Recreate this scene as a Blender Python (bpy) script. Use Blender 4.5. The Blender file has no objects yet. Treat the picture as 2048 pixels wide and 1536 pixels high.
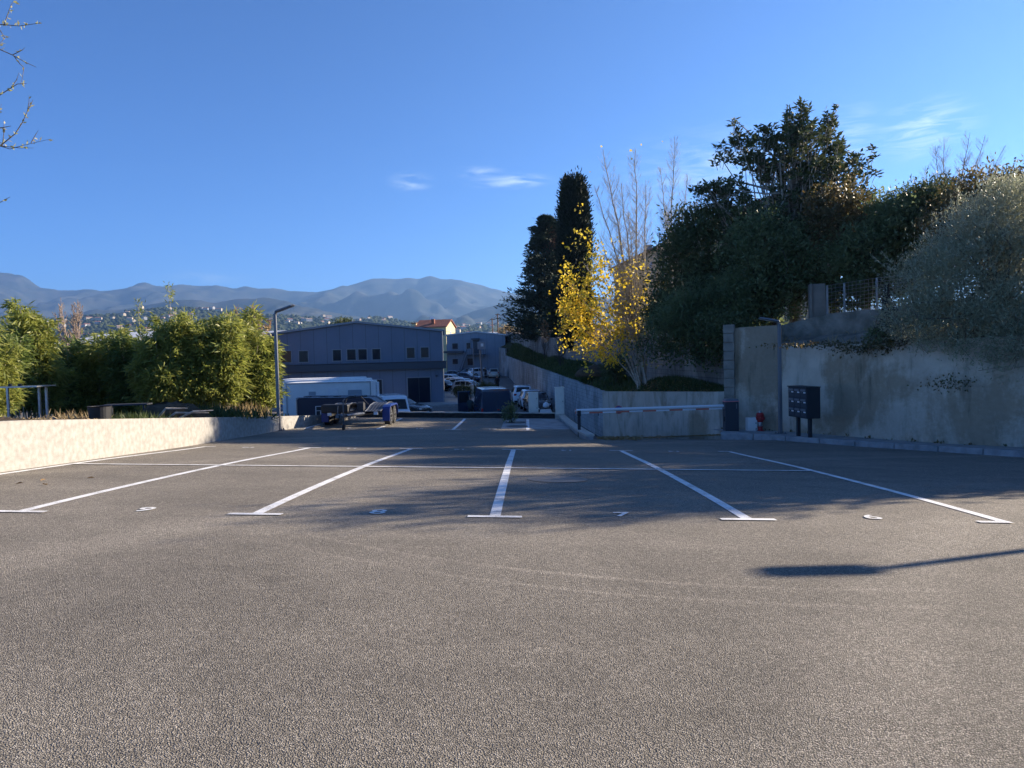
import bpy, bmesh, math, random
import numpy as np
from mathutils import Vector, Matrix
R = math.radians
C = bpy.context.scene.collection
scene = bpy.context.scene

# ------------------------------------------------------------------ camera, sky, sun, exposure
F_PX = 1540.0                       # focal length in photo pixels (photo 2048 x 1536)
PITCH = math.atan((768 - 709) / F_PX); ROLL = 0.026
_F = Vector((0, math.cos(PITCH), -math.sin(PITCH)))
_R0 = Vector((1, 0, 0)); _U0 = _R0.cross(_F)
_R = (_R0 * math.cos(ROLL) - _U0 * math.sin(ROLL)).normalized()
_U = _R.cross(_F).normalized()
cam_d = bpy.data.cameras.new('camera'); cam = bpy.data.objects.new('camera', cam_d); C.objects.link(cam)
cam.matrix_world = Matrix(((_R.x, _U.x, -_F.x, 0), (_R.y, _U.y, -_F.y, 0), (_R.z, _U.z, -_F.z, 0), (0, 0, 0, 1)))
cam_d.sensor_width = 36; cam_d.lens = 36 * F_PX / 2048; cam_d.clip_start = 0.05; cam_d.clip_end = 30000
scene.camera = cam

SUN_EL, SUN_AZ = R(20.3), R(67)      # azimuth clockwise from +Y (straight ahead)
sd = Vector((math.sin(SUN_AZ) * math.cos(SUN_EL), math.cos(SUN_AZ) * math.cos(SUN_EL), math.sin(SUN_EL)))
sun_d = bpy.data.lights.new('sun', 'SUN'); sun = bpy.data.objects.new('sun', sun_d); C.objects.link(sun)
sun_d.energy = 5.0; sun_d.angle = R(0.55); sun_d.color = (1.0, 0.86, 0.68)
sun.rotation_euler = sd.to_track_quat('Z', 'Y').to_euler(); sun.location = (60, 30, 60)

def ray(px, py):
    return (_F + _R * ((px - 1024) / F_PX) + _U * ((768 - py) / F_PX))
def at(px, py, Y):
    d = ray(px, py); return d * (Y / d.y)

W = bpy.data.worlds.new('World'); scene.world = W; W.use_nodes = True
nt = W.node_tree; nt.nodes.clear()
N = nt.nodes.new; LK = nt.links.new
out = N('ShaderNodeOutputWorld'); bg = N('ShaderNodeBackground'); sky = N('ShaderNodeTexSky')
sky.sky_type = 'NISHITA'; sky.sun_disc = False; sky.sun_elevation = SUN_EL; sky.sun_rotation = SUN_AZ
sky.altitude = 2000; sky.air_density = 0.85; sky.dust_density = 0.12; sky.ozone_density = 9.0
bg.inputs['Strength'].default_value = 0.078
tc = N('ShaderNodeTexCoord')
# thin cirrus wisps: stretched noise inside soft regions of the sky dome
mp = N('ShaderNodeMapping'); mp.inputs['Scale'].default_value = (3.2, 3.2, 19)
mp.inputs['Rotation'].default_value = (0, R(9), 0)
LK(tc.outputs['Generated'], mp.inputs['Vector'])
nz = N('ShaderNodeTexNoise'); nz.inputs['Scale'].default_value = 5.2; nz.inputs['Detail'].default_value = 9; nz.inputs['Roughness'].default_value = .58; nz.inputs['Distortion'].default_value = .7
LK(mp.outputs[0], nz.inputs['Vector'])
rp = N('ShaderNodeMapRange'); rp.inputs['From Min'].default_value = .42; rp.inputs['From Max'].default_value = .66
LK(nz.outputs['Fac'], rp.inputs['Value'])
acc = None
for (px, py, sx, sz, w) in [(822, 363, .026, .011, .95), (960, 345, .03, .008, .6), (1020, 362, .05, .009, .9), (1845, 258, .045, .03, .95), (1420, 345, .11, .05, .5), (1705, 280, .03, .04, .5), (420, 556, .05, .008, .25)]:
    d = ray(px, py).normalized()
    sub = N('ShaderNodeVectorMath'); sub.operation = 'SUBTRACT'; LK(tc.outputs['Generated'], sub.inputs[0]); sub.inputs[1].default_value = d
    ml = N('ShaderNodeVectorMath'); ml.operation = 'MULTIPLY'; LK(sub.outputs[0], ml.inputs[0]); ml.inputs[1].default_value = (1 / sx, .3 / sx, 1 / sz)
    ln = N('ShaderNodeVectorMath'); ln.operation = 'LENGTH'; LK(ml.outputs[0], ln.inputs[0])
    mr = N('ShaderNodeMapRange'); mr.interpolation_type = 'SMOOTHSTEP'; mr.inputs['From Min'].default_value = 0; mr.inputs['From Max'].default_value = 1.35
    mr.inputs['To Min'].default_value = w; mr.inputs['To Max'].default_value = 0; LK(ln.outputs['Value'], mr.inputs['Value'])
    if acc is None: acc = mr.outputs[0]
    else:
        ad = N('ShaderNodeMath'); ad.operation = 'MAXIMUM'; LK(acc, ad.inputs[0]); LK(mr.outputs[0], ad.inputs[1]); acc = ad.outputs[0]
mu = N('ShaderNodeMath'); mu.operation = 'MULTIPLY'; LK(acc, mu.inputs[0]); LK(rp.outputs[0], mu.inputs[1])
mx = N('ShaderNodeMix'); mx.data_type = 'RGBA'; LK(mu.outputs[0], mx.inputs[0]); LK(sky.outputs[0], mx.inputs[6]); mx.inputs[7].default_value = (3.6, 4.5, 5.6, 1)
LK(mx.outputs[2], bg.inputs['Color']); LK(bg.outputs[0], out.inputs['Surface'])

scene.view_settings.view_transform = 'Standard'; scene.view_settings.look = 'None'
scene.view_settings.gamma = 1; scene.view_settings.exposure = 1.46
scene.render.engine = 'CYCLES'
scene.cycles.max_bounces = 6; scene.cycles.volume_bounces = 0
scene.cycles.transparent_max_bounces = 8

# ------------------------------------------------------------------ materials
def mat(name, col, rough=.7, metal=0, var=0.0, vscale=3.0, col2=None, bump=0.0, bscale=20.0, trans=0.0, tcol=None, spec=.5, uv=False, coat=0, detail=5):
    m = bpy.data.materials.new(name); m.use_nodes = True; t = m.node_tree; b = t.nodes['Principled BSDF']
    b.inputs['Base Color'].default_value = (*col, 1); b.inputs['Roughness'].default_value = rough; b.inputs['Metallic'].default_value = metal
    b.inputs['Specular IOR Level'].default_value = spec
    if coat: b.inputs['Coat Weight'].default_value = coat; b.inputs['Coat Roughness'].default_value = .05
    co = t.nodes.new('ShaderNodeTexCoord'); src = co.outputs['UV' if uv else 'Object']
    csock = None
    if var or col2:
        n = t.nodes.new('ShaderNodeTexNoise'); n.inputs['Scale'].default_value = vscale; n.inputs['Detail'].default_value = detail
        t.links.new(src, n.inputs['Vector'])
        mr = t.nodes.new('ShaderNodeMapRange'); mr.inputs['From Min'].default_value = .35; mr.inputs['From Max'].default_value = .65
        t.links.new(n.outputs['Fac'], mr.inputs['Value'])
        x = t.nodes.new('ShaderNodeMix'); x.data_type = 'RGBA'
        c2 = col2 if col2 else tuple(c * (1 - var) for c in col)
        x.inputs[6].default_value = (*col, 1); x.inputs[7].default_value = (*c2, 1)
        t.links.new(mr.outputs[0], x.inputs[0]); t.links.new(x.outputs[2], b.inputs['Base Color']); csock = x.outputs[2]
    if bump:
        n2 = t.nodes.new('ShaderNodeTexNoise'); n2.inputs['Scale'].default_value = bscale; n2.inputs['Detail'].default_value = 6
        t.links.new(src, n2.inputs['Vector'])
        bp = t.nodes.new('ShaderNodeBump'); bp.inputs['Strength'].default_value = 1; bp.inputs['Distance'].default_value = bump
        t.links.new(n2.outputs['Fac'], bp.inputs['Height']); t.links.new(bp.outputs[0], b.inputs['Normal'])
    if trans:
        tr = t.nodes.new('ShaderNodeBsdfTranslucent'); ms = t.nodes.new('ShaderNodeMixShader'); ms.inputs[0].default_value = trans
        tc_ = tcol or tuple(min(1, c * 1.5) for c in col); tr.inputs['Color'].default_value = (*tc_, 1)
        if csock is not None and tcol is None:
            t.links.new(csock, tr.inputs['Color'])
        o = t.nodes['Material Output']
        t.links.new(b.outputs[0], ms.inputs[1]); t.links.new(tr.outputs[0], ms.inputs[2]); t.links.new(ms.outputs[0], o.inputs['Surface'])
    return m

class NT:      # small node-building helper
    def __init__(s, name):
        s.m = bpy.data.materials.new(name); s.m.use_nodes = True; s.t = s.m.node_tree; s.b = s.t.nodes['Principled BSDF']
        s.co = s.t.nodes.new('ShaderNodeTexCoord')
    def n(s, typ, **k):
        x = s.t.nodes.new(typ)
        for a, v in k.items(): setattr(x, a, v)
        return x
    def l(s, a, b): s.t.links.new(a, b)
    def noise(s, vec, scale, detail=5, rough=.5, dist=0):
        x = s.n('ShaderNodeTexNoise'); x.inputs['Scale'].default_value = scale; x.inputs['Detail'].default_value = detail
        x.inputs['Roughness'].default_value = rough; x.inputs['Distortion'].default_value = dist; s.l(vec, x.inputs['Vector']); return x.outputs['Fac']
    def mapping(s, vec, scale=(1, 1, 1), rot=(0, 0, 0)):
        x = s.n('ShaderNodeMapping'); x.inputs['Scale'].default_value = scale; x.inputs['Rotation'].default_value = rot; s.l(vec, x.inputs['Vector']); return x.outputs[0]
    def mr(s, v, a, b, c=0, d=1):
        x = s.n('ShaderNodeMapRange'); x.inputs['From Min'].default_value = a; x.inputs['From Max'].default_value = b
        x.inputs['To Min'].default_value = c; x.inputs['To Max'].default_value = d; s.l(v, x.inputs['Value']); return x.outputs[0]
    def mix(s, f, a, b, mode='MIX'):
        x = s.n('ShaderNodeMix'); x.data_type = 'RGBA'; x.blend_type = mode
        if isinstance(f, float): x.inputs[0].default_value = f
        else: s.l(f, x.inputs[0])
        for i, v in ((6, a), (7, b)):
            if isinstance(v, tuple): x.inputs[i].default_value = (*v, 1)
            else: s.l(v, x.inputs[i])
        return x.outputs[2]
    def math(s, op, a, b=None):
        x = s.n('ShaderNodeMath'); x.operation = op
        for i, v in ((0, a), (1, b)):
            if v is None: continue
            if isinstance(v, (int, float)): x.inputs[i].default_value = v
            else: s.l(v, x.inputs[i])
        return x.outputs[0]
    def bump(s, h, dist, strength=1.0, prev=None):
        x = s.n('ShaderNodeBump'); x.inputs['Distance'].default_value = dist; x.inputs['Strength'].default_value = strength
        s.l(h, x.inputs['Height'])
        if prev is not None: s.l(prev, x.inputs['Normal'])
        return x.outputs[0]

def asphalt_material(name, base, light, grain=95.0, stone=.5, bumpd=.004):
    a = NT(name); P = a.co.outputs['Object']
    v = a.n('ShaderNodeTexVoronoi'); v.inputs['Scale'].default_value = grain; a.l(P, v.inputs['Vector'])
    cellv = a.n('ShaderNodeSeparateColor'); a.l(v.outputs['Color'], cellv.inputs[0])
    speck = a.mr(cellv.outputs[0], .30, .95)
    big = a.noise(P, .35, 4, .6); mid = a.noise(P, 2.6, 6, .65); fine = a.noise(P, 55, 3, .6)
    c = a.mix(speck, base, light)
    # binder between the stones, its colour deepened to paint in the pits' cast shade
    gap = a.mr(v.outputs['Distance'], .30, .62)
    c = a.mix(a.math('MULTIPLY', gap, .85), c, tuple(x * .30 for x in base))
    v3 = a.n('ShaderNodeTexVoronoi'); v3.inputs['Scale'].default_value = 46; a.l(P, v3.inputs['Vector']); s3 = a.n('ShaderNodeSeparateColor'); a.l(v3.outputs['Color'], s3.inputs[0])
    c = a.mix(a.mr(s3.outputs[2], .55, .95, 0, .55), c, tuple(x * .5 for x in base)); c = a.mix(a.mr(s3.outputs[0], .88, .97, 0, .16), c, light)
    c = a.mix(a.mr(fine, .3, .7, 0, .4), c, tuple(x * .55 for x in base))
    c = a.mix(a.mr(big, .3, .7, 0, .38), c, tuple(x * 1.5 for x in light), 'MULTIPLY') if False else c
    wide = a.noise(a.mapping(P, (.16, .5, 1), (0, 0, R(12))), 1.0, 5, .62, .8)
    t = a.math('ADD', a.math('ADD', a.mr(big, .3, .7, .84, 1.12), a.mr(mid, .3, .7, -.09, .09)), a.mr(wide, .35, .65, -.13, .10))
    st = a.noise(P, .9, 4, .7, 1.2); t = a.math('SUBTRACT', t, a.mr(st, .66, .76, 0, .22))
    # faint curved tyre tracks
    w = a.n('ShaderNodeTexWave'); w.wave_type = 'RINGS'; w.rings_direction = 'Z'; w.inputs['Scale'].default_value = .055; w.inputs['Distortion'].default_value = 1.2; w.inputs['Detail'].default_value = 2
    mpx = a.n('ShaderNodeMapping'); mpx.inputs['Location'].default_value = (-14, 3, 0); a.l(P, mpx.inputs['Vector']); a.l(mpx.outputs[0], w.inputs['Vector'])
    t = a.math('ADD', t, a.mr(w.outputs['Fac'], .95, 1.0, 0, .20))
    # two faint scuffed tyre arcs in front of the bays, darker turning marks at the right
    def arc(cx, cy, r, wd):
        d = a.n('ShaderNodeVectorMath'); d.operation = 'SUBTRACT'; a.l(P, d.inputs[0]); d.inputs[1].default_value = (cx, cy, 0)
        fl = a.n('ShaderNodeVectorMath'); fl.operation = 'MULTIPLY'; a.l(d.outputs[0], fl.inputs[0]); fl.inputs[1].default_value = (1, 1, 0)
        ln = a.n('ShaderNodeVectorMath'); ln.operation = 'LENGTH'; a.l(fl.outputs[0], ln.inputs[0])
        return a.mr(a.math('ABSOLUTE', a.math('SUBTRACT', ln.outputs['Value'], r)), wd, wd * .3)
    brk = a.mr(a.noise(P, 1.1, 5, .7), .42, .60)
    for (cx, cy, r, wd, s_) in ((8.6, 13.5, 4.2, .10, -.13), (8.6, 13.5, 5.6, .12, -.12), (-2, 2, 9.5, .12, -.08)):
        t = a.math('ADD', t, a.math('MULTIPLY', a.math('MULTIPLY', arc(cx, cy, r, wd), brk), s_))
    dm = a.n('ShaderNodeVectorMath'); dm.operation = 'SUBTRACT'; a.l(P, dm.inputs[0]); dm.inputs[1].default_value = (.3, 5.6, -1.55)
    dl = a.n('ShaderNodeVectorMath'); dl.operation = 'LENGTH'; a.l(dm.outputs[0], dl.inputs[0]); near = a.mr(dl.outputs['Value'], 3.0, 1.0)
    for (r, wd, s_) in ((6.24, .05, .42), (6.60, .045, .36)):
        t = a.math('ADD', t, a.math('MULTIPLY', a.math('MULTIPLY', arc(2.4, 11.3, r, wd), a.math('MULTIPLY', near, a.mr(brk, 0, 1, .45, 1))), s_))
    # sparse pale crushed stones and grit
    v2 = a.n('ShaderNodeTexVoronoi'); v2.inputs['Scale'].default_value = 16; a.l(P, v2.inputs['Vector'])
    s2 = a.n('ShaderNodeSeparateColor'); a.l(v2.outputs['Color'], s2.inputs[0])
    grit = a.math('MULTIPLY', a.mr(v2.outputs['Distance'], .10, .07), a.mr(s2.outputs[1], .80, .82))
    rgb = a.n('ShaderNodeVectorMath'); rgb.operation = 'SCALE'; a.l(c, rgb.inputs[0]); a.l(t, rgb.inputs['Scale'])
    c = a.mix(a.math('MULTIPLY', grit, .55), rgb.outputs[0], (.36, .33, .29))
    a.l(c, a.b.inputs['Base Color']); a.b.inputs['Roughness'].default_value = .85; a.b.inputs['Specular IOR Level'].default_value = .35
    h = a.math('ADD', a.math('MULTIPLY', v.outputs['Distance'], -1.0), a.math('MULTIPLY', fine, .5))
    a.l(a.bump(h, bumpd), a.b.inputs['Normal'])
    return a.m

def stained_wall(name, dark, light, amount=.5, blocks=False, moss=True, bscale=.16, top=None, shift=0.0):
    """UV in metres: u along the wall, v = height. Pale efflorescence patches over damp cement."""
    a = NT(name); uv = a.co.outputs['UV']
    n1 = a.noise(a.mapping(uv, (1, .8, 1), (0, 0, R(14))), .42, 5, .5, .9)
    n2 = a.noise(a.mapping(uv, (2.0, .45, 1), (0, 0, R(-9))), 1.3, 5, .62, .6)
    n3 = a.noise(uv, 9, 6, .7)
    s = a.math('ADD', a.math('MULTIPLY', n1, .74), a.math('ADD', a.math('MULTIPLY', n2, .17), a.math('MULTIPLY', n3, .10)))
    if top is not None:
        sv = a.n('ShaderNodeSeparateXYZ'); a.l(uv, sv.inputs[0]); s = a.math('ADD', s, a.mr(sv.outputs[1], top - 1.5, top, -.035, .075))
    f = a.mr(s, .49 - .05 * amount + shift, .575 - .03 * amount + shift)
    c = a.mix(f, dark, light)
    dk = a.mr(a.noise(uv, 1.1, 5, .6, .4), .36, .62, .0, .35)
    c = a.mix(dk, c, tuple(x * .62 for x in dark))
    c = a.mix(a.mr(n3, .4, .75, 0, .14), c, tuple(x * 1.1 for x in light))
    h = a.noise(uv, 26, 6, .7)
    nm = a.bump(h, .012)
    if blocks:
        br = a.n('ShaderNodeTexBrick'); br.inputs['Scale'].default_value = 1; br.inputs['Brick Width'].default_value = .5; br.inputs['Row Height'].default_value = .21
        br.inputs['Mortar Size'].default_value = .012; br.inputs['Mortar Smooth'].default_value = .3; br.inputs['Color1'].default_value = (1, 1, 1, 1); br.inputs['Color2'].default_value = (.78, .78, .80, 1); br.inputs['Mortar'].default_value = (.5, .5, .5, 1)
        a.l(uv, br.inputs['Vector']); c = a.mix(.8, c, br.outputs['Color'], 'MULTIPLY')
        nm = a.bump(br.outputs['Fac'], -.012, 1, nm)
    if moss:
        sp = a.n('ShaderNodeSeparateXYZ'); a.l(uv, sp.inputs[0])
        ms = a.math('MULTIPLY', a.mr(a.noise(a.mapping(uv, (1.6, .25, 1)), 2.2, 5, .6), .55, .75), .55)
        c = a.mix(ms, c, (.05, .055, .035))
    a.l(c, a.b.inputs['Base Color']); a.b.inputs['Roughness'].default_value = .93; a.b.inputs['Specular IOR Level'].default_value = .15
    a.l(nm, a.b.inputs['Normal']); return a.m

def clad_metal(name, col, rib=1.0, rough=.45):
    a = NT(name); P = a.co.outputs['Object']; sp = a.n('ShaderNodeSeparateXYZ'); a.l(P, sp.inputs[0])
    fr = a.math('FRACT', a.math('MULTIPLY', sp.outputs[0], 1.0 / rib))
    line = a.mr(a.math('ABSOLUTE', a.math('SUBTRACT', fr, .5)), .47, .495)
    fr2 = a.math('FRACT', a.math('MULTIPLY', sp.outputs[0], 5.0 / rib))
    l2 = a.mr(a.math('ABSOLUTE', a.math('SUBTRACT', fr2, .5)), .40, .5)
    n = a.noise(P, .6, 4, .5)
    c = a.mix(a.mr(n, .3, .7), col, tuple(x * .86 for x in col)); c = a.mix(a.math('MULTIPLY', line, .8), c, tuple(x * .35 for x in col))
    a.l(c, a.b.inputs['Base Color']); a.b.inputs['Roughness'].default_value = rough; a.b.inputs['Metallic'].default_value = 0
    a.l(a.bump(l2, -.006), a.b.inputs['Normal']); return a.m

def leaf_mat(name, c1, c2, trans=.35, rough=.55, vs=6.0, tmul=1.6, spec=.4):
    a = NT(name); P = a.co.outputs['Object']
    wn = a.n('ShaderNodeTexWhiteNoise'); wn.noise_dimensions = '1D'
    at_ = a.n('ShaderNodeAttribute'); at_.attribute_name = 'rnd'
    f = a.math('ADD', a.math('MULTIPLY', at_.outputs['Fac'], .6), a.math('MULTIPLY', a.mr(a.noise(P, vs * .12, 3), .3, .7), .4))
    c = a.mix(f, c1, c2)
    a.l(c, a.b.inputs['Base Color']); a.b.inputs['Roughness'].default_value = rough; a.b.inputs['Specular IOR Level'].default_value = spec
    tr = a.n('ShaderNodeBsdfTranslucent'); ms = a.n('ShaderNodeMixShader'); ms.inputs[0].default_value = trans
    sc = a.n('ShaderNodeVectorMath'); sc.operation = 'SCALE'; sc.inputs['Scale'].default_value = tmul; a.l(c, sc.inputs[0]); a.l(sc.outputs[0], tr.inputs['Color'])
    o = a.t.nodes['Material Output']; a.l(a.b.outputs[0], ms.inputs[1]); a.l(tr.outputs[0], ms.inputs[2]); a.l(ms.outputs[0], o.inputs['Surface'])
    return a.m

M = {}
M['asphalt'] = asphalt_material('asphalt', (.262, .230, .184), (.66, .59, .49), 132, bumpd=.007)
M['old_asphalt'] = asphalt_material('worn_asphalt', (.17, .162, .155), (.36, .34, .32), 60)
a = NT('road_paint'); _P = a.co.outputs['Object']; _v = a.n('ShaderNodeTexVoronoi'); _v.inputs['Scale'].default_value = 110; a.l(_P, _v.inputs['Vector'])
_wear = a.math('ADD', a.math('MULTIPLY', a.noise(_P, 3.0, 5, .65), .75), a.math('MULTIPLY', _v.outputs['Distance'], .32))
_c = a.mix(a.mr(a.noise(_P, 9, 5, .6), .35, .7, 0, .35), (.80, .80, .79), (.60, .59, .57)); _c = a.mix(a.mr(_wear, .57, .66, 0, .75), _c, (.30, .28, .255)); a.l(_c, a.b.inputs['Base Color']); a.b.inputs['Roughness'].default_value = .8; a.l(a.bump(_v.outputs['Distance'], -.002), a.b.inputs['Normal']); M['paint'] = a.m
M['stucco_white'] = mat('white_stucco', (.29, .275, .25), .95, col2=(.385, .37, .34), vscale=9, bump=.005, bscale=60, spec=.1)
M['plaster'] = stained_wall('stained_plaster', (.36, .285, .20), (.62, .535, .43), .2, top=.07)
M['plaster_dark'] = stained_wall('damp_dark_plaster', (.33, .265, .19), (.60, .52, .42), .1, shift=.015)
M['plaster_low'] = stained_wall('stained_plaster_low', (.33, .27, .19), (.55, .49, .41), .9)
M['blocks'] = stained_wall('concrete_blocks', (.30, .30, .29), (.46, .46, .46), .7, blocks=True)
M['stone_wall'] = stained_wall('old_rubble_render', (.17, .15, .13), (.30, .28, .25), .6, blocks=True)
M['concrete'] = mat('concrete', (.36, .36, .35), .9, col2=(.25, .25, .24), vscale=2.5, bump=.004, bscale=40)
M['kerb'] = mat('kerb_concrete', (.34, .34, .34), .9, col2=(.22, .22, .22), vscale=4, bump=.006, bscale=50)
M['pale_concrete'] = mat('pale_concrete', (.50, .48, .42), .9, col2=(.36, .35, .31), vscale=8, bump=.004, bscale=40)
M['edge_black'] = mat('rough_black_concrete', (.02, .02, .02), .9, col2=(.045, .045, .04), vscale=5, bump=.01)
M['soil'] = mat('soil', (.12, .085, .055), 1, col2=(.055, .045, .03), vscale=2.2, bump=.05, bscale=9, spec=.1)
M['dirt'] = mat('bank_dirt', (.34, .29, .235), 1, col2=(.17, .15, .118), vscale=1.9, bump=.08, bscale=7, spec=.1)
M['grass_ground'] = mat('grassy_ground', (.030, .042, .014), 1, col2=(.060, .048, .028), vscale=1.8, bump=.05, bscale=14, spec=.1)
M['fields'] = mat('valley_ground', (.10, .11, .06), 1, col2=(.16, .14, .09), vscale=.01, spec=.1)
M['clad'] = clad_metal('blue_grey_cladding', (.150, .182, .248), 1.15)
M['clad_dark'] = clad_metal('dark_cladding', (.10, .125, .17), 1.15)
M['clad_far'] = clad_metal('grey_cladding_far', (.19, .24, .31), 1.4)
M['trim'] = mat('dark_trim', (.035, .045, .065), .4)
M['trim_light'] = mat('window_frame_grey', (.23, .25, .28), .4)
M['roof_light'] = mat('pale_metal_roof', (.55, .57, .60), .5, var=.15, vscale=.6)
M['glass'] = mat('dark_glass', (.010, .016, .03), .12, spec=.22)
M['glass_warm'] = mat('warm_lined_glass', (.13, .07, .035), .3, spec=.2)
M['car_glass'] = mat('car_glass', (.012, .014, .018), .06, spec=.45)
M['steel'] = mat('galvanised_steel', (.42, .43, .45), .38, metal=.85, var=.2, vscale=20)
M['pole'] = mat('painted_grey_pole', (.17, .18, .20), .45, metal=.4)
M['pole_brown'] = mat('wooden_pole', (.20, .13, .09), .9)
M['anthracite'] = mat('anthracite_paint', (.032, .036, .048), .55)
M['charcoal'] = mat('charcoal_paint', (.020, .022, .028), .6)
M['black'] = mat('black_plastic', (.012, .012, .014), .6, bump=.002)
M['rubber'] = mat('rubber', (.013, .013, .014), .85)
M['white'] = mat('white_paint', (.72, .73, .74), .35, var=.06, vscale=2)
M['white_panel'] = mat('white_panel', (.76, .76, .74), .55, col2=(.68, .68, .66), vscale=1.2)
M['grey_panel'] = mat('grey_shutter', (.30, .33, .37), .5)
M['cream'] = mat('cream_polyester', (.74, .71, .62), .6, var=.12, vscale=5)
M['red'] = mat('red_paint', (.42, .02, .025), .5, var=.35, vscale=30)
M['reflector'] = mat('red_reflector', (.52, .14, .09), .35)
M['light_strip'] = mat('pink_strip', (.70, .20, .22), .3)
M['blue'] = mat('blue_plastic', (.006, .032, .19), .45)
M['steel_dull'] = mat('weathered_galvanised_steel', (.14, .148, .165), .5, metal=.5, var=.45, vscale=9)
M['navy'] = mat('navy_car_paint', (.022, .042, .085), .22, coat=.6)
M['navy_cloth'] = mat('navy_panel', (.016, .024, .048), .45)
M['car_white'] = mat('white_car_paint', (.70, .71, .73), .22, coat=.6)
M['car_black'] = mat('black_car_paint', (.014, .015, .018), .2, coat=.6)
M['car_silver'] = mat('champagne_car_paint', (.42, .41, .37), .28, metal=.5, coat=.4)
M['car_grey'] = mat('grey_car_paint', (.16, .18, .20), .25, metal=.4, coat=.4)
M['tail'] = mat('tail_light', (.35, .01, .01), .25)
M['lamp_glass'] = mat('lamp_lens', (.65, .67, .70), .15)
M['yellow_wall'] = mat('yellow_render', (.62, .52, .30), .9, var=.12, vscale=.8)
M['ochre_wall'] = mat('ochre_render', (.42, .33, .22), .9, var=.15, vscale=1)
M['roof_tile'] = mat('clay_tiles', (.30, .11, .07), .9, col2=(.20, .075, .05), vscale=3, bump=.03, bscale=12)
M['shutter'] = mat('blue_shutter', (.25, .33, .45), .6)
M['bark'] = mat('bark', (.20, .165, .13), .95, col2=(.11, .09, .07), vscale=12, bump=.02, bscale=30)
M['bark_pale'] = mat('pale_bark', (.48, .43, .36), .9, col2=(.30, .26, .21), vscale=10, bump=.01, bscale=30)
M['bark_dark'] = mat('dark_bark', (.07, .055, .045), .95, col2=(.04, .03, .025), vscale=12)
M['leaf_dark'] = leaf_mat('dark_glossy_leaf', (.040, .066, .028), (.13, .145, .06), .14, .62, spec=.2)
M['leaf_shrub'] = leaf_mat('shrub_leaf', (.055, .090, .036), (.20, .235, .10), .34, .5)
M['leaf_rust'] = leaf_mat('rusty_leaf', (.06, .075, .03), (.20, .13, .05), .28, .5)
M['leaf_conifer'] = leaf_mat('conifer_leaf', (.018, .034, .022), (.05, .068, .034), .08, .7)
M['leaf_cypress'] = leaf_mat('cypress_leaf', (.012, .020, .012), (.030, .042, .018), .06, .7)
M['leaf_brown'] = leaf_mat('brown_conifer_leaf', (.10, .05, .03), (.16, .08, .05), .1, .7)
M['leaf_yellow'] = leaf_mat('yellow_leaf', (.60, .40, .025), (.95, .74, .08), .50, .5, tmul=1.15)
M['leaf_bamboo'] = leaf_mat('bamboo_leaf', (.12, .17, .035), (.36, .35, .08), .42, .5, tmul=1.4)
M['leaf_bamboo2'] = leaf_mat('bamboo_leaf_dark', (.07, .12, .03), (.20, .24, .06), .38, .5, tmul=1.4)
M['leaf_olive'] = leaf_mat('olive_leaf', (.19, .205, .12), (.50, .50, .34), .36, .42, tmul=1.2, spec=.6)
M['leaf_pale'] = leaf_mat('pale_leaf', (.28, .30, .10), (.42, .36, .18), .4, .5)
M['leaf_far'] = mat('far_wood', (.028, .042, .02), 1, col2=(.06, .07, .03), vscale=.03, spec=.1)
M['leaf_litter'] = leaf_mat('dead_leaves', (.20, .12, .05), (.36, .24, .09), .1, .8)
M['grass'] = leaf_mat('grass_blade', (.025, .050, .012), (.085, .105, .03), .3, .6)
M['straw'] = leaf_mat('dry_straw', (.30, .21, .10), (.42, .33, .18), .3, .7)
M['mountain'] = mat('mountain_forest', (.022, .030, .026), 1, col2=(.070, .072, .062), vscale=.004, detail=9, spec=.05)
M['skin'] = mat('skin', (.48, .28, .20), .55)
M['coat'] = mat('black_coat', (.016, .018, .024), .85)
M['jacket_green'] = mat('dark_green_jacket', (.035, .055, .055), .85)
M['trouser'] = mat('dark_trousers', (.018, .018, .022), .85)
M['hair'] = mat('grey_hair', (.11, .10, .09), .8)
M['hair_white'] = mat('white_cap', (.6, .6, .6), .8)
M['yellow_hose'] = mat('yellow_hose', (.55, .38, .03), .5)

# ------------------------------------------------------------------ builders
def tag(o, label=None, cat=None, group=None, kind=None):
    if label: o['label'] = label
    if cat: o['category'] = cat
    if group: o['group'] = group
    if kind: o['kind'] = kind
    return o
def thing(name, label, cat, loc=(0, 0, 0), rz=0, group=None):
    o = bpy.data.objects.new(name, None); C.objects.link(o); o.location = loc; o.rotation_euler = (0, 0, rz); o.empty_display_size = .2
    return tag(o, label, cat, group)

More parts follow.
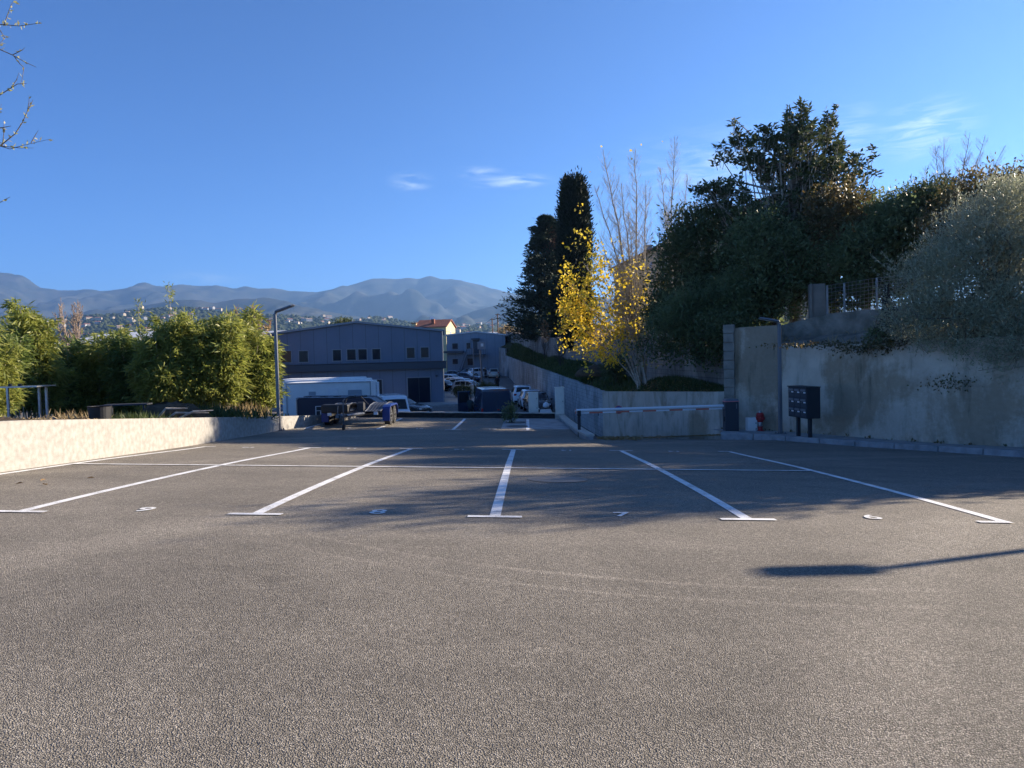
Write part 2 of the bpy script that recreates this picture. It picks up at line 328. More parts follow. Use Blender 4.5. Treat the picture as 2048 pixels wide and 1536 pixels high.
class MB:
    def __init__(s): s.v = []; s.f = []; s.mi = []; s.uv = None
    def add(s, vs, fs, mi=0):
        b = len(s.v); s.v += [tuple(v) for v in vs]; s.f += [tuple(b + i for i in f) for f in fs]; s.mi += [mi] * len(fs); return s
    def box(s, c, size, rz=0, mi=0, rx=0, taper=1.0):
        hx, hy, hz = size[0] / 2, size[1] / 2, size[2] / 2
        m = Matrix.Rotation(rz, 3, 'Z') @ Matrix.Rotation(rx, 3, 'X'); c = Vector(c); vs = []
        for dz in (-1, 1):
            k = taper if dz > 0 else 1
            for dx, dy in ((-1, -1), (1, -1), (1, 1), (-1, 1)): vs.append(c + m @ Vector((dx * hx * k, dy * hy * k, dz * hz)))
        return s.add(vs, [(3, 2, 1, 0), (4, 5, 6, 7), (0, 1, 5, 4), (1, 2, 6, 5), (2, 3, 7, 6), (3, 0, 4, 7)], mi)
    def tube(s, pts, rad, n=8, mi=0, cap=True):
        pts = [Vector(p) for p in pts]; k = len(pts); rad = [rad] * k if isinstance(rad, (int, float)) else list(rad)
        vs = []; up = None
        for i, p in enumerate(pts):
            t = (pts[min(i + 1, k - 1)] - pts[max(i - 1, 0)])
            t = t.normalized() if t.length > 1e-9 else Vector((0, 0, 1))
            if up is None:
                up = Vector((0, 0, 1)) if abs(t.z) < .9 else Vector((1, 0, 0))
            a = t.cross(up);
            a = a.normalized() if a.length > 1e-6 else Vector((1, 0, 0))
            b = a.cross(t).normalized(); up = b
            for j in range(n):
                th = 2 * math.pi * j / n; vs.append(p + (a * math.cos(th) + b * math.sin(th)) * rad[i])
        fs = [(i * n + j, i * n + (j + 1) % n, (i + 1) * n + (j + 1) % n, (i + 1) * n + j) for i in range(k - 1) for j in range(n)]
        if cap: fs += [tuple(range(n - 1, -1, -1)), tuple((k - 1) * n + j for j in range(n))]
        return s.add(vs, fs, mi)
    def disc(s, c, axis, r, th, n=24, mi=0):
        c = Vector(c); ax = Vector(axis).normalized(); return s.tube([c - ax * th / 2, c + ax * th / 2], r, n, mi)
    def lathe(s, prof, c=(0, 0, 0), n=24, mi=0):
        c = Vector(c); vs = []; k = len(prof)
        for r, z in prof:
            for j in range(n):
                a = 2 * math.pi * j / n; vs.append(c + Vector((r * math.cos(a), r * math.sin(a), z)))
        fs = [(i * n + j, i * n + (j + 1) % n, (i + 1) * n + (j + 1) % n, (i + 1) * n + j) for i in range(k - 1) for j in range(n)]
        fs += [tuple(range(n - 1, -1, -1)), tuple((k - 1) * n + j for j in range(n))]
        return s.add(vs, fs, mi)
    def prism(s, poly, axis, a, b, mi=0):
        """poly: 2D points; axis 'x' => (y,z) extruded over x a..b, etc."""
        def P(u, v, w): return {'x': (w, u, v), 'y': (u, w, v), 'z': (u, v, w)}[axis]
        n = len(poly); vs = [P(u, v, a) for u, v in poly] + [P(u, v, b) for u, v in poly]
        fs = [tuple(range(n))[::-1], tuple(range(n, 2 * n))] + [(i, (i + 1) % n, n + (i + 1) % n, n + i) for i in range(n)]
        return s.add(vs, fs, mi)
    def grid(s, rows, mi=0):
        nr, nc = len(rows), len(rows[0]); vs = [p for r in rows for p in r]
        return s.add(vs, [(i * nc + j, i * nc + j + 1, (i + 1) * nc + j + 1, (i + 1) * nc + j) for i in range(nr - 1) for j in range(nc - 1)], mi)
    def build(s, name, mats, parent=None, smooth=False, bevel=0, loc=None, fixn=True):
        me = bpy.data.meshes.new(name); me.from_pydata(s.v, [], s.f); me.update()
        if not isinstance(mats, (list, tuple)): mats = [mats]
        for m in mats: me.materials.append(m)
        if len(mats) > 1: me.polygons.foreach_set('material_index', s.mi)
        if fixn:
            bm = bmesh.new(); bm.from_mesh(me); bmesh.ops.recalc_face_normals(bm, faces=bm.faces); bm.to_mesh(me); bm.free()
        if smooth: me.polygons.foreach_set('use_smooth', [True] * len(me.polygons))
        o = bpy.data.objects.new(name, me); C.objects.link(o)
        if parent: o.parent = parent
        if loc is not None: o.location = loc
        if bevel:
            b = o.modifiers.new('bevel', 'BEVEL'); b.width = bevel; b.segments = 2; b.limit_method = 'ANGLE'
        return o

def np_mesh(name, V, Fq, mats, parent=None, rnd=None, smooth=False):
    """V (n,3), Fq (m,4)"""
    me = bpy.data.meshes.new(name); me.vertices.add(len(V)); me.vertices.foreach_set('co', np.asarray(V, np.float32).ravel())
    m = len(Fq); k = Fq.shape[1]; me.loops.add(m * k); me.loops.foreach_set('vertex_index', Fq.astype(np.int32).ravel())
    me.polygons.add(m); me.polygons.foreach_set('loop_start', np.arange(0, m * k, k, dtype=np.int32)); me.polygons.foreach_set('loop_total', np.full(m, k, np.int32))
    if smooth: me.polygons.foreach_set('use_smooth', np.ones(m, bool))
    me.update(calc_edges=True)
    if rnd is not None:
        a = me.attributes.new('rnd', 'FLOAT', 'FACE'); a.data.foreach_set('value', rnd.astype(np.float32))
    for x in (mats if isinstance(mats, (list, tuple)) else [mats]): me.materials.append(x)
    o = bpy.data.objects.new(name, me); C.objects.link(o)
    if parent: o.parent = parent
    return o

def leaves(rng, P, L, Wd, dirs=None, spread=1.0, lvar=.35, fold=.25):
    """one diamond leaf (two triangles' worth, as a bent quad) per point"""
    n = len(P); d = rng.normal(size=(n, 3)) * spread
    if dirs is not None: d = d + dirs
    d /= np.linalg.norm(d, axis=1)[:, None] + 1e-9
    r = rng.normal(size=(n, 3)); s = np.cross(d, r); s /= np.linalg.norm(s, axis=1)[:, None] + 1e-9
    nn = np.cross(d, s)
    l = (L * (1 + lvar * rng.uniform(-1, 1, n)))[:, None]; w = (Wd * (1 + lvar * rng.uniform(-1, 1, n)))[:, None]
    base = P; tip = P + d * l; m = P + d * l * .45
    V = np.empty((n, 4, 3)); V[:, 0] = base; V[:, 1] = m + s * w * .5 + nn * w * fold; V[:, 2] = tip; V[:, 3] = m - s * w * .5 + nn * w * fold
    Fq = np.arange(n * 4).reshape(n, 4); return V.reshape(-1, 3), Fq, rng.uniform(0, 1, n)

def lobes_points(rng, lobes, n, rmin=.45):
    """points inside a union of ellipsoids (cx,cy,cz,rx,ry,rz), pushed towards their skins"""
    vol = np.array([l[3] * l[4] * l[5] for l in lobes]) ** .75; pick = rng.choice(len(lobes), n, p=vol / vol.sum())
    Lb = np.array(lobes)[pick]; d = rng.normal(size=(n, 3)); d /= np.linalg.norm(d, axis=1)[:, None]
    r = rng.uniform(rmin ** 2, 1, n) ** .5
    return Lb[:, :3] + d * r[:, None] * Lb[:, 3:6], d

def limb(mb, rng, a, b, r0, r1, bend=.12, n=5, sides=5, rise=.25):
    a = np.array(a, float); b = np.array(b, float); L = np.linalg.norm(b - a); k = rng.normal(size=3) * bend * L
    pts = []; rs = []
    for i in range(n):
        t = i / (n - 1); p = a * (1 - t) + b * t + k * math.sin(math.pi * t) * (1 - .3 * t); p[2] -= math.sin(math.pi * t) * rise * L * .35
        pts.append(Vector(p)); rs.append(r0 * (1 - t) + r1 * t)
    mb.tube(pts, rs, sides, cap=False); return pts

def tree(name, label, cat, base, lobes, trunk_top, tr, lm, bark, nclump, nleaf, crad, L, Wd, seed, group=None, spread=.9, up=.15, out=.5, limbs=None, rmin=.45, extra=None, trunk_pts=None):
    """thing at base; lobes local to base"""
    rng = np.random.default_rng(seed); root = thing(name, label, cat, base, 0, group)
    mb = MB(); tt = np.array(trunk_top, float)
    tp = trunk_pts or [(0, 0, -.3), (tt[0] * .3 + .06, tt[1] * .3, tt[2] * .33), (tt[0] * .7 - .04, tt[1] * .7, tt[2] * .68), tuple(tt)]
    mb.tube(tp, [tr * 1.25, tr, tr * .75, tr * .4], 8, cap=False)
    cs, d = lobes_points(rng, lobes, nclump, rmin)
    k = limbs or min(nclump, 90)
    for i in rng.choice(nclump, min(k, nclump), replace=False):
        t = rng.uniform(.35, 1); a = tt * t
        limb(mb, rng, a, cs[i], tr * .30 * (1.2 - t), tr * .05, n=5, sides=4)
    mb.build('trunk', bark, root, smooth=True, fixn=False)
    P = np.repeat(cs, nleaf, 0) + rng.normal(size=(nclump * nleaf, 3)) * crad * rng.uniform(.5, 1.2, (nclump, 1)).repeat(nleaf, 0) * np.array([1, 1, .8])
    D = np.repeat(d, nleaf, 0) * out + np.array([0, 0, up])
    V, Fq, rn = leaves(rng, P, L, Wd, D, spread)
    rn = np.clip(rn * .6 + np.repeat(rng.uniform(0, .4, nclump), nleaf), 0, 1)
    np_mesh('crown', V, Fq, lm, root, rn)
    if extra: extra(root, rng, cs, d)
    return root

# ------------------------------------------------------------------ the shape of the ground
YAW = R(1.1); CY, SY = math.cos(YAW), math.sin(YAW)
_pb = [-12, -4, 0, 4, 7.7, 12.9, 18.1, 22, 25.7, 30.7, 40]
_pz = [-1.40, -1.43, -1.46, -1.53, -1.625, -1.90, -2.245, -2.43, -2.54, -2.60, -2.62]
def _pchip(x, xs, ys):
    if x <= xs[0]: return ys[0]
    if x >= xs[-1]: return ys[-1]
    for i in range(len(xs) - 1):
        if x <= xs[i + 1]: break
    def sl(j):
        if j <= 0 or j >= len(xs) - 1: return (ys[1] - ys[0]) / (xs[1] - xs[0]) if j <= 0 else 0
        return (ys[j + 1] - ys[j - 1]) / (xs[j + 1] - xs[j - 1])
    h = xs[i + 1] - xs[i]; t = (x - xs[i]) / h; m0, m1 = sl(i) * h, sl(i + 1) * h
    return ys[i] * (2*t**3 - 3*t*t + 1) + m0 * (t**3 - 2*t*t + t) + ys[i + 1] * (-2*t**3 + 3*t*t) + m1 * (t**3 - t*t)
CROSS = .033
def g(x, y):
    a = x * CY - y * SY; b = x * SY + y * CY
    return _pchip(b, _pb, _pz) - CROSS * max(-14, min(14, a))
def lot(a, b, dz=0):             # lot coordinates (a across, b along) -> world
    x = a * CY + b * SY; y = -a * SY + b * CY; return Vector((x, y, g(x, y) + dz))
def gpt(px, py, dz=0):            # where a sight line meets the lot surface
    d = ray(px, py); lo, hi = 1.0, 45.0
    for _ in range(50):
        m = (lo + hi) / 2; p = d * (m / d.y)
        if p.z < g(p.x, p.y) + dz: hi = m
        else: lo = m
    return d * (lo / d.y)
def low(x, y):                    # lower yard level
    t = max(0, min(1, (y - 95) / 28)); return -4.3 + .75 * t * t * (3 - 2 * t)
# ------------------------------------------------------------------ far terrain, mountains, town
def hashn(x, y, seed=0):
    return np.sin(x * 127.1 + y * 311.7 + seed * 74.7) * 43758.5453 % 1.0
def vnoise(x, y, seed=0):
    xi = np.floor(x); yi = np.floor(y); xf = x - xi; yf = y - yi; u = xf * xf * (3 - 2 * xf); v = yf * yf * (3 - 2 * yf)
    a = hashn(xi, yi, seed); b = hashn(xi + 1, yi, seed); c = hashn(xi, yi + 1, seed); d = hashn(xi + 1, yi + 1, seed)
    return a * (1 - u) * (1 - v) + b * u * (1 - v) + c * (1 - u) * v + d * u * v
def fbm(x, y, oct=5, seed=0, ridge=False):
    s = 0; a = .5
    for o in range(oct):
        n = vnoise(x, y, seed + o)
        if ridge: n = 1 - abs(2 * n - 1)
        s = s + a * n; a *= .5; x = x * 2.03 + 11.3; y = y * 2.03 + 5.7
    return s

gm = MB(); gm.grid([[(x, y, -4.75) for x in (-14000, -1500, -200, -60, 0, 60, 200, 1500, 12000)] for y in (-3000, -200, -20, 20, 60, 200, 900, 12000)])
tag(gm.build('ground', M['fields'], fixn=False), kind='structure')

def ridge_mesh(name, crest, Y0, Y1, Yb, amp, seed, fs, nx=420, ny=60, mtl=None):
    """crest: photo sky-line points; foot at Y0, crest at Y1, back slope to Yb"""
    cx = np.array([c[0] for c in crest], float); cy = np.array([c[1] for c in crest], float)
    px = np.linspace(cx[0], cx[-1], nx); py = np.interp(px, cx, cy)
    X1 = np.array([at(a, b, Y1).x for a, b in zip(px, py)]); Z1 = np.array([at(a, b, Y1).z for a, b in zip(px, py)])
    rows = []
    for j in range(ny + 8):
        if j < ny: t = j / (ny - 1); Y = Y0 + (Y1 - Y0) * t; prof = t ** 1.15
        else: t = (j - ny + 1) / 8; Y = Y1 + (Yb - Y1) * t; prof = 1 - t
        X = X1 * (.25 + .75 * Y / Y1) if j < ny else X1 * (Y / Y1)
        n = fbm(X * fs, np.full_like(X, Y * fs * .6), 6, seed, True) - .5
        damp = (1 - prof) ** .6 * min(1, prof * 5 + .1) if j < ny else 0
        Z = -6 + (Z1 + 6) * prof + n * amp * damp * 1.0
        small = (fbm(X * fs * 9, np.full_like(X, Y * fs * 9), 4, seed + 9) - .5) * amp * .05
        rows.append(np.stack([X, np.full_like(X, Y), Z + small], 1))
    V = np.concatenate(rows); nr = ny + 8; idx = np.arange(nr * nx).reshape(nr, nx)
    Fq = np.stack([idx[:-1, :-1], idx[:-1, 1:], idx[1:, 1:], idx[1:, :-1]], -1).reshape(-1, 4)
    o = np_mesh(name, V, Fq, mtl or M['mountain'], smooth=True); tag(o, kind='structure'); return o

far = [(-500, 600), (-250, 575), (-120, 560), (0, 545), (22, 547), (45, 553), (80, 574), (115, 580), (170, 580), (215, 583), (260, 578), (290, 572), (330, 574), (360, 571), (400, 575), (440, 574), (470, 577), (490, 572), (520, 576), (545, 575), (575, 581), (600, 581), (640, 585), (668, 583), (700, 573), (730, 563), (745, 556), (760, 555), (790, 558), (815, 556), (835, 558), (850, 554), (862, 552), (875, 556), (900, 562), (930, 566), (960, 573), (1000, 580), (1020, 584), (1060, 592), (1200, 600), (1400, 612), (1900, 640), (2500, 650)]
ridge_mesh('mountain_range', far, 6200, 9300, 10400, 1000, 3, 1 / 1300)
mid_ = [(-500, 640), (0, 640), (100, 634), (200, 624), (290, 612), (350, 602), (400, 600), (430, 606), (480, 598), (530, 595), (570, 603), (620, 617), (700, 632), (800, 640), (880, 641), (920, 632), (960, 618), (1000, 606), (1040, 596), (1100, 590), (1300, 600), (1900, 640), (2500, 660)]
ridge_mesh('foothills', mid_, 4300, 5800, 6400, 520, 11, 1 / 700, 360, 50)
town = [(-500, 650), (-100, 640), (60, 650), (150, 636), (240, 626), (300, 617), (400, 616), (470, 620), (530, 629), (600, 633), (660, 637), (700, 638), (730, 637), (750, 634), (765, 636), (800, 643), (850, 650), (920, 652), (1000, 650), (1100, 652), (1300, 650), (1900, 660), (2500, 670)]
hill = ridge_mesh('town_hill', town, 1500, 3100, 3900, 70, 21, 1 / 420, 360, 50, M['leaf_far'])
_hv = np.empty(len(hill.data.vertices) * 3, np.float32); hill.data.vertices.foreach_get('co', _hv); _hv = _hv.reshape(58, 360, 3)
hr = np.random.default_rng(5)
def hill_pt(i, j): return _hv[j, i]
# woods on the hill: rounded crowns, too many to count
ico = [(0, 0, 1), (.9, 0, .35), (.28, .85, .35), (-.72, .53, .35), (-.72, -.53, .35), (.28, -.85, .35), (.6, .4, -.4), (-.25, .7, -.4), (-.75, 0, -.4), (-.25, -.7, -.4), (.6, -.4, -.4)]
icf = [(0, 1, 2), (0, 2, 3), (0, 3, 4), (0, 4, 5), (0, 5, 1), (1, 6, 2), (2, 7, 3), (3, 8, 4), (4, 9, 5), (5, 10, 1), (1, 10, 6), (2, 6, 7), (3, 7, 8), (4, 8, 9), (5, 9, 10)]
nW = 5200; I = hr.integers(44, 215, nW); J = (hr.uniform(.02, 1, nW) ** .8 * 49).astype(int); P0 = _hv[J, I] + hr.normal(size=(nW, 3)) * np.array([9, 14, 0])
S = hr.uniform(6, 12, nW)[:, None, None]; B = np.array(ico)[None] * S * hr.uniform(.75, 1.2, (nW, 11, 1)) * np.array([1, 1, .75]) + P0[:, None, :] + np.array([0, 0, 2.0])
Ft = (np.arange(nW)[:, None, None] * 11 + np.array(icf)[None]).reshape(-1, 3)
tag(np_mesh('hillside_wood', B.reshape(-1, 3), Ft, M['leaf_far']), kind='stuff')

def gable_house(w, d, h, rh, name, wall, roof, over=.3):
    m = MB(); m.box((0, 0, h / 2), (w, d, h)); m.prism([(-d / 2, h), (d / 2, h), (0, h + rh)], 'x', -w / 2, w / 2)
    m.prism([(-d / 2 - over, h - .1), (0, h + rh + .25), (d / 2 + over, h - .1), (d / 2 + over, h + .15), (0, h + rh + .5), (-d / 2 - over, h + .15)], 'x', -w / 2 - over, w / 2 + over, 1)
    for k in (-1, 0, 1):
        for z in ((h * .3, h * .72) if h > 4.5 else (h * .5,)): m.box((k * w * .3, -d / 2 - .02, z), (1.0, .06, 1.3), mi=2)
    return m
wallm = [mat('far_wall_%s' % n, c, .9) for n, c in (('white', (.52, .50, .46)), ('cream', (.50, .43, .33)), ('pink', (.44, .33, .26)), ('grey', (.40, .40, .40)))]
roofm = [M['roof_tile'], mat('far_pale_roof', (.42, .28, .20), .9)]
protos = []
for i, (w, d, h, rh) in enumerate([(14, 9, 5.5, 2), (18, 10, 6.5, 2.2), (11, 9, 3.6, 1.6), (22, 11, 9, 2)]):
    for k in range(2):
        protos.append(gable_house(w, d, h, rh, 'hillside_house', None, None).build('hillside_house', [wallm[(i + k * 2) % 4], roofm[(i + k) % 2], M['glass']]))
cnt = 0
for k in range(330):
    i = int(hr.integers(46, 205)); j = int(3 + 45 * hr.uniform(0, 1) ** .9)
    if cnt >= 290: continue
    p = _hv[j, i]; src = protos[cnt % 8]
    o = src if cnt < 8 else src.copy()
    if cnt >= 8: C.objects.link(o)
    o.location = (float(p[0] + hr.uniform(-8, 8)), float(p[1]), float(p[2]) + .5 + 5.0); o.rotation_euler = (0, 0, float(hr.uniform(-.9, .9)))
    tag(o, 'tiny pale tile-roofed house among trees on the hillside across the valley', 'house', 'houses scattered over the far hillside'); cnt += 1

# ------------------------------------------------------------------ upper car park and its edges
KERB = [gpt(1440, 873), gpt(1520, 878), gpt(1640, 887), gpt(1760, 896), gpt(1900, 905), gpt(2048, 915)]
KERB = [(p.x, p.y) for p in KERB]
KERB += [(KERB[-1][0] + .9, KERB[-1][1] - 2.3), (KERB[-1][0] + 1.3, KERB[-1][1] - 5.5), (KERB[-1][0] + 1.4, -6)]
WALLL = [(-7.75, -6), (-7.78, 5)] + [(lambda p: (p.x, p.y))(gpt(*q)) for q in ((0, 945), (150, 924), (300, 903), (430, 883), (560, 861))] 
WALLL += [(lambda p: (p.x, p.y))(gpt(640, 848)), (lambda p: (p.x, p.y))(gpt(700, 839))]
def xl(y):
    ys = [p[1] for p in WALLL]; xs = [p[0] for p in WALLL]; return float(np.interp(y, ys, xs))
def xr(y):
    ys = [p[1] for p in KERB][::-1]; xs = [p[0] for p in KERB][::-1]; return float(np.interp(y, ys, xs))
RY = 22.2; LOTEND = 31.2; XR2 = 1.95
def lot_rows(y0, y1, fx0, fx1, dz=0, n=60, m=40):
    rows = []
    for i in range(n + 1):
        y = y0 + (y1 - y0) * i / n; a, b = fx0(y), fx1(y); rows.append([(a + (b - a) * j / m, y, g(a + (b - a) * j / m, y) + dz) for j in range(m + 1)])
    return rows
m = MB(); m.grid(lot_rows(-6, RY, xl, xr, n=70)); m.grid(lot_rows(RY, LOTEND, xl, lambda y: XR2, n=24))
# the ramp falls away behind the barrier towards the lower yard
FW = [(4.45, 38.0), (6.75, 25.1)]            # front plaster wall, far corner and near end
rows = []
for i in range(31):
    y = RY + (38.5 - RY) * i / 30; x1 = xr(y) + .05 if y < 23.5 else float(np.interp(y, [23.5, 25.1, 38], [6.45, 6.75, 4.45]))
    t = (y - RY) / (38 - RY); rows.append([(XR2 + (x1 + .1 - XR2) * j / 14, y, g(XR2 + (x1 - XR2) * j / 14, RY) * (1 - min(1, t)) + (-4.31) * min(1, t) - .25 * math.sin(math.pi * min(1, t)) * 0) for j in range(15)])
m.grid(rows)
tag(m.build('parking_lot', M['asphalt'], smooth=True), kind='structure')

# markings, 4-6 mm above the asphalt, following its shape
def strip(mb, a0, b0, a1, b1, w, dz=.006):
    n = max(2, int(math.hypot(a1 - a0, b1 - b0) / .35)); L = math.hypot(a1 - a0, b1 - b0); nx, ny = -(b1 - b0) / L * w / 2, (a1 - a0) / L * w / 2
    rows = [[], []]
    for i in range(n + 1):
        t = i / n; a = a0 + (a1 - a0) * t; b = b0 + (b1 - b0) * t; rows[0].append(lot(a - nx, b - ny, dz)); rows[1].append(lot(a + nx, b + ny, dz))
    mb.grid(rows)
def ab(px, py):
    p = gpt(px, py); return (p.x * CY - p.y * SY, p.x * SY + p.y * CY)
LA = [-7.6, -5.12, -2.74, -.35, 2.15, 4.66]; NB, MBY, FB = 7.58, 12.6, 17.85
m = MB()
for i, a in enumerate(LA):
    strip(m, a, NB + .05, a, FB - .05, .11)
    l0 = a if i == 0 else a - .27; l1 = a if i == 5 else a + .27
    if i == 5: l1 = a + .05
    if i == 0: l0 = a - .05
    strip(m, l0, NB, l1, NB, .10, .009); strip(m, l0, FB, l1, FB, .10, .009)
strip(m, LA[0], MBY, LA[5], MBY, .10, .012)
for i, a in enumerate([-7.45, -5.03, -2.5, .0]):
    strip(m, a, 25.55, a, 30.6, .11); strip(m, a - (.0 if i == 9 else .27), 25.5, a + (.27 if i < 3 else .03), 25.5, .10, .009)
tag(m.build('road_marking', M['paint'], fixn=False), kind='structure')

def text_mesh(txt, size, name='text'):
    cu = bpy.data.curves.new(name, 'FONT'); cu.body = txt; cu.size = size; cu.align_x = 'CENTER'; cu.align_y = 'CENTER'; cu.offset = size * .018
    o = bpy.data.objects.new(name, cu); C.objects.link(o); bpy.context.view_layer.update()
    me = bpy.data.meshes.new_from_object(o); C.objects.unlink(o); bpy.data.objects.remove(o); bpy.data.curves.remove(cu); return me
def bay_number(txt, a, b, flip=False, size=.36):
    me = text_mesh(txt, size); me.transform(Matrix.Rotation(math.pi if flip else 0, 4, 'Z'))
    for v in me.vertices: v.co = lot(a + v.co.x * .95, b + v.co.y * .98, .009)
    me.materials.clear(); me.materials.append(M['paint'])
    o = bpy.data.objects.new('bay_number', me); C.objects.link(o); tag(o, kind='structure')
for t, a in (('9', -3.95), ('8', -1.55), ('7', .93), ('6', 3.45)): bay_number(t, a, 7.78)
for t, a in (('10', -6.5), ('11', -4.1), ('12', -1.59), ('13', .89), ('14', 3.36)): bay_number(t, a, 17.75, True, .32)
for t, a in (('15', -6.1), ('16', -3.66), ('17', -1.2)): bay_number(t, a, 25.8, False, .32)

# manhole in the lane
M['iron'] = mat('cast_iron', (.19, .175, .155), .7, bump=.01, bscale=60)
p = gpt(1115, 959); mo = thing('manhole_cover', 'round dark cast-iron manhole cover set in the asphalt among the numbered bays', 'manhole cover', (p.x, p.y, p.z), 0)
q = MB(); q.disc((0, 0, .001), (0, 0, 1), .36, .01, 32); o = q.build('cover', M['iron'], mo)
q = MB()
for k in range(32):
    a0, a1 = 2 * math.pi * k / 32, 2 * math.pi * (k + 1) / 32
    q.add([(.36 * math.cos(a0), .36 * math.sin(a0), .007), (.36 * math.cos(a1), .36 * math.sin(a1), .007), (.43 * math.cos(a1), .43 * math.sin(a1), .007), (.43 * math.cos(a0), .43 * math.sin(a0), .007)], [(0, 1, 2, 3)])
q.build('rim', M['iron'], mo, fixn=False); mo.rotation_euler = (math.atan((g(p.x, p.y + .4) - g(p.x, p.y - .4)) / .8), math.atan(-(g(p.x + .4, p.y) - g(p.x - .4, p.y)) / .8), 0)

# concrete pad behind the last bays
m = MB(); m.grid([[lot(a + (0.25 if a < -.8 and b > 30 else 0), b, .004) for a in (-.92, -.3, .3, .9, 1.55)] for b in (26.1, 27.4, 28.7, 30, 31.1)])
tag(m.build('concrete_pad', M['concrete'], fixn=False), kind='structure')
for px_, py_ in ((1030, 845), (1033, 853)):
    p = gpt(px_, py_, .004); q = MB(); q.disc((0, 0, .006), (0, 0, 1), .40, .012, 28); o = q.build('manhole_cover', M['charcoal'])
    q.v = []; o.location = p; tag(o, 'dark round manhole cover in the pale concrete pad, %s one of the pair' % ('farther' if py_ < 850 else 'nearer'), 'manhole cover', 'manhole covers in the concrete pad')

# end upstand of the car park: near-black rough face with thin pale coping
def wall_path(name, pts, th, mtl, smooth=False, step=.8, side=1, cap=True, uv0=0, rough=0, seed=0):
    """pts: (x, y, z_bottom, z_top); UV in metres"""
    P = []
    for i in range(len(pts) - 1):
        a, b = np.array(pts[i], float), np.array(pts[i + 1], float); n = max(1, int(np.linalg.norm((b - a)[:2]) / step))
        for k in range(n): P.append(a + (b - a) * k / n)
    P.append(np.array(pts[-1], float)); P = np.array(P); d = np.gradient(P[:, :2], axis=0); d /= np.linalg.norm(d, axis=1)[:, None] + 1e-9
    nrm = np.stack([d[:, 1], -d[:, 0]], 1) * side; u = np.concatenate([[0], np.cumsum(np.linalg.norm(np.diff(P[:, :2], axis=0), axis=1))]) + uv0
    m = MB(); uvs = []; rs = np.random.default_rng(seed); top = P[:, 3] + rs.normal(size=len(P)) * rough
    for i in range(len(P)):
        x, y, zb, _ = P[i]; zt = top[i]; bx, by = x - nrm[i, 0] * th, y - nrm[i, 1] * th
        m.v += [(x, y, zb), (x, y, zt), (bx, by, zt), (bx, by, zb)]
        uvs += [(u[i], zb), (u[i], zt), (u[i], zt + th), (u[i], zt + th + zt - zb)]
    n = len(P)
    for i in range(n - 1):
        for k in range(3): m.f.append((4 * i + k, 4 * i + k + 1, 4 * i + 4 + k + 1, 4 * i + 4 + k)); m.mi.append(0)
    m.f.append((0, 1, 2, 3)); m.mi.append(0); m.f.append((4 * n - 4, 4 * n - 3, 4 * n - 2, 4 * n - 1)); m.mi.append(0)
    o = m.build(name, mtl, smooth=False, fixn=True); me = o.data; ul = me.uv_layers.new(name='UVMap')
    for lp in me.loops: ul.data[lp.index].uv = uvs[lp.vertex_index]
    return o
endw = thing('edge_wall', 'low black-faced edge wall with thin pale coping at the far end of the car park', 'wall', (0, 0, 0))
m = MB(); xa = xl(31.0) + .1
m.grid([[(xa + (1.95 - xa) * i / 20, LOTEND, z0 if z0 < -4 else g(xa + (1.95 - xa) * i / 20, LOTEND) + z0) for i in range(21)] for z0 in (-4.5, .19)])
m.grid([[(xa + (1.95 - xa) * i / 20, LOTEND + .18, z0 if z0 < -4 else g(xa + (1.95 - xa) * i / 20, LOTEND) + z0) for i in range(21)] for z0 in (-4.5, .19)])
m.build('face', M['edge_black'], endw, fixn=False)
m = MB(); rr = [[], [], [], [], []]
for i in range(41):
    x = xa + (2.05 - xa) * i / 40; z = g(x, LOTEND) + .19 + .006 * math.sin(i * 1.7)
    for k, (dy, dz) in enumerate(((-.03, 0), (-.03, .035), (.21, .035), (.21, 0), (-.03, 0))): rr[k].append((x, LOTEND + dy, z + dz))
m.grid(rr); m.build('coping', M['pale_concrete'], endw)
sw = thing('side_wall', 'low pale-topped concrete wall running beside the ramp to the two utility cabinets', 'wall', (0, 0, 0))
m = MB()
def sidep(t): return (2.07 - .22 * t, 21.75 + (LOTEND + .2 - 21.75) * t)
for sgn in (0, 1):
    m.grid([[(sidep(t)[0] + sgn * .2, sidep(t)[1], zz) for t in [i / 16 for i in range(17)] for zz in [(-4.5 if k == 0 else g(*sidep(t)) + .10)]] for k in range(2)])
m.add([(sidep(0)[0], sidep(0)[1], -4.5), (sidep(0)[0] + .2, sidep(0)[1], -4.5), (sidep(0)[0] + .2, sidep(0)[1], g(*sidep(0)) + .1), (sidep(0)[0], sidep(0)[1], g(*sidep(0)) + .1)], [(0, 1, 2, 3)])
m.build('wall_body', M['kerb'], sw, fixn=False)
m = MB(); rr = [[], [], [], [], []]
for i in range(25):
    t = i / 24; x, y = sidep(t); z = g(x, y) + .10
    for k, (dx, dz) in enumerate(((-.03, 0), (-.03, .06), (.23, .06), (.23, 0), (-.03, 0))): rr[k].append((x + dx, y, z + dz))
m.grid(rr); a = [r[0] for r in rr[:4]]; m.add(a, [(0, 1, 2, 3)])
m.build('coping', M['pale_concrete'], sw)

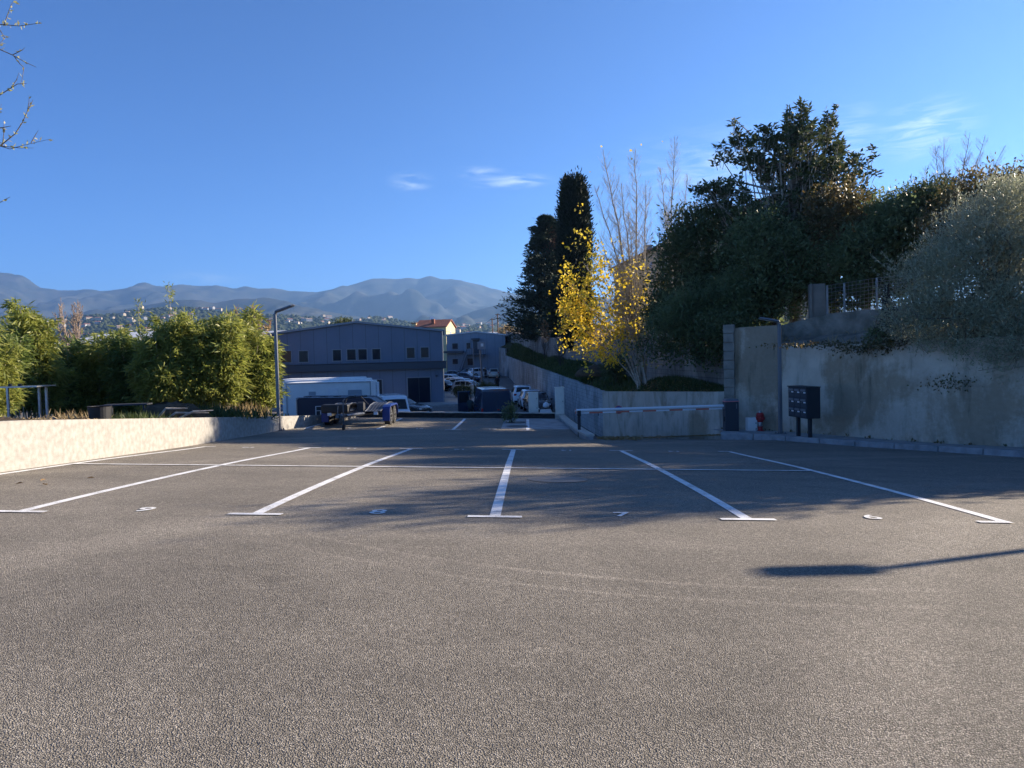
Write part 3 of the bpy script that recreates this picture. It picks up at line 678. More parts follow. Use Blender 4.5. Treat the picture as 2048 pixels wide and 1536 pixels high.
# ------------------------------------------------------------------ lower yard
m = MB(); ys = [31.3, 40, 50, 60, 70, 80, 90, 95, 100, 105, 110, 115, 120, 125, 135, 150, 175, 230]
m.grid([[(x, y, low(x, y)) for x in (-90, -60, -40, -25, -12, -5, 0, 3, 6)] for y in ys]); tag(m.build('yard_road', M['old_asphalt'], fixn=False), kind='structure')
m = MB()
cb = [(-40, 66.5), (-5.2, 66.5), (-3.6, 67), (-2.9, 68.5), (-2.8, 72), (-3.6, 90)]
for i in range(len(cb) - 1):
    (x0, y0), (x1, y1) = cb[i], cb[i + 1]; m.add([(x0, y0, -4.3), (x1, y1, -4.3), (x1, y1, -4.16), (x0, y0, -4.16), (x0, 95, -4.16), (x1, 95, -4.16)], [(0, 1, 2, 3), (3, 2, 5, 4)])
tag(m.build('pavement', M['concrete'], fixn=False), kind='structure')

# ------------------------------------------------------------------ low white wall at left
wl = [(xl(y), y) for y in np.linspace(-6, 31.1, 30)]
def wtop(y): return float(np.interp(y, [-6, 11, 16, 24.5, 29.5, 31.5], [-.62, at(0, 840, 11.1).z, at(300, 836.5, 16).z, at(560, 832, 24.6).z, at(690, 829, 29.5).z, -2.2]))
o = wall_path('low_wall', [(x, y, g(x, y) - .3, wtop(y)) for x, y in wl], .25, M['stucco_white'], side=1, step=2)
tag(o, 'low white stuccoed wall along the left side of the parking bays', 'wall')

# garden behind it
def garden(x, y):
    t = max(0, min(1, (y - 26) / 22)); z = wtop(min(y, 25)) - .10 - .05 * math.sin(x * .8) - .06 * math.sin(y * .9 + x * .3)
    z = z + .12 * max(0, min(1, (-8.5 - x) / 6)); return z * (1 - t) + (-4.25) * t
m = MB(); xs_ = [0, .3, .9, 1.8, 3, 4.5, 6.5, 9, 12, 16, 22, 30, 45, 70]
m.grid([[((xl(min(y, 31)) - .26 - (max(0, y - 26) * .35 if y > 26 else 0)) - dx, y, garden(xl(min(y, 31)) - .26 - dx, y) + (.08 * math.sin(dx * 3.1 + y * 2.3) if 0 < dx < 20 else 0)) for dx in xs_] for y in np.linspace(-6, 50, 80)])
tag(m.build('garden_soil', M['soil'], smooth=True), kind='structure')

# ------------------------------------------------------------------ right: pavement, kerb, walls, banks
HWp = [gpt(1450, 858, .13), gpt(1480, 858.5, .13), gpt(1560, 862.5, .13), gpt(1635, 868, .13), gpt(1727, 875.5, .13), gpt(1880, 887, .13), gpt(2048, 895, .13)]
HW = [(p.x, p.y) for p in HWp]; HW += [(HW[-1][0] + .9, HW[-1][1] - 2.6), (HW[-1][0] + 1.3, HW[-1][1] - 6), (HW[-1][0] + 1.4, -6)]
def resample(pts, n):
    P = np.array(pts); s = np.concatenate([[0], np.cumsum(np.linalg.norm(np.diff(P, axis=0), axis=1))]); t = np.linspace(0, s[-1], n)
    return np.stack([np.interp(t, s, P[:, 0]), np.interp(t, s, P[:, 1])], 1)
K = resample([(6.35, 24.9)] + KERB, 48); H_ = resample(HW, 48)
m = MB(); m.grid([[(float(K[i, 0] * (1 - t) + H_[i, 0] * t), float(K[i, 1] * (1 - t) + H_[i, 1] * t), g(*(K[i] * (1 - t) + H_[i] * t)) + .135) for t in (.12, .5, 1.03)] for i in range(48)])
tag(m.build('pavement', M['concrete'], fixn=False), kind='structure')
kp = resample(KERB, 30)
kb = thing('kerb', 'row of grey concrete kerb stones along the pavement below the stained wall', 'kerb', (0, 0, 0))
for i in range(29):
    a, b = kp[i], kp[i + 1]; d = (b - a); L = np.linalg.norm(d); d /= L; nn = np.array([-d[1], d[0]]); nn = nn if nn[0] > 0 else -nn
    a2, b2 = a + d * .008, b - d * .008
    z0, z1 = g(*a2), g(*b2); q = MB()
    vs = [(*a2, z0 - .1), (*b2, z1 - .1), (*(b2 + nn * .2), z1 - .1), (*(a2 + nn * .2), z0 - .1), (*(a2 + nn * .02), z0 + .14), (*(b2 + nn * .02), z1 + .14), (*(b2 + nn * .2), z1 + .14), (*(a2 + nn * .2), z0 + .14)]
    q.add(vs, [(0, 1, 2, 3), (4, 5, 6, 7), (0, 1, 5, 4), (1, 2, 6, 5), (2, 3, 7, 6), (3, 0, 4, 7)]); q.build('kerb_stone', M['kerb'], kb, bevel=.012)

def zc(px, py, Y): return at(px, py, Y).z
# high stained wall: block pier, then rendered wall, then the lower part below the bank
def htop(i): return None
hw0 = HW[0]; hw2 = HW[2]
o = wall_path('stained_wall', [(HW[0][0] + .05, HW[0][1] + .10, -3.0, zc(1450, 662, HW[0][1])), (HW[1][0], HW[1][1], -3.0, zc(1480, 655, HW[1][1])), (HW[2][0], HW[2][1], -3.0, zc(1560, 650, HW[2][1]))], .3, M['plaster_dark'], side=1, step=.5)
tag(o, 'tall dark-stained rendered wall behind the barrier cabinet and hydrant, left of the lamp', 'wall')
tops = [zc(1560, 691, HW[2][1]), zc(1635, 688, HW[3][1]), zc(1727, 687, HW[4][1]), zc(1850, 681, HW[5][1]), .15, .2, .3, .3]
o = wall_path('stained_wall', [(HW[2][0] + .02, HW[2][1] - .01, -3.0, tops[0])] + [(HW[3 + i][0], HW[3 + i][1], -3.0, tops[1 + i]) for i in range(6)] + [(HW[9][0], HW[9][1], -3, .3)], .3, M['plaster'], side=1, step=.5, uv0=3, rough=.012, seed=3)
tag(o, 'long rendered retaining wall with white patches behind the mailboxes, soil bank on top', 'wall')
pier = MB(); pz = zc(1460, 648, 24.6)
for k in range(12):
    z0 = -2.7 + k * (pz + 2.7) / 12; pier.box((HW[0][0] + .20, HW[0][1] + .06, z0 + (pz + 2.7) / 24), (.33 + .012 * (k % 2), .30, (pz + 2.7) / 12 - .012), rz=R(-25))
tag(pier.build('block_pier', mat('pier_block', (.27, .25, .21), .95, col2=(.18, .165, .14), vscale=3, bump=.01), bevel=.01), 'grey block pier where the terrace wall meets the tall stained wall', 'pillar')
# front wall beside the ramp, going down to the corner
o = wall_path('ramp_wall', [(FW[1][0] + .35, FW[1][1] - .05, -4.8, zc(1450, 783, 25)), (FW[1][0], FW[1][1], -4.8, zc(1435, 784, 25)), (FW[0][0], FW[0][1], -4.8, zc(1205, 783, 38))], .25, M['plaster_low'], side=-1, step=.7)
tag(o, 'rendered wall with pale streaks beside the ramp, behind the white barrier arm', 'wall')
# long block wall along the yard
LWp = [(4.45, 38.0), (3.05, 64), (.35, 107), (-.98, 128)]
def lw(y): return float(np.interp(y, [38, 64, 107, 128], [4.45, 3.05, .35, -.98]))
def lwtop(y):
    x = 1024 + lw(y) / y * F_PX; return zc(x, 711 + (x - 1012) * .373, y)
o = wall_path('block_wall', [(lw(y), y, -4.9, lwtop(y)) for y in (38, 42, 47, 53, 60, 68, 78, 90, 107, 127.8)], .25, M['blocks'], side=-1, step=1.5)
tag(o, 'long pale concrete block retaining wall sloping along the right of the lower yard', 'wall')
o = wall_path('block_wall', [(-.98, 127.9, -4.9, zc(1012, 697, 128)), (-4.7, 150, -4.9, zc(975, 690, 150))], .25, M['blocks'], side=-1, step=2)
tag(o, 'taller far section of block wall beyond the step, beside the silver estate car', 'wall')
# old stone wall above the grass
SWp = [(1450, 780, 27, 688), (1310, 770, 36, 683), (1235, 752, 46, 683), (1178, 729, 60, 680), (1088, 715, 88, 674), (1036, 690, 120, 668), (1012, 680, 150, 662)]
sp = []
for px_, py_, Y_, pt in SWp:
    a = at(px_, py_, Y_); sp.append((a.x, Y_, a.z, zc(px_, pt, Y_)))
o = wall_path('stone_wall', [(x, y, zb - .6, zt) for x, y, zb, zt in sp], .4, M['stone_wall'], side=-1, step=1.2, rough=.07, seed=8)
tag(o, 'old rough stone wall above the grass bank, behind the yellow tree', 'wall')
# grass bank between the two
def spx(y): return float(np.interp(y, [s[1] for s in sp], [s[0] for s in sp]))
def spz(y): return float(np.interp(y, [s[1] for s in sp], [s[2] for s in sp]))
def fx(y): return float(np.interp(y, [25.1, 38, 64, 107, 128, 150], [7.0, 4.6, 3.2, .5, -.8, -4.5]))
def fz(y):
    if y <= 38: return float(np.interp(y, [25.1, 38], [zc(1450, 784, 25.1), zc(1205, 784, 38)]))
    return lwtop(min(y, 127.8)) if y < 128 else zc(990, 694, y)
def bank(y, t):
    z = fz(y) * (1 - t) + spz(y) * t + .22 * math.sin(math.pi * t) * (1 + math.sin(y * .45)) ; return (fx(y) * (1 - t) + (spx(y) + .05) * t, y, z - .05)
bys = list(np.linspace(25.25, 60, 46)) + list(np.linspace(62, 150, 36))
m = MB(); m.grid([[bank(y, t / 12) for t in range(13)] for y in bys]); tag(m.build('grass_bank', M['grass_ground'], smooth=True), kind='structure')
rng = np.random.default_rng(17); n = 26000
yy = 25.3 + 100 * rng.uniform(0, 1, n) ** 1.7; tt = rng.uniform(0, 1, n); kk = (fbm(yy * .8, tt * 5, 3, 5) > .40) | (rng.uniform(0, 1, n) < .25); yy = yy[kk]; tt = tt[kk]
gp = np.array([bank(y, t) for y, t in zip(yy, tt)]); s = (1 + (yy - 25) / 50)
V, Fq, rn = leaves(rng, gp, .17 * s, .035 * s, np.array([0, 0, 1.6]), .55)
tag(np_mesh('grass', V, Fq, M['grass'], rnd=rn), 'short green grass growing on the bank above the block wall', 'grass', kind='stuff')
n = 2600; yy = rng.uniform(25.4, 36, n); tt = rng.uniform(0, .75, n) ** 1.2; gp = np.array([bank(y, t) for y, t in zip(yy, tt)]) + np.array([0, 0, .07])
g2 = []
for k in range(2200):
    t = rng.uniform(0, 1); y = 22.9 + t * 14; x = (float(np.interp(y, [23.5, 25.1, 38], [6.35, 6.7, 4.4])) if y > 23.5 else rng.uniform(2.6, 6.3)) - abs(rng.normal()) * .22
    if y < 23.5: continue
    tr_ = (y - RY) / (38 - RY); g2.append((x, y, g(XR2, RY) * (1 - tr_) - 4.31 * tr_ + .02 - .0))
for k in range(700):
    y = 21.7 + rng.uniform(0, 1) * 1.4; g2.append((2.5 + abs(rng.normal()) * .7, y, g(3, y) + .012))
gp = np.concatenate([gp, np.array(g2)])
V, Fq, rn = leaves(rng, gp, .085, .06, None, 1.0); V[:, 2] = np.repeat(gp[:, 2], 4) + (V[:, 2] - np.repeat(gp[:, 2], 4)) * .3
tag(np_mesh('leaf_litter', V, Fq, M['leaf_litter'], rnd=rn), 'fallen yellow-brown leaves under the yellow tree and along the wall foot', 'leaves', kind='stuff')

# raised ground behind the walls and the dirt bank
def plateau(x, y):
    if y > 27: b = float(np.interp(y, [s[1] for s in sp], [s[3] for s in sp])) - .25
    else: b = .0
    return b
hx = lambda y: float(np.interp(y, [p[1] for p in HW[2:]][::-1], [p[0] for p in HW[2:]][::-1]))
m = MB(); m.grid([[(spx(y) + .25 + dx, y, plateau(0, y) + min(1.0, dx * .06) + .1 * math.sin(y * .5 + dx)) for dx in (0, 1, 2.5, 5, 8, 14, 25, 60, 150)] for y in [27, 30, 34, 38, 43, 48, 55, 62, 70, 80, 95, 110, 130, 150, 200]])
tag(m.build('garden_terrace', M['soil'], smooth=True), kind='structure')
# dirt bank: rises from the wall top to the upper garden wall
UW = [at(1462, 662, 28), at(1560, 652, 26.6), at(1625, 632, 25.8), at(1700, 622, 24.6), at(1800, 612, 22.6)]; UW = [(p.x, p.y, p.z) for p in UW] + [(14.4, 19, UW[3].z), (15.2, 14, UW[3].z), (15.6, 0, UW[3].z), (15.6, -6, UW[3].z)]
UWr = resample([(a, b) for a, b, c in UW], 40); uwz = np.interp(np.linspace(0, 1, 40), np.linspace(0, 1, len(UW)), [c for a, b, c in UW])
HB = resample([(x + .28, y + .25) for x, y in HW[:1]] + [(x + .28, y + .05) for x, y in HW[2:]], 40)
def dbank(i, t):
    a = HB[i]; b = UWr[i]; z0 = .0 - .02; z1 = uwz[i] - .35; p = a * (1 - t) + b * t; return (float(p[0]), float(p[1]), z0 * (1 - t) + z1 * t + .10 * math.sin(t * math.pi) * math.sin(i * 1.3) + .05 * math.sin(i * 2.9 + t * 9) * math.sin(math.pi * t))
m = MB(); m.grid([[dbank(i, t / 10) for t in range(11)] for i in range(40)]); tag(m.build('dirt_bank', M['dirt'], smooth=True), kind='structure')
o = wall_path('garden_wall', [(a, b, c - .9, c) for a, b, c in UW], .2, M['dirt'], side=1, step=.6, rough=.03, seed=4)
tag(o, 'low weathered upper wall carrying the wire fence above the dirt bank', 'wall')
m = MB(); m.grid([[(float(UWr[i][0]) + dx + .1, float(UWr[i][1]) + dx * .5, float(uwz[i]) - .05) for dx in (0, 3, 8, 20, 60)] for i in range(40)]); tag(m.build('upper_garden', M['soil'], fixn=False), kind='structure')
# concrete pillar and wire fence
pc = at(1636, 632, 26.1); m = MB(); hp = zc(1636, 568, 26.1) - pc.z + .3
m.box((0, 0, hp / 2 - .3), (.55, .35, hp), taper=.82); m.box((-.24, -.02, hp / 2 - .3), (.10, .42, hp)); o = m.build('concrete_pillar', mat('old_pillar_concrete', (.24, .215, .18), .95, var=.3, vscale=2), bevel=.02, loc=pc); o.rotation_euler = (0, 0, R(-15))
tag(o, 'square concrete pillar at the left end of the wire fence on the upper wall', 'pillar')
fp = [at(1655, 628, 25.6), at(1689, 623, 24.9), at(1754, 615, 23.7), at(1830, 606, 22.2)]; ft = [at(1655, 571, 25.6).z, at(1689, 566, 24.9).z, at(1754, 556, 23.7).z, at(1830, 548, 22.2).z]
fe = thing('wire_fence', 'wire mesh fence with thin pale posts on top of the upper wall', 'fence', fp[0])
for p_, t_ in zip(fp, ft):
    q = MB(); q.box((p_.x - fp[0].x, p_.y - fp[0].y, (p_.z + t_) / 2 - fp[0].z - .1), (.05, .05, t_ - p_.z + .2)); q.build('post', M['concrete'], fe)
q = MB()
for i in range(3):
    a, b = fp[i] - fp[0], fp[i + 1] - fp[0]; ha, hb = ft[i] - fp[i].z, ft[i + 1] - fp[i + 1].z
    for k in range(9):
        t = k / 8; q.tube([a + Vector((0, 0, ha * t)), b + Vector((0, 0, hb * t))], .006, 4)
    L = (b - a).length; nv = int(L / .16)
    for k in range(nv): t = k / nv; p = a.lerp(b, t); q.tube([p, p + Vector((0, 0, ha))], .004, 3)
q.build('wire_mesh', M['steel'], fe, fixn=False)
# ------------------------------------------------------------------ buildings
def window(mb_parent, x, y, z, w, h, glass=None, d=.10, split=0):
    """window facing -Y in the parent's coordinates"""
    q = MB(); t = .07
    q.box((x, y - .02, z + h / 2 + t / 2), (w + 2 * t, d, t)); q.box((x, y - .03, z - h / 2 - t / 2), (w + 2 * t + .06, d + .04, t))
    q.box((x - w / 2 - t / 2, y - .02, z), (t, d, h)); q.box((x + w / 2 + t / 2, y - .02, z), (t, d, h))
    fr = q.build('window', M['trim_light'], mb_parent)
    q = MB(); q.box((x, y - .012, z), (w, .03, h)); q.build('pane', glass or M['glass'], fr)
    q = MB(); u = .035
    for s in (-1, 1): q.box((x + s * (w / 2 - u / 2), y - .035, z), (u, .03, h)); q.box((x, y - .036, z + s * (h / 2 - u / 2)), (w - 2 * u, .03, u))
    for k in range(split): q.box((x - w / 2 + w * (k + 1) / (split + 1), y - .035, z), (u, .03, h - 2 * u))
    q.build('sash', M['trim'], fr)
BY = 70.4
bw = thing('warehouse', 'large blue-grey clad warehouse with shallow gable and dark band in the centre of the yard', 'building', (0, BY, 0))
BA = R(6.6); _xe = at(884.5, 663.5, BY).x
def bp(px, py):          # sight line against the turned front; returns distance along it (0 = right corner) and height
    d = ray(px, py); ca, sa = math.cos(BA), math.sin(BA); k = (_xe * sa - BY * ca) / (d.x * sa - d.y * ca); p = d * k
    return (p.x - _xe) * ca + (p.y - BY) * sa, p.z
bw.location = (_xe, BY, 0); bw.rotation_euler = (0, 0, BA)
xe, ze = bp(883, 663.5); xr_, zr = bp(712, 646.5); x0 = xr_ - (xe - xr_); z0_ = ze
q = MB(); D = 30
poly = [(x0, -4.5), (xe, -4.5), (xe, ze), (xr_, zr), (x0, z0_)]
q.prism(poly, 'y', 0, D); q.build('wall', M['clad'], bw)
q = MB()
for (ax, az), (bx, bz) in (((x0 - .15, z0_), (xr_, zr)), ((xr_, zr), (xe + .15, ze))):
    q.prism([(ax, az + .02), (bx, bz + .02), (bx, bz + .20), (ax, az + .20)], 'y', -.25, D + .2)
q.build('roof', M['trim_light'], bw)
q = MB(); zb1 = bp(870, 723.5)[1]; zb0 = bp(870, 737)[1]
q.box(((x0 + xe) / 2 + .1, -.32, (zb0 + zb1) / 2), (xe - x0 + .5, .62, zb1 - zb0)); q.box(((x0 + xe) / 2 + .1, -.32, zb1 + .04), (xe - x0 + .6, .70, .07)); q.build('canopy_band', M['trim'], bw, bevel=.02)
for (l, r_, t, b) in ((560, 584, 701, 726), (597, 617.5, 701, 725), (664.5, 683.5, 699, 722.5), (693, 712.8, 698, 721), (715.5, 735, 697.5, 720.5), (743.5, 762, 697, 720), (812.5, 830.5, 694.5, 717), (840.5, 858.5, 694, 716)):
    xa_, zt_ = bp(l, t); xb_, zb_ = bp(r_, b); window(bw, (xa_ + xb_) / 2, 0, (zt_ + zb_) / 2, xb_ - xa_ - .08, zt_ - zb_ - .1, M['glass_warm'] if l < 580 else None, split=1 if l == 560 else 0)
# shop window at right, dark doorway and ground-floor openings
xa_, zt_ = bp(815, 756); xb_, zb_ = bp(861.5, 806.5); window(bw, (xa_ + xb_) / 2, 0, (zt_ + zb_) / 2, xb_ - xa_, zt_ - zb_, split=1)
xa_, zt_ = bp(735, 760.5); xb_, zb_ = bp(765, 808); q = MB(); q.box(((xa_ + xb_) / 2, -.01, (zt_ + zb_) / 2), (xb_ - xa_, .06, zt_ - zb_)); dd = q.build('door', M['black'], bw)
q = MB(); q.box((xb_ + .05, -.03, (zt_ + zb_) / 2), (.1, .12, zt_ - zb_ + .1)); q.box(((xa_ + xb_) / 2, -.03, zt_ + .05), (xb_ - xa_, .12, .1)); q.build('frame', M['trim_light'], dd)
q = MB(); px_, pz_ = bp(873, 751.5); q.box((px_, -.1, pz_), (.18, .2, .12)); q.build('wall_lamp', M['trim'], bw)
px_, pz_ = bp(883.5, 700); q = MB(); q.tube([(px_ + .08, -.02, ze), (px_ + .08, -.02, -4.2)], .05, 8); q.build('downpipe', M['trim_light'], bw)

# second warehouse farther back
B2 = 135
b2 = thing('warehouse', 'smaller grey clad warehouse with outside stair at the far end of the yard', 'building', (0, B2, 0))
def bq(px, py): p = at(px, py, B2); return p.x, p.z
xa_, za_ = bq(893, 671.5); xm_, zm_ = bq(952, 664.5); xb_, zb_ = bq(1010, 671)
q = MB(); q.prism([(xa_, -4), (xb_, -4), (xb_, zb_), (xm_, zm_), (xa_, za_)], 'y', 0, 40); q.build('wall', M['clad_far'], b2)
q = MB(); q.prism([(xa_ - .2, za_), (xm_, zm_), (xm_, zm_ + .22), (xa_ - .2, za_ + .22)], 'y', -.2, 40); q.prism([(xm_, zm_), (xb_ + .2, zb_), (xb_ + .2, zb_ + .22), (xm_, zm_ + .22)], 'y', -.2, 40); q.build('roof', M['roof_light'], b2)
for (l, r_, t, b) in ((904.5, 916, 687, 698), (933, 941, 686, 697), (905, 916, 718, 728), (935, 946, 717, 730)):
    a0, t0 = bq(l, t); a1, t1 = bq(r_, b); window(b2, (a0 + a1) / 2, 0, (t0 + t1) / 2, a1 - a0, t0 - t1)
q = MB(); a0, t0 = bq(886, 702); a1, t1 = bq(928, 706); q.box(((a0 + a1) / 2, -.8, (t0 + t1) / 2), (a1 - a0, 1.6, .35)); q.build('canopy', M['trim'], b2)
a0, t0 = bq(946, 680); a1, t1 = bq(958, 707); q = MB(); q.box(((a0 + a1) / 2, -.05, (t0 + t1) / 2), (a1 - a0, .1, t0 - t1)); dr = q.build('door', M['trim'], b2)
q = MB(); q.box(((a0 + a1) / 2, -.5, t0 + .15), (a1 - a0 + .5, 1.0, .25)); q.build('porch_roof', M['trim'], b2)
st = []
a0, t0 = bq(935, 710); a1, _ = bq(972, 710); q = MB(); q.box(((a0 + a1) / 2, -.8, t0), (a1 - a0, 1.6, .15))
for k in range(9): x = a0 + (a1 - a0) * k / 8; q.box((x, -1.55, t0 + .55), (.05, .05, 1.0))
q.box(((a0 + a1) / 2, -1.55, t0 + 1.08), (a1 - a0, .06, .06))
gx = bq(920, 735)[0]; n = 12
for k in range(n):
    t = k / n; q.box((a0 + (gx - a0) * t, -.8, t0 - .1 - (t0 + 3.5) * t), (.3, 1.2, .05))
q.tube([(a0, -1.4, t0 + 1.0), (gx, -1.4, -2.5)], .04, 5); q.tube([(a0, -1.4, t0), (gx, -1.4, -3.5)], .06, 5); q.build('stair', M['trim'], b2)

# house with red tiles
HY = 172
hs = thing('house', 'yellow house with red clay-tiled roof rising behind the warehouse', 'building', (at(858, 668, HY).x, HY, 0), R(-12))
zr_, ze_ = zc(858, 639.5, HY), zc(858, 654.5, HY); hw_ = 77 * HY / F_PX; q = MB()
q.box((0, 3.6, (ze_ - 4) / 2), (hw_ * .93, 7.2, ze_ + 4)); q.prism([(0, ze_), (7.2, ze_), (3.6, zr_ - .2)], 'x', -hw_ * .465, hw_ * .465)
w_ = q.build('wall', M['yellow_wall'], hs)
q = MB(); q.prism([(-.4, ze_ - .1), (3.6, zr_ - .05), (7.6, ze_ - .1), (7.6, ze_ + .1), (3.6, zr_ + .15), (-.4, ze_ + .1)], 'x', -hw_ * .39, hw_ * .5)
rf = q.build('roof', M['roof_tile'], hs); q = MB(); q.box((-hw_ * .43, 3.3, ze_ + .5), (hw_ * .12, 5.4, 1.0)); q.box((-hw_ * .43, 3.3, ze_ + 1.05), (hw_ * .15, 5.9, .15), mi=1); q.build('side_wing', [M['yellow_wall'], M['roof_tile']], hs)
q = MB(); q.box((.6, 1.4, (ze_ + zr_) / 2 + .25), (.7, .7, 1.5)); q.build('chimney', M['roof_tile'], rf)
q = MB(); q.disc((-.3, 3.4, zr_ + .5), (.3, -1, .4), .4, .05, 16); q.tube([(-.3, 3.6, zr_ - .1), (-.3, 3.5, zr_ + .5)], .04, 5); q.build('satellite_dish', M['white'], rf)
for s in (-.2, .12, .36): window(hs, hw_ * s, 0, ze_ - 1.3, .9, 1.1)
# right side window
q = MB(); q.box((hw_ * .466, 3.5, ze_ - 1.6), (.06, .9, 1.4)); q.build('side_window', M['shutter'], hs)

# long pale-roofed sheds behind the bamboo
for (l, r_, Y_, ye, yr, lab) in ((95, 330, 92, 692, 668, 'long shed with pale metal roof behind the bamboo on the left'), (330, 545, 100, 700, 667, 'pale-roofed shed between the tall bamboo and the blue-grey warehouse')):
    A = at(l, ye, Y_); B = at(r_, ye - 6, Y_); zr_ = at((l + r_) / 2, yr, Y_ + 16).z; ze_ = (A.z + B.z) / 2
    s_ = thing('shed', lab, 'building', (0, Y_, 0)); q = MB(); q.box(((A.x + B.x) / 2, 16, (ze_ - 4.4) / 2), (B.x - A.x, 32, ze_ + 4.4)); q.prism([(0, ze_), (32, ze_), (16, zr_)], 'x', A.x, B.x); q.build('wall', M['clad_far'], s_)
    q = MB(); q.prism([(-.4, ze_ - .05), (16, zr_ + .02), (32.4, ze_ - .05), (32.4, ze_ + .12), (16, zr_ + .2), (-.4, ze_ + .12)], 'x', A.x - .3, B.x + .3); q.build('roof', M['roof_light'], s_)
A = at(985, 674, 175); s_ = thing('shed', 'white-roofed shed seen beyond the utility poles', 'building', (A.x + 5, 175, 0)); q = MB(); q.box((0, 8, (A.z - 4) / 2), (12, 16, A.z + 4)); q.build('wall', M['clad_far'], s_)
q = MB(); q.prism([(-.4, A.z - .05), (8, A.z + 1.2), (16.4, A.z - .05), (16.4, A.z + .1), (8, A.z + 1.4), (-.4, A.z + .1)], 'x', -6.3, 6.3); q.build('roof', M['roof_light'], s_)

# ochre house behind the trees at right
ho = thing('house', 'ochre house with long sloping eave half hidden behind the yellow tree', 'building', (at(1228, 533, 75).x, 75, 0)); q = MB()
dirx, diry = 2.6, -25.0; ez = zc(1228, 531, 75) - .35; nx_, ny_ = 9.0, 1.0
P0_, P1_ = (0, 0), (dirx, diry); P2_, P3_ = (dirx + nx_, diry + ny_), (nx_, ny_)
vs = [(x, y, z) for z in (0, ez) for x, y in (P0_, P1_, P2_, P3_)]; q.add(vs, [(0, 1, 5, 4), (1, 2, 6, 5), (2, 3, 7, 6), (3, 0, 4, 7)]); 
mid0 = (nx_ / 2, ny_ / 2, ez + 1.7); mid1 = (dirx + nx_ / 2, diry + ny_ / 2, ez + 1.7)
q.add([(0, 0, ez), (nx_, ny_, ez), mid0], [(0, 1, 2)]); q.add([(dirx, diry, ez), (dirx + nx_, diry + ny_, ez), mid1], [(0, 1, 2)]); q.build('wall', M['ochre_wall'], ho, fixn=False)
q = MB(); e0 = Vector((-.55, .5, ez - .12)); e1 = Vector((dirx - .45, diry - .6, ez - .12)); r0 = Vector(mid0) + Vector((0, .5, .05)); r1 = Vector(mid1) + Vector((0, -.6, .05)); f0 = Vector((nx_ + .5, ny_ + .5, ez - .12)); f1 = Vector((dirx + nx_ + .5, diry + ny_ - .6, ez - .12)); up = Vector((0, 0, .16))
q.add([e0, e1, r1, r0, e0 + up, e1 + up, r1 + up, r0 + up, f0, f1, f0 + up, f1 + up], [(0, 1, 2, 3), (4, 5, 6, 7), (0, 1, 5, 4), (3, 2, 9, 8), (7, 6, 11, 10), (0, 4, 7, 3), (1, 5, 6, 2), (3, 7, 10, 8), (2, 6, 11, 9), (8, 9, 11, 10)]); rf = q.build('roof', M['roof_tile'], ho)
for t, h_ in ((.35, .8), (.62, 1.3)):
    q = MB(); p = Vector((dirx * t + .9, diry * t, ez + .5)); q.box(p, (.5, .6, h_)); q.box(p + Vector((0, 0, h_ / 2 + .05)), (.65, .75, .1)); q.build('chimney', M['concrete'], rf)
for t in (.1, .3, .5, .75):
    q = MB(); q.box((dirx * t - .03, diry * t, ez - 1.5), (.06, 1.0, 1.3), rz=math.atan2(-dirx, -diry) * -1 * 0); q.build('window', M['shutter'], ho)

# utility poles
pl = []
for (px_, pt, pb, Y_, lab) in ((986.5, 636.5, 689, 150, 'shorter thin utility pole at the far end of the block wall'), (997.5, 627, 687, 146, 'taller brown utility pole at the far end of the block wall')):
    b_ = at(px_, pb, Y_); zt_ = zc(px_, pt, Y_); r_ = thing('utility_pole', lab, 'pole', b_, 0, 'utility poles past the far end of the yard'); q = MB(); q.tube([(0, 0, -2), (-.1, 0, zt_ - b_.z)], [.16, .11], 8); q.build('pole', M['pole_brown'], r_)
    q = MB(); q.box((-.1, 0, zt_ - b_.z - .2), (.9, .1, .12)); q.build('crossarm', M['pole_brown'], r_); pl.append(Vector((b_.x, Y_, zt_)))
q = MB()
def wire(q, a, b, sag, n=10): q.tube([a.lerp(b, i / n) - Vector((0, 0, sag * math.sin(math.pi * i / n))) for i in range(n + 1)], .03, 3)
wire(q, pl[0], pl[1], .2); wire(q, pl[1], at(1060, 655, 140), 1.2); wire(q, pl[1], at(1060, 640, 140), .8); wire(q, pl[0], at(890, 662, 170), 1.5)
tag(q.build('overhead_wire', M['black'], fixn=False), 'thin overhead wires sagging between the two utility poles', 'wire')

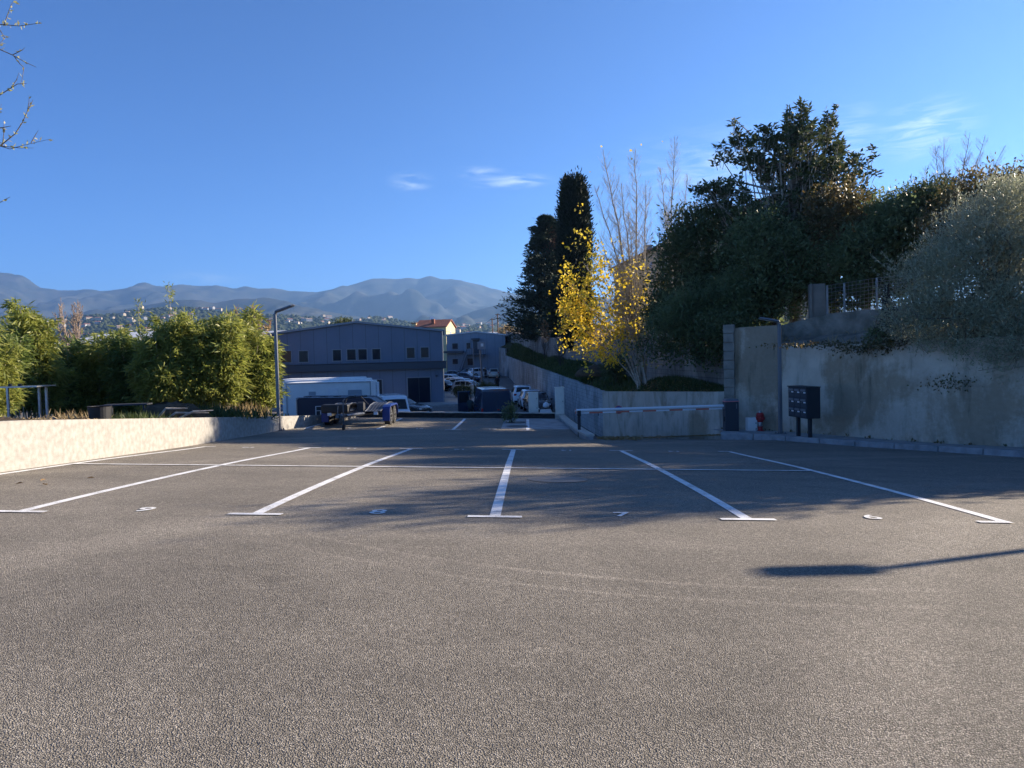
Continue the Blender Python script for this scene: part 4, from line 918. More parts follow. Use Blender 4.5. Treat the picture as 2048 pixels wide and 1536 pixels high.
# ------------------------------------------------------------------ lamps, cabinets, barrier, mailboxes, hydrant
def street_lamp(loc, h, label, face, tilt=.28, head=.75, col='pole', rot=0):
    """face = +1 head reaches +x, -1 reaches -x"""
    r_ = thing('street_lamp', label, 'street lamp', loc, rot, 'slim grey street lamps round the car park'); q = MB()
    q.box((0, 0, h / 2), (.105, .105, h), taper=.86); q.build('pole', M['pole'], r_, bevel=.012)
    q = MB(); q.box((0, 0, .012), (.30, .30, .024)); 
    for sx in (-1, 1):
        for sy in (-1, 1): q.tube([(sx * .11, sy * .11, .02), (sx * .11, sy * .11, .07)], .018, 6)
    q.build('base_plate', M['pole'], r_)
    q = MB(); q.tube([(0, 0, h - .04), (face * .04, 0, h + .05)], .05, 8); q.build('neck', M['pole'], r_)
    q = MB(); c = (face * head * .5 * math.cos(tilt), 0, h + .06 + head * .5 * math.sin(tilt))
    hd = MB(); m3 = Matrix.Rotation(-face * tilt, 3, 'Y')
    pr = [(-.5, -.6), (-.44, -1), (.38, -1), (.5, -.6), (.5, .6), (.38, 1), (-.44, 1), (-.5, .6)]; vs = []
    for z, k in ((-.03, .85), (-.012, 1), (.03, .9)):
        for u, v in pr: vs.append(Vector(c) + m3 @ Vector((u * head * k * face, v * .15 * k, z)))
    n = 8; fs = [tuple(range(n))[::-1], tuple(range(2 * n, 3 * n))] + [(a * n + i, a * n + (i + 1) % n, (a + 1) * n + (i + 1) % n, (a + 1) * n + i) for a in range(2) for i in range(n)]
    hd.add(vs, fs); ho_ = hd.build('lamp_head', M['pole'], r_)
    q = MB(); q.add([Vector(c) + m3 @ Vector((u * face, v, -.034)) for u, v in ((-.05, -.10), (.27, -.10), (.27, .10), (-.05, .10))], [(0, 1, 2, 3)]); q.build('lens', M['lamp_glass'], ho_, fixn=False)
    return r_
Lp = gpt(558.5, 861); street_lamp(Lp, zc(550, 628, Lp.y) - Lp.z, 'slim grey street lamp against the white wall, left of the trailer', 1, .32, .68)
Lp = gpt(1561, 868, .13); street_lamp(Lp, zc(1558, 647, Lp.y) - Lp.z, 'slim grey street lamp between the red hydrant and the mailboxes', -1, .20, .60)
tip = gpt(1548, 1131); hgt = 4.05; L_ = hgt / math.tan(SUN_EL)
zl = g(tip.x + L_ * math.sin(SUN_AZ), tip.y + L_ * math.cos(SUN_AZ)) + .13; L_ = (hgt + zl - tip.z) / math.tan(SUN_EL)
street_lamp((tip.x + L_ * math.sin(SUN_AZ) + .95, tip.y + L_ * math.cos(SUN_AZ), zl), hgt, 'slim grey street lamp out at the right whose shadow crosses the foreground asphalt', -1, .2, .7)

def box_cabinet(name, label, loc, w, d, h, mtl, seams, rz=0, cap=True, plinth=0):
    r_ = thing(name, label, 'cabinet', loc, rz, None); q = MB(); q.box((0, 0, h / 2 + plinth), (w, d, h)); q.build('cabinet_body', mtl, r_, bevel=.012)
    if cap: q = MB(); q.box((0, 0, h + plinth + .02), (w + .03, d + .03, .05)); q.build('lid', mtl, r_, bevel=.012)
    z0 = .03 + plinth
    for z1 in seams:
        q = MB(); q.box((0, -d / 2 - .006, (z0 + z1) / 2 + (0)), (w - .05, .012, z1 - z0 - .015)); dr = q.build('door', mtl, r_, bevel=.004)
        q = MB(); q.box((w * .34, -d / 2 - .018, (z0 + z1) / 2), (.02, .012, .05)); q.build('lock', M['charcoal'], dr); z0 = z1
    if plinth: q = MB(); q.box((0, 0, plinth / 2 - .1), (w + .04, d + .04, plinth + .2)); q.build('plinth', M['pale_concrete'], r_)
    return r_
p = gpt(1067.5, 834.5); box_cabinet('utility_cabinet', 'beige utility cabinet with two stacked doors on the concrete pad', p, 19.5 * p.y / F_PX, .28, zc(1067, 784, p.y) - p.z, M['cream'], (.22, .56, 1.0), cap=False)
p = at(1120, 835, 31.0); p.z = g(p.x, 31) ; box_cabinet('utility_cabinet', 'taller closed beige utility cabinet at the end of the side wall', p, 17.5 * p.y / F_PX, .30, zc(1120, 776, p.y) - p.z - .2, M['cream'], (1.2,), plinth=.2)
p = at(941, 790, 78); p.z = -4.3; box_cabinet('utility_cabinet', 'small beige utility cabinet among shrubs in front of the parked white hatchback', p, 14 * 78 / F_PX, .4, zc(941, 771, 78) + 4.3, M['cream'], (.9,))
p = gpt(1503, 861.5, .13); box_cabinet('utility_cabinet', 'small white meter cabinet beside the red hydrant on the pavement', p, 20 * p.y / F_PX, .22, zc(1503, 835, p.y) - p.z, M['white_panel'], (.10, .40), cap=False)

# barrier
p = gpt(1462, 862, .13); bc = thing('barrier', 'parking barrier with white and red arm lowered over the ramp entry', 'barrier', p); ch = zc(1462, 803, p.y) - p.z; cw = 26.5 * p.y / F_PX
q = MB(); q.box((0, 0, ch / 2), (cw, .34, ch)); q.build('cabinet_body', M['anthracite'], bc, bevel=.012)
q = MB(); q.box((0, 0, ch + .012), (cw + .02, .36, .024)); q.build('light_strip', M['light_strip'], bc)
q = MB(); q.box((0, 0, ch + .055), (cw + .01, .35, .06), taper=.9); q.build('lid', M['pole'], bc, bevel=.01)
q = MB(); q.box((cw * .33, -.175, ch * .85), (.025, .012, .16)); q.build('handle', M['pole'], bc); q = MB(); q.box((-cw * .5 - .01, -.05, ch * .42), (.02, .1, .14)); q.build('key_slot', M['black'], bc)
A = at(1447, 813, p.y - .05) - Vector(p); B_ = at(1150, 822.5, p.y - .35) - Vector(p)
q = MB(); q.box((A.x + .06, A.y + .02, A.z), (.16, .12, .16)); q.build('arm_bracket', M['pole'], bc, bevel=.01)
dirv = (B_ - A); q = MB(); cen = (A + B_) / 2; ang = math.atan2(-dirv.y, -dirv.x); tl = math.atan2(dirv.z, dirv.length)
def orient(u0, u1, w, h, dz=0, dy=0, mi=0, q=q):
    ex = dirv.normalized(); ez = Vector((0, 0, 1)); ez = (ez - ex * ez.dot(ex)).normalized(); ey = ez.cross(ex)
    vs = []
    for s in (u0, u1):
        for a, b in ((-1, -1), (1, -1), (1, 1), (-1, 1)): vs.append(A + ex * s + ey * (a * w / 2 + dy) + ez * (b * h / 2 + dz))
    q.add(vs, [(0, 1, 2, 3), (4, 5, 6, 7), (0, 1, 5, 4), (1, 2, 6, 5), (2, 3, 7, 6), (3, 0, 4, 7)], mi)
Ln = dirv.length; q.tube([A + Vector((0, 0, .02)), B_ + Vector((0, 0, .02))], .048, 14); ar = q.build('arm', M['white'], bc, smooth=False)
q = MB(); k = 0; s_ = .05
while s_ < Ln - .1:
    orient(s_, min(s_ + .42, Ln - .02), .045, .045, -.060, 0, k % 2, q); s_ += .421; k += 1
q.build('reflective_strip', [M['white'], M['reflector']], ar)
q = MB(); q.box((B_.x + .02, B_.y, B_.z), (.03, .09, .15)); q.build('end_cap', M['reflector'], ar)
q = MB(); sc_ = A.lerp(B_, (1447 - 1237) / 297.) + Vector((0, .065, .0)); q.disc(sc_, (0, 1, 0), .135, .012, 28, 0); q.disc(sc_ + Vector((0, -.008, 0)), (0, 1, 0), .112, .006, 28, 1)
sg = q.build('road_sign', [M['reflector'], M['blue']], bc)
q = MB(); q.box(sc_ + Vector((0, -.014, 0)), (.21, .004, .03)); q.build('bar', M['white'], sg)
q = MB(); q.tube([A.lerp(B_, .845) - Vector((0, 0, .05)), A.lerp(B_, .845) - Vector((0, 0, .16))], .014, 6); q.build('catch_pin', M['charcoal'], ar)
# the rest post at the tip of the arm
rp_ = Vector(p) + B_; gz = g(rp_.x + .1, RY) - .35; r_ = thing('rest_post', 'dark forked post holding up the left tip of the barrier arm', 'post', (rp_.x + .12, rp_.y, gz)); hh = rp_.z - gz
q = MB(); q.box((0, 0, hh / 2 - .05), (.09, .07, hh - .1)); q.build('post', M['charcoal'], r_, bevel=.008); q = MB(); q.box((0, -.06, hh - .06), (.11, .02, .16)); q.box((0, .06, hh - .06), (.11, .02, .16)); q.box((0, 0, hh - .12), (.11, .14, .03)); q.build('fork', M['charcoal'], r_)

# mailboxes
cn = gpt(1622, 877, .13); mbx = thing('mailbox_bank', 'dark bank of nine mailboxes on two posts in front of the stained wall', 'mailboxes', cn)
YM = cn.y; corner = at(1614.5, 838, YM) - Vector(cn); ztop = at(1614.5, 776, YM).z - cn.z; zbot = corner.z
fd = Vector((-.13, .991, 0)); sdv = Vector((.985, .17, 0)); Lf, Ls = 1.06, .40
c0 = Vector((corner.x, 0, 0))
def mp_(u, w, z): return c0 + fd * u + sdv * w + Vector((0, 0, z))
def obox(q, u0, u1, w0, w1, z0, z1, mi=0):
    vs = [mp_(u, w, z) for z in (z0, z1) for u, w in ((u0, w0), (u1, w0), (u1, w1), (u0, w1))]; q.add(vs, [(0, 1, 2, 3), (4, 5, 6, 7), (0, 1, 5, 4), (1, 2, 6, 5), (2, 3, 7, 6), (3, 0, 4, 7)], mi)
q = MB(); obox(q, 0, Lf, 0, Ls, zbot, ztop); q.build('housing', M['charcoal'], mbx, bevel=.006); q = MB(); obox(q, -.015, Lf + .015, -.03, Ls + .015, ztop + .002, ztop + .025); q.build('roof', M['charcoal'], mbx)
hh = (ztop - zbot - .04) / 3
for c_ in range(3):
    for r2 in range(3):
        u0 = .025 + c_ * (Lf - .04) / 3; u1 = u0 + (Lf - .04) / 3 - .02; z1 = ztop - .02 - r2 * hh; z0 = z1 - hh + .02; q = MB(); obox(q, u0, u1, -.014, -.001, z0, z1); dr = q.build('mailbox_door', M['anthracite'], mbx, bevel=.003)
        q = MB(); obox(q, u0 + .03, u1 - .03, -.035, -.015, z1 - .085, z1 - .03); q.build('letter_flap', M['pole'], dr)
        q = MB(); obox(q, u0 + .03, u0 + .15, -.018, -.0145, z1 - .135, z1 - .10); q.build('name_plate', M['white'], dr)
        q = MB(); obox(q, u1 - .06, u1 - .045, -.022, -.0145, z1 - .13, z1 - .115); q.build('lock', M['steel'], dr)
for u_, w_ in ((.22, .2), (.86, .2)):
    q = MB(); obox(q, u_ - .045, u_ + .045, w_ - .045, w_ + .045, -.03, zbot); q.build('leg', M['charcoal'], mbx)

# hydrant
p = gpt(1520.5, 862, .13); hy = thing('fire_hydrant', 'red fire hydrant with silver band beside the small white cabinet', 'fire hydrant', p); H0 = zc(1520, 820.5, p.y) - p.z; s_ = H0 / .66
def lz(prof): return [(r * s_, z * s_) for r, z in prof]
q = MB(); q.lathe(lz([(.13, 0), (.13, .02), (.075, .03), (.07, .12), (.09, .125), (.09, .14), (.07, .15)]), n=20); q.build('foot', M['red'], hy, smooth=False)
q = MB(); q.lathe(lz([(.068, .15), (.082, .20), (.082, .27), (.078, .285)]), n=20); q.build('silver_band', M['steel'], hy)
q = MB(); q.lathe(lz([(.08, .285), (.105, .31), (.115, .42), (.12, .52), (.10, .575), (.06, .59)]), n=20)
for a in (-1, 1): q.tube([Vector((0, 0, .40)) * s_, Vector((a * .14, -.03, .40)) * s_], .045 * s_, 12)
q.tube([Vector((0, 0, .40)) * s_, Vector((0, -.15, .40)) * s_], .055 * s_, 12); q.build('bonnet', M['red'], hy)
q = MB(); q.lathe(lz([(.06, .59), (.055, .62), (.02, .64), (.02, .665)]), n=12); q.build('cap', M['steel'], hy)

# sign box on post, yard lamp
p = at(966, 790, 82); p.z = -4.3; r_ = thing('street_sign', 'grey sign box with white notice on a thick post in the yard', 'sign', p); ht = zc(963, 700, 82) + 4.3
q = MB(); q.tube([(0, 0, 0), (-.14, 0, ht)], .11, 10); q.build('post', M['pole'], r_); q = MB(); q.box((-.02, 0, zc(963, 691, 82) + 4.3), (.85, .16, .80)); bx_ = q.build('sign_box', M['trim_light'], r_, bevel=.02)
q = MB(); q.box((.05, -.085, zc(963, 690, 82) + 4.3), (.28, .01, .32)); q.build('notice', M['white'], bx_)
p = at(948.5, 788, 80); p.z = -4.3; ly = street_lamp(p, zc(946, 698, 80) + 4.3, 'thin street lamp between the parked hatchbacks and the sign post in the yard', -1, .05, .5)
# ------------------------------------------------------------------ vehicles
PROF = {  # t along the length from the rear: (t, belt height, top height, half-width factor, roof half-width factor) heights as fraction of H
 'hatch': [(0, .36, .50, .80, .74), (.012, .52, .66, .88, .76), (.05, .60, .86, .94, .72), (.11, .62, .955, .97, .72), (.22, .62, .99, 1, .74), (.40, .61, 1.0, 1, .76), (.55, .60, .975, 1, .75), (.64, .60, .86, 1, .76), (.735, .60, .65, .99, .82), (.80, .58, .62, .98, .80), (.92, .50, .56, .93, .72), (.975, .42, .48, .84, .66), (1, .34, .36, .70, .60)],
 'suv': [(0, .40, .52, .84, .76), (.01, .55, .66, .90, .76), (.035, .60, .84, .95, .72), (.09, .61, .965, .98, .73), (.25, .61, 1.0, 1, .75), (.45, .60, 1.0, 1, .76), (.58, .60, .965, 1, .75), (.66, .60, .84, 1, .77), (.745, .60, .665, .99, .84), (.82, .59, .645, .98, .82), (.93, .53, .60, .94, .76), (.98, .44, .50, .87, .7), (1, .34, .38, .76, .64)],
 'saloon': [(0, .38, .52, .80, .74), (.02, .56, .62, .90, .80), (.13, .61, .68, .96, .82), (.20, .62, .78, .98, .76), (.30, .62, .95, 1, .72), (.42, .62, 1.0, 1, .74), (.53, .61, .98, 1, .74), (.62, .61, .84, 1, .76), (.71, .60, .66, .99, .82), (.80, .58, .63, .98, .8), (.93, .50, .56, .92, .72), (.98, .42, .47, .84, .66), (1, .34, .36, .70, .6)],
 'estate': [(0, .38, .50, .84, .78), (.01, .55, .64, .90, .78), (.035, .60, .82, .95, .72), (.08, .61, .955, .98, .72), (.25, .61, .99, 1, .74), (.45, .60, 1.0, 1, .75), (.57, .60, .96, 1, .75), (.65, .60, .83, 1, .77), (.73, .60, .65, .99, .84), (.80, .58, .63, .98, .82), (.93, .52, .58, .94, .74), (.98, .42, .47, .85, .68), (1, .34, .36, .72, .62)],
 'van': [(0, .45, .90, .93, .84), (.006, .48, .985, .97, .86), (.06, .50, 1.0, 1, .86), (.35, .50, 1.0, 1, .87), (.60, .50, 1.0, 1, .86), (.71, .50, .985, 1, .84), (.765, .50, .92, 1, .82), (.87, .50, .58, .99, .88), (.92, .48, .53, .97, .84), (.975, .40, .45, .92, .8), (1, .30, .34, .84, .74)],
}
def car(kind, label, loc, rz, L, W, H, paint, category='car', group=None, rack=False, hi=False, face='rear', glass_rear=True, side_glass=True, wheel_r=None):
    """local +x is forward (loc = middle of the car at road level); rz turns it"""
    P = PROF[kind]; root = thing({'van': 'parked_van'}.get(kind, 'parked_car'), label, category, loc, rz, group); hw = W / 2; wr = wheel_r or H * .215
    ts = sorted(set([p[0] for p in P] + list(np.linspace(0, 1, 41)))); T = [p[0] for p in P]
    def iv(t, k): return float(np.interp(t, T, [p[k] for p in P]))
    zb = H * .13
    def sec(t):
        belt, top, wf, rf = iv(t, 1) * H, iv(t, 2) * H, iv(t, 3) * hw, iv(t, 4) * hw; rf = min(rf, wf * .97); x = (t - .5) * L
        cab = max(0.0, top - belt); e = min(.05, cab * .35 + .01)
        low_ = zb + (.10 * H if (t < .03 or t > .97) else 0)
        return [(x, wf * .90, low_), (x, wf * .985, low_ + .05 * H), (x, wf, (low_ + belt) * .52), (x, wf * .985, belt * .93), (x, wf * .955, belt), (x, rf, top - e), (x, rf * .88, top - e * .25), (x, rf * .45, top), (x, 0, top + .006)]
    rows = []
    for t in ts:
        s = sec(t); full = [(x, -y, z) for x, y, z in s] + [(x, y, z) for x, y, z in s[::-1][1:]]; rows.append(full)
    q = MB(); q.grid(rows); n = len(rows[0]); q.add(rows[0], [tuple(range(n))]); q.add(rows[-1], [tuple(range(n))]); q.grid([[r[0] for r in rows], [r[-1] for r in rows]])
    body = q.build('body', paint, root, smooth=False); me = body.data
    bm = bmesh.new(); bm.from_mesh(me); bmesh.ops.remove_doubles(bm, verts=bm.verts, dist=.0005); bmesh.ops.recalc_face_normals(bm, faces=bm.faces); bm.to_mesh(me); bm.free()
    me.polygons.foreach_set('use_smooth', [len(p.vertices) == 4 for p in me.polygons])
    try: me.set_sharp_from_angle(angle=R(38))
    except Exception: pass
    def panel(t0, t1, v0, v1, side, name, mtl, off=.008, nt_=8, par=None):   # between belt (v=0) and roof edge (v=1)
        q = MB(); rw = []
        for i in range(nt_ + 1):
            t = t0 + (t1 - t0) * i / nt_; s = sec(t); b, r_ = Vector(s[4]), Vector(s[5]); row = []
            for v in (v0, v1):
                p = b.lerp(r_, v); row.append((p.x, side * (p.y + off), p.z))
            rw.append(row)
        q.grid(rw); return q.build(name, mtl, par or root, fixn=False)
    def topstrip(t0, t1, name, mtl, wfac=.93, off=.010, nt_=6):
        q = MB(); rw = []
        for i in range(nt_ + 1):
            t = t0 + (t1 - t0) * i / nt_; s = sec(t); s2 = sec(t + .004); nx_ = -(s2[8][2] - s[8][2]); nz_ = (s2[8][0] - s[8][0]); l = math.hypot(nx_, nz_) or 1; ox, oz = nx_ / l * off, nz_ / l * off; e = s[5]; row = []
            for f in (-1, -.88, -.45, 0, .45, .88, 1):
                z = {1: e[2], .88: s[6][2], .45: s[7][2], 0: s[8][2]}[abs(f)]; row.append((e[0] + ox, e[1] * f * wfac, z + oz))
            rw.append(row)
        q.grid(rw); return q.build(name, mtl, root, fixn=False)
    if kind == 'van':
        for sd_ in (-1, 1): panel(.70, .845, .10, .80, sd_, 'window', M['car_glass'])
        topstrip(.775, .865, 'windscreen', M['car_glass'], .9)
    else:
        r0 = {'hatch': .13, 'suv': .11, 'saloon': .27, 'estate': .10}[kind]
        for sd_ in (-1, 1):
            panel(r0, .30, .10, .86, sd_, 'window', M['car_glass']); panel(.315, .475, .10, .88, sd_, 'window', M['car_glass']); panel(.49, .66, .10, .86, sd_, 'window', M['car_glass'])
        ra, rb = {'hatch': (.02, .10), 'suv': (.015, .075), 'saloon': (.15, .29), 'estate': (.014, .07)}[kind]
        topstrip(ra, rb, 'rear_window', M['car_glass'], .90); topstrip(.595, .715, 'windscreen', M['car_glass'], .90)
    # wheels
    for fx_ in (-.5 + .17, .5 - .18):
        for sd_ in (-1, 1):
            x = fx_ * L; q = MB(); q.disc((x, sd_ * (hw * .985), wr), (0, 1, 0), wr * 1.16, .03, 24); q.build('wheel_arch', M['black'], root)
            q = MB(); q.disc((x, sd_ * (hw - .08), wr), (0, 1, 0), wr, .2, 24); wl_ = q.build('wheel', M['rubber'], root)
            q = MB(); q.disc((x, sd_ * (hw + .022), wr), (0, 1, 0), wr * .64, .012, 20, 0)
            for k in range(5):
                a = k * 2 * math.pi / 5; q.box((x + math.cos(a) * wr * .36, sd_ * (hw + .03), wr + math.sin(a) * wr * .36), (wr * .16, .012, wr * .16), mi=1)
            q.build('rim', [M['steel'], M['black']], wl_)
    # lights, plates, bumper, mirrors
    zL = iv(.03, 1) * H
    for sd_ in (-1, 1):
        q = MB(); x = -.5 * L
        if kind == 'van': q.box((x + .0, sd_ * hw * .90, H * .38), (.06, hw * .10, H * .16))
        else: q.box((x + .035, sd_ * hw * .74, zL * .94), (.10, hw * .26, H * .10), rz=sd_ * R(14))
        q.build('tail_light', M['tail'], root, bevel=.01)
        q = MB(); q.box((.5 * L - .10, sd_ * hw * .66, H * (.43 if kind != 'van' else .36)), (.14, hw * .30, H * .075), rz=-sd_ * R(24)); q.build('headlight', M['lamp_glass'], root, bevel=.01)
        mt = .665 if kind != 'van' else .80; q = MB(); q.box(((mt - .5) * L, sd_ * (hw + .085), iv(mt, 1) * H + .06), (.09, .17, .12)); q.build('wing_mirror', paint if kind != 'van' else M['black'], root, bevel=.02)
    q = MB(); q.box((-.5 * L + .02, 0, H * .20), (.14, W * .86, H * .10)); q.build('rear_bumper', M['black'] if kind in ('van', 'suv') else paint, root, bevel=.02)
    q = MB(); q.box((.5 * L - .01, 0, H * .20), (.10, W * .66, H * .10)); q.build('front_grille', M['black'], root, bevel=.02)
    q = MB(); q.box((-.5 * L - .02 if kind != 'van' else -.5 * L - .055, 0, H * (.36 if kind != 'van' else .2)), (.02, .5, .11)); q.build('number_plate', M['white'], root)
    q = MB(); q.box((.5 * L + .045, 0, H * .24), (.015, .5, .11)); q.build('number_plate', M['white'], root)
    if rack:
        for sd_ in (-1, 1):
            s0, s1 = sec(.14), sec(.56); q = MB(); q.tube([(s0[5][0], sd_ * s0[5][1] * .93, s0[7][2] - .01), (s0[5][0] + .12, sd_ * s0[5][1] * .93, s0[7][2] + .06), (s1[5][0] - .1, sd_ * s1[5][1] * .93, H + .05), (s1[5][0], sd_ * s1[5][1] * .93, s1[7][2])], .018, 6); q.build('roof_rail', M['steel'], root)
    return root
def cpos(px, Y): return (at(px, 700, Y).x, Y, low(0, Y))
UP = R(90)      # car pointing away from the camera
# row at the right along the wall
car('suv', 'white estate car with roof rails, farthest of the three along the block wall', cpos(1041, 67.2), UP + R(3), 4.45, 1.82, 1.62, M['car_white'], rack=True)
car('hatch', 'white hatchback parked between the white estate with roof rails and the black car', cpos(1057.5, 61.9), UP + R(4), 4.0, 1.76, 1.50, M['car_white'])
car('hatch', 'black car facing the car park, nearest of the three along the block wall', cpos(1072, 57.3), -UP + R(6), 4.0, 1.75, 1.48, M['car_black'])
# far groups in the middle of the yard
gC = 'cars parked in the rows of the lower yard'
car('hatch', 'white hatchback with tinted windows, nearest of the yard rows, by the beige cabinet', cpos(937, 89), R(-28), 4.05, 1.75, 1.48, M['car_white'], group=gC)
car('suv', 'white car with black arches just behind the nearest white hatchback', cpos(927, 94.5), R(-28), 4.2, 1.8, 1.55, M['car_white'], group=gC)
car('hatch', 'white hatchback, third in the slanted row beside the warehouse corner', cpos(916, 100), R(-28), 4.05, 1.75, 1.50, M['car_white'], group=gC)
car('estate', 'white car with dark windows half hidden at the warehouse corner, behind the third hatchback', cpos(902, 107), R(-28), 4.4, 1.8, 1.5, M['car_white'], group=gC)
car('saloon', 'dark blue car with long bonnet in the middle of the yard rows', cpos(931, 112), R(-20), 4.5, 1.8, 1.42, M['navy'], group=gC)
car('estate', 'dark car whose end shows beside the warehouse wall, nearest the corner', cpos(886, 92), R(-28), 4.3, 1.8, 1.5, M['car_black'], group=gC)
car('suv', 'white compact car with red tail light left of the silver estate', cpos(961, 124), R(28), 4.1, 1.78, 1.58, M['car_white'], group=gC)
car('estate', 'silver estate car seen from behind beside the far block wall', cpos(987, 121), UP + R(1), 4.4, 1.78, 1.48, M['car_silver'], group=gC, rack=True)
car('saloon', 'grey car left of the white compact, near the outside stair', cpos(937, 131), R(20), 4.4, 1.8, 1.45, M['car_grey'], group=gC)
car('hatch', 'dark car farthest back under the stair landing', cpos(960, 132), R(12), 4.2, 1.8, 1.5, M['car_black'], group=gC)
car('saloon', 'dark car behind the dark blue one, beside the far canopy', cpos(908, 119), R(-10), 4.4, 1.8, 1.42, M['car_grey'], group=gC)
# black car in front of the warehouse, white van, dark van with sign
car('saloon', 'black sports saloon parked before the warehouse shop window', (at(798, 700, 56).x, 56, low(0, 56)), R(-28), 4.5, 1.85, 1.42, M['car_black'])

# blue van seen from behind with the driver's door open
Lv, Wv, Hv = 5.3, 1.95, 2.25; yaw = UP + R(9)
rc = at(992, 777, 47.0); cx_ = rc.x + math.cos(yaw) * Lv / 2; cy_ = 47.0 + math.sin(yaw) * Lv / 2
bv = car('van', 'dark blue panel van seen from behind with its left front door open', (cx_, cy_, -4.3), yaw, Lv, Wv, Hv, M['navy'], category='van')
for sgn in (-1, 1):
    q = MB(); q.box((-Lv / 2 - .012, sgn * Wv * .225, Hv * .55), (.03, Wv * .425, Hv * .74)); dr = q.build('rear_door', M['navy'], bv, bevel=.012)
    q = MB(); q.box((-Lv / 2 - .032, sgn * Wv * .225, Hv * .70), (.015, Wv * .34, Hv * .30)); q.box((-Lv / 2 - .032, sgn * Wv * .225, Hv * .36), (.015, Wv * .34, Hv * .22)); q.build('pressed_panel', M['navy'], dr, bevel=.006)
    q = MB(); q.box((-Lv / 2 - .03, sgn * Wv * .455, Hv * .38), (.05, .12, .42)); q.build('lamp_cluster', M['tail'], bv, bevel=.01)
q = MB(); q.box((-Lv / 2 - .045, -.12, Hv * .42), (.02, .14, .06)); q.build('door_handle', M['tail'], bv)
q = MB(); dl = 1.05; hx_, hy_ = Lv * .36, Wv / 2 + .02; a = R(72)
def dpt(u, z): return (hx_ - u * math.cos(a), hy_ + u * math.sin(a), z)
def dslab(u0, u1, z0, z1, mi=0, th=.035):
    vs = [];
    for s in (-1, 1):
        for u, z in ((u0, z0), (u1, z0), (u1, z1), (u0, z1)): p = Vector(dpt(u, z)); p += Vector((math.sin(a), math.cos(a), 0)) * s * th; vs.append(p)
    q.add(vs, [(0, 1, 2, 3), (4, 5, 6, 7), (0, 1, 5, 4), (1, 2, 6, 5), (2, 3, 7, 6), (3, 0, 4, 7)], mi)
dslab(0, dl, .45, 1.20); dslab(dl - .1, dl, 1.20, 1.95); dslab(.12, dl - .1, 1.87, 1.95)
q.tube([dpt(.06, 1.2), dpt(.30, 1.90)], .05, 6); dv = q.build('front_door', M['navy'], bv, bevel=.01)
q = MB(); dslab(.16, dl - .1, 1.20, 1.87, 0, .008); q.build('door_window', M['car_glass'], dv)
q = MB(); q.box((Lv * .40, Wv / 2 + .22, 1.45), (.1, .22, .3)); q.build('door_mirror', M['white'], bv, bevel=.03)

# white pickup/van cab facing left-away: cab with windscreen
car('van', 'small white van with open cab window behind the car trailer', (at(766, 700, 46).x + .2, 47.6, low(0, 47)), -UP + R(18), 4.2, 1.8, 2.0, M['car_white'], category='van')
# scooter-like white top box behind the taller cabinet
p = at(1098, 820, 44); r_ = thing('scooter', 'white scooter partly hidden beside the taller beige cabinet', 'scooter', (at(1104, 820, 46).x, 46, -4.3 + .0), R(-10))
q = MB(); q.lathe([(.02, 1.28), (.16, 1.20), (.20, 1.05), (.17, .95), (.02, .93)], c=(-.35, 0, .12), n=14); q.build('top_box', M['white'], r_, smooth=True)
q = MB(); q.prism([(-.8, .45), (-.7, .95), (-.1, 1.0), (.1, .55), (.45, .50), (.62, 1.15), (.74, 1.1), (.60, .35), (.1, .30), (-.6, .35)], 'y', -.14, .14); q.build('fairing', M['white'], r_, bevel=.03)
for x in (-.6, .68): q = MB(); q.disc((x, 0, .25), (0, 1, 0), .25, .12, 20); w_ = q.build('wheel', M['rubber'], r_); q = MB(); q.disc((x, 0, .25), (0, 1, 0), .14, .13, 16); q.build('rim', M['steel'], w_)
q = MB(); q.tube([(.66, -.32, 1.16), (.66, 0, 1.22), (.66, .32, 1.16)], .02, 8); q.tube([(.66, -.30, 1.16), (.66, -.36, 1.38)], .01, 6); q.disc((.66, -.37, 1.42), (1, 0, 0), .07, .02, 12); q.build('handlebar', M['black'], r_)
q = MB(); q.prism([(-.75, 1.0), (-.1, 1.0), (-.05, 1.08), (-.7, 1.1)], 'y', -.15, .15); q.build('saddle', M['black'], r_, bevel=.02)

